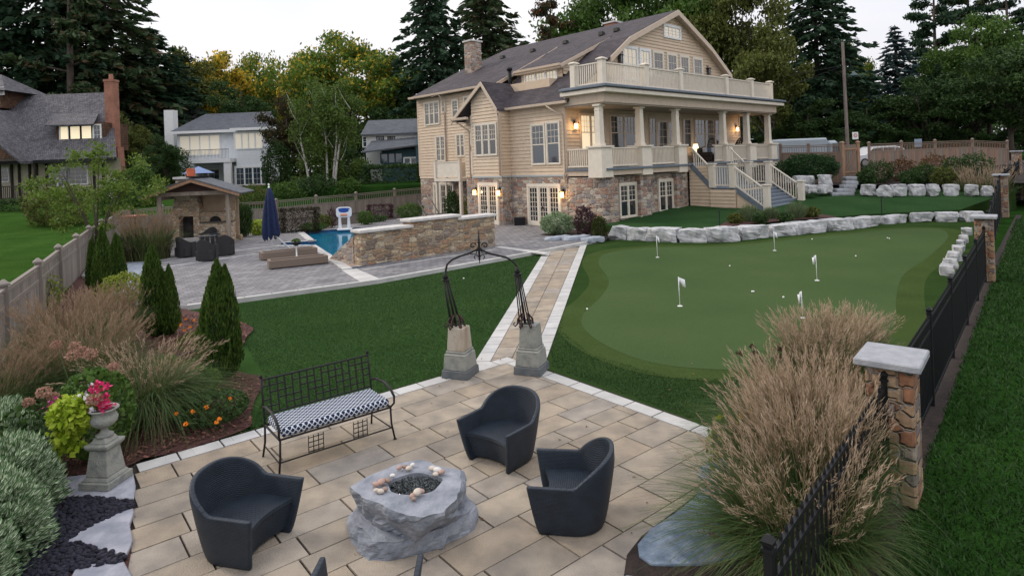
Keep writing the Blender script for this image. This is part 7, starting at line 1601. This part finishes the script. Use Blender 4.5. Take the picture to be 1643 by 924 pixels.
grass('reddish plume grass clump between fence and distant conifers', -8.3, 12.6, seed=108, n=1800, H=1.25, rad=.45, lean=.5, plumes=300, plm=PLR, dry=.3)
grass('arching green grass clump leaning towards the bench, behind the urn', -5.35, 8.95, seed=109, n=3000, H=1.15, rad=.34, lean=1.25, plumes=170, plm=PLM, dry=.15)
grass('tall grass clump at the far left edge behind the variegated shrub', -7.3, 8.6, seed=110, n=2600, H=1.3, rad=.5, lean=.8, plumes=260, plm=PLR, dry=.25)
g = G(218, 424, .02); grass('dark plume grass beside the pavilion at the corner of the terrace', g.x, g.y+.8, seed=111, n=1500, H=2.0, rad=.8, lean=.55, plumes=350, plm=PLR, w=.012, dry=.3)
g = G(1610, 296, 1.3); grass('plume grass clump near the far pillar by the road', g.x-.8, g.y+.5, seed=112, n=1400, H=2.2, rad=1.2, lean=.5, plumes=420, plm=PLM, w=.02)
shrubpx('shrub', 'dark purple bush below the plume grass left of the pavilion', 200, 424, 378, 66, .02, leafmat('near_black_purple', [(.012,.008,.012),(.025,.014,.02),(.04,.02,.03)]), n=3000, leaf=.09, seed=84)
shrubpx('shrub', 'yellow-leaved shrub behind the left conifer pair', 188, 492, 440, 80, .02, YEL, n=1500, leaf=.09, seed=85)
shrubpx('shrub', 'lime shrub by the left fence behind the tall grasses', 60, 500, 440, 60, .02, YEL, n=700, leaf=.09, seed=86)
# --- variegated shrub, bottom left
VAR = mat('variegated_leaves', (1,1,1), isl=[(.06,.15,.05),(.10,.21,.08),(.15,.26,.11)], rough=.55, trans=.0, spec=.3)
N = VAR.node_tree.nodes; L = VAR.node_tree.links; p = N['Principled BSDF']; tc = N.new('ShaderNodeTexCoord'); sx = N.new('ShaderNodeSeparateXYZ'); L.new(tc.outputs['UV'], sx.inputs[0])
ab = M1('ABSOLUTE', M1('SUBTRACT', sx.outputs[0], v=.5)); gt = N.new('ShaderNodeMapRange'); gt.inputs['From Min'].default_value = .14; gt.inputs['From Max'].default_value = .22; L.new(ab, gt.inputs['Value'])
mxv = N.new('ShaderNodeMix'); mxv.data_type = 'RGBA'; L.new(gt.outputs[0], mxv.inputs[0]); L.new(p.inputs['Base Color'].links[0].from_socket, mxv.inputs[6]); mxv.inputs[7].default_value = (.56,.64,.46,1); L.new(mxv.outputs[2], p.inputs['Base Color'])
t = thing('variegated_shrub', 'large variegated green and white shrub filling the lower left corner', 'shrub', (-5.55, 6.0, 0)); R = np.random.RandomState(120)
C_, Dr_ = [], []
for (cx_, cy_, rx, ry, h) in ((-.1,.35,.75,.6,.86),(.35,-.35,.75,.6,.84),(-.7,1.1,.8,.6,.84),(.55,-1.0,.7,.6,.8),(-1.3,1.6,.8,.6,.8),(-.6,-.3,.8,.7,.8),(-.3,-1.2,.8,.7,.78)):
    n = 9000; u = unit(R, n); u[:,2] = np.abs(u[:,2]); lum = 1+.10*np.sin(u[:,0]*11+cx_*5)*np.cos(u[:,1]*9+u[:,2]*8); q = (.80+.22*R.rand(n))*lum
    sgn = np.sign(u)*np.abs(u)**.75
    C_.append(np.c_[cx_+sgn[:,0]*rx*q, cy_+sgn[:,1]*ry*q, sgn[:,2]*h*q]); Dr_.append(u*.9+np.array([0,0,.35]))
leaves('foliage', np.concatenate(C_), .085, VAR, t, R, .34, np.concatenate(Dr_), uv=True)
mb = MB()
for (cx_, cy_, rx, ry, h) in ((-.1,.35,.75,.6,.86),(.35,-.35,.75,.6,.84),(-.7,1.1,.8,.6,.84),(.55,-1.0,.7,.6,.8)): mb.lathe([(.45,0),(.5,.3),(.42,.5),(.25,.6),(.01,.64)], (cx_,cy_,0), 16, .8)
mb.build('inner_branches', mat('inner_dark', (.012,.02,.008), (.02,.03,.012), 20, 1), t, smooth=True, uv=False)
# --- flower heads
def heads(name, pts, r_, m, parent, n=60, leaf=.025, seed=3, flat=.8):
    R = np.random.RandomState(seed); P = []
    for p_ in pts: u = unit(R, n); u[:,2] *= flat; P.append(np.array(p_)+u*r_*(.75+.3*R.rand(n))[:, None])
    return leaves(name, np.concatenate(P), leaf, m, parent, R, .8)
def bloom_plant(name, label, cat, base, bpts, r_, m, leafm, nleaf=500, spread=.4, hgt=1.0, leaf=.09, seed=5, hn=70, hl=.025):
    t = thing(name, label, cat, base); mb = MB(); B = Vector(base)
    for q in bpts: v = Vector(q)-B; mb.tube([(v.x*.15,v.y*.15,0),(v.x*.6,v.y*.6,v.z*.6),tuple(v)], [.006,.005,.004], 5, False)
    mb.build('stem', mat('green_stem', (.06,.09,.03)), t, smooth=True, uv=False)
    for i, q in enumerate(bpts): v = Vector(q)-B; heads('flower_head', [tuple(v)], r_*rnd.uniform(.8,1.15), m, t, hn, hl, seed+i)
    R = np.random.RandomState(seed); u = unit(R, nleaf); P = np.c_[u[:,0]*spread, u[:,1]*spread, hgt*.45+u[:,2]*hgt*.42]; leaves('foliage', P, leaf, leafm, t, R, .6); return t
HYD = leafmat('dried_hydrangea', [(.34,.18,.13),(.44,.26,.19),(.28,.15,.11),(.50,.34,.25)], .2, .8)
b0 = Vector((-5.3, 7.75, .02))
bloom_plant('hydrangea', 'hydrangea with dusty pink dried flower heads behind the urn', 'hydrangea', tuple(b0), [D(90,553,8.0), D(132,562,7.9), D(145,568,7.7), D(117,570,7.8), D(182,588,7.6), D(120,555,8.2)], .075, HYD, MG, 900, .42, 1.25, .10, 7, 200, .024)
bloom_plant('hydrangea', 'hydrangea with pinkish brown heads left of the urn flowers', 'hydrangea', (-5.6, 7.1, .02), [D(70,629,7.2), D(46,645,7.1), D(153,640,6.95), D(85,636,7.3)], .075, HYD, DG, 500, .35, 1.05, .09, 17, 200, .026)
WHY = leafmat('cream_hydrangea', [(.42,.42,.28),(.5,.48,.34),(.34,.36,.2)], .2, .8)
bloom_plant('hydrangea', 'low hydrangea with cream flower heads in front of the near conifer', 'hydrangea', (-5.2, 9.9, .02), [G(x, y, .35) for x, y in ((243,601),(270,592),(275,610),(292,604),(303,622),(262,622),(283,628))], .055, WHY, LG, 500, .42, .42, .08, 27, 50)
ORG = leafmat('orange_petals', [(.85,.24,.01),(.9,.32,.02),(.8,.18,.01)], .2)
bloom_plant('orange_flowers', 'clump of bright orange flowers at the edge of the lawn bed', 'flowers', (-4.35, 8.75, .02), [G(x, y, .36) for x, y in ((331,653),(298,680),(352,672),(283,663),(348,677),(309,660),(352,632),(368,640),(349,626))], .026, ORG, DG, 1700, .48, .44, .06, 37, 26, .026)
bloom_plant('orange_flowers', 'small second group of orange flowers beyond the near conifer', 'flowers', (-6.3, 12.3, .02), [G(x, y, .3) for x, y in ((290,521),(298,512),(305,525),(296,530),(311,514))], .03, ORG, OLIVE, 700, .4, .4, .07, 47, 20, .03)
shrub('shrub', 'purple-leaved heuchera between the conifers on the mulch', -6.0, 11.4, .02, .3, .3, .25, PURP, leaf=.08, n=500, seed=88)
shrub('shrub', 'green perennial beside the near conifer on the mulch', -5.5, 11.0, .02, .35, .3, .3, MG, leaf=.07, n=600, seed=89)
shrub('shrub', 'pale green perennial between conifers and arching grass', -6.1, 10.6, .02, .4, .4, .4, LG, leaf=.07, n=700, seed=90)
shrub('shrub', 'dark foliage plant in front of the arching grass', -4.9, 9.0, .02, .4, .4, .35, DG, leaf=.06, n=900, seed=94)
# --- urn planting: one planted mass resting in the urn
t = thing('urn_flowers', 'lime leaves with pink, red and white flowers spilling from the stone urn', 'flowers', (UX, UY, 0.90)); R = np.random.RandomState(130)
def uz(px, py, dy=0): d = D(px, py, UY+dy); return (d.x-UX, dy, d.z-0.90)
n = 1500; u = unit(R, n); c0 = np.array(uz(115,665,-.05)); P = c0+np.c_[u[:,0]*.22, u[:,1]*.18, u[:,2]*.19]*(.6+.5*R.rand(n))[:,None]
P2 = np.array(uz(108,700,-.08))+np.c_[R.randn(320)*.06, R.randn(320)*.06, R.randn(320)*.09]; leaves('lime_foliage', np.concatenate([P, P2[:220]]) if len(P2) < 300 else np.concatenate([P, P2]), .085, LIME, t, R, .7, droop=.4)
n = 500; u = unit(R, n); P = np.array(uz(130,650,.05))+np.c_[u[:,0]*.20, u[:,1]*.15, u[:,2]*.10]; leaves('green_foliage', P, .055, YEL, t, R, .6)
def bl(name, pts, m, s, seed, k=9, spread=.02):
    Rr = np.random.RandomState(seed); P = []
    for q in pts: P.append(np.array(q)+Rr.randn(k, 3)*spread)
    leaves(name, np.concatenate(P), s, m, t, Rr, .9)
PNK = leafmat('magenta_petals', [(.62,.02,.14),(.75,.05,.2),(.5,.01,.10)], .2); WPT = leafmat('white_petals', [(.75,.75,.8),(.65,.66,.74)], .2); PUR = leafmat('purple_petals', [(.35,.01,.16),(.45,.02,.22)], .2)
bl('magenta_blooms', [uz(x, y, -.06+rnd.uniform(-.04,.04)) for x, y in ((148,622),(156,620),(163,626),(170,634),(173,643),(170,652),(162,657),(152,630),(162,640),(166,648),(157,649),(140,655),(150,640),(172,618),(160,614),(176,650),(144,645))], PNK, .045, 1)
bl('white_blooms', [uz(x, y, -.08+rnd.uniform(-.04,.04)) for x, y in ((139,631),(146,637),(136,640),(128,634),(142,646),(120,640),(150,626),(147,655),(138,657),(152,660),(145,617))], WPT, .034, 2, 6, .012)
bl('purple_blooms', [uz(x, y, -.06) for x, y in ((88,645),(95,640),(82,652),(78,648))], PUR, .032, 3)
# red twig plant and small yellow flowers near the right grasses
shrub('trailing_plant', 'red-leaved trailing plant creeping over the large blue flagstone', 1.85, 5.62, .05, .28, .16, .12, leafmat('red_leaves', [(.14,.02,.03),(.22,.04,.05),(.08,.015,.02)]), leaf=.03, n=260, seed=95, cat='plant')
t = bloom_plant('yellow_perennial', 'yellow-leaved perennial poking through the left side of the near plume grass', 'perennial', (2.15, 6.65, .02), [D(x, y, 6.5) for x, y in ((1205,660),(1190,668),(1215,672),(1183,680),(1200,690))], .035, leafmat('yellow_petals', [(.6,.5,.03),(.7,.6,.08)]), YEL, 180, .18, .8, .06, 57, 20, .03)
SED = leafmat('dark_seedheads', [(.05,.02,.015),(.08,.03,.02),(.03,.012,.01)])
bloom_plant('dried_seedheads', 'dark brown dried flower heads between green and plume grass', 'perennial', (2.75, 7.9, .02), [D(x, y, 7.7) for x, y in ((1187,566),(1207,556),(1212,566),(1218,575),(1225,583),(1252,560),(1249,572),(1210,582),(1222,592))], .04, SED, DG, 260, .3, .7, .08, 67, 60, .022)
# small accents
p_ = D(216, 350, 27); mb = MB(); mb.lathe([(.02,.0),(.28,.03),(.34,.07),(.3,.08),(.1,.05)], n=18); o = mb.build('bird_bath', mat('copper', (.45,.17,.12), rough=.5), smooth=True, uv=False, loc=(p_.x, 27, p_.z)); 
o.scale = (1.5, 1.5, 1.5); mb = MB(); mb.tube([(0,0,-1.2),(0,0,.02)], .03, 8); mb.build('stem', IRON, o, uv=False); tag(o, 'copper-red shallow bird bath bowl showing above the dark plume grass', 'bird bath')
R = np.random.RandomState(77); n = 260; u = unit(R, n); tag(leaves('potted_greenery', np.array(stand_loc)+np.c_[u[:,0]*.16, u[:,1]*.16, np.abs(u[:,2])*.10], .06, MG, None, R), 'tuft of greenery in the dark bowl on the white stand', 'plant')
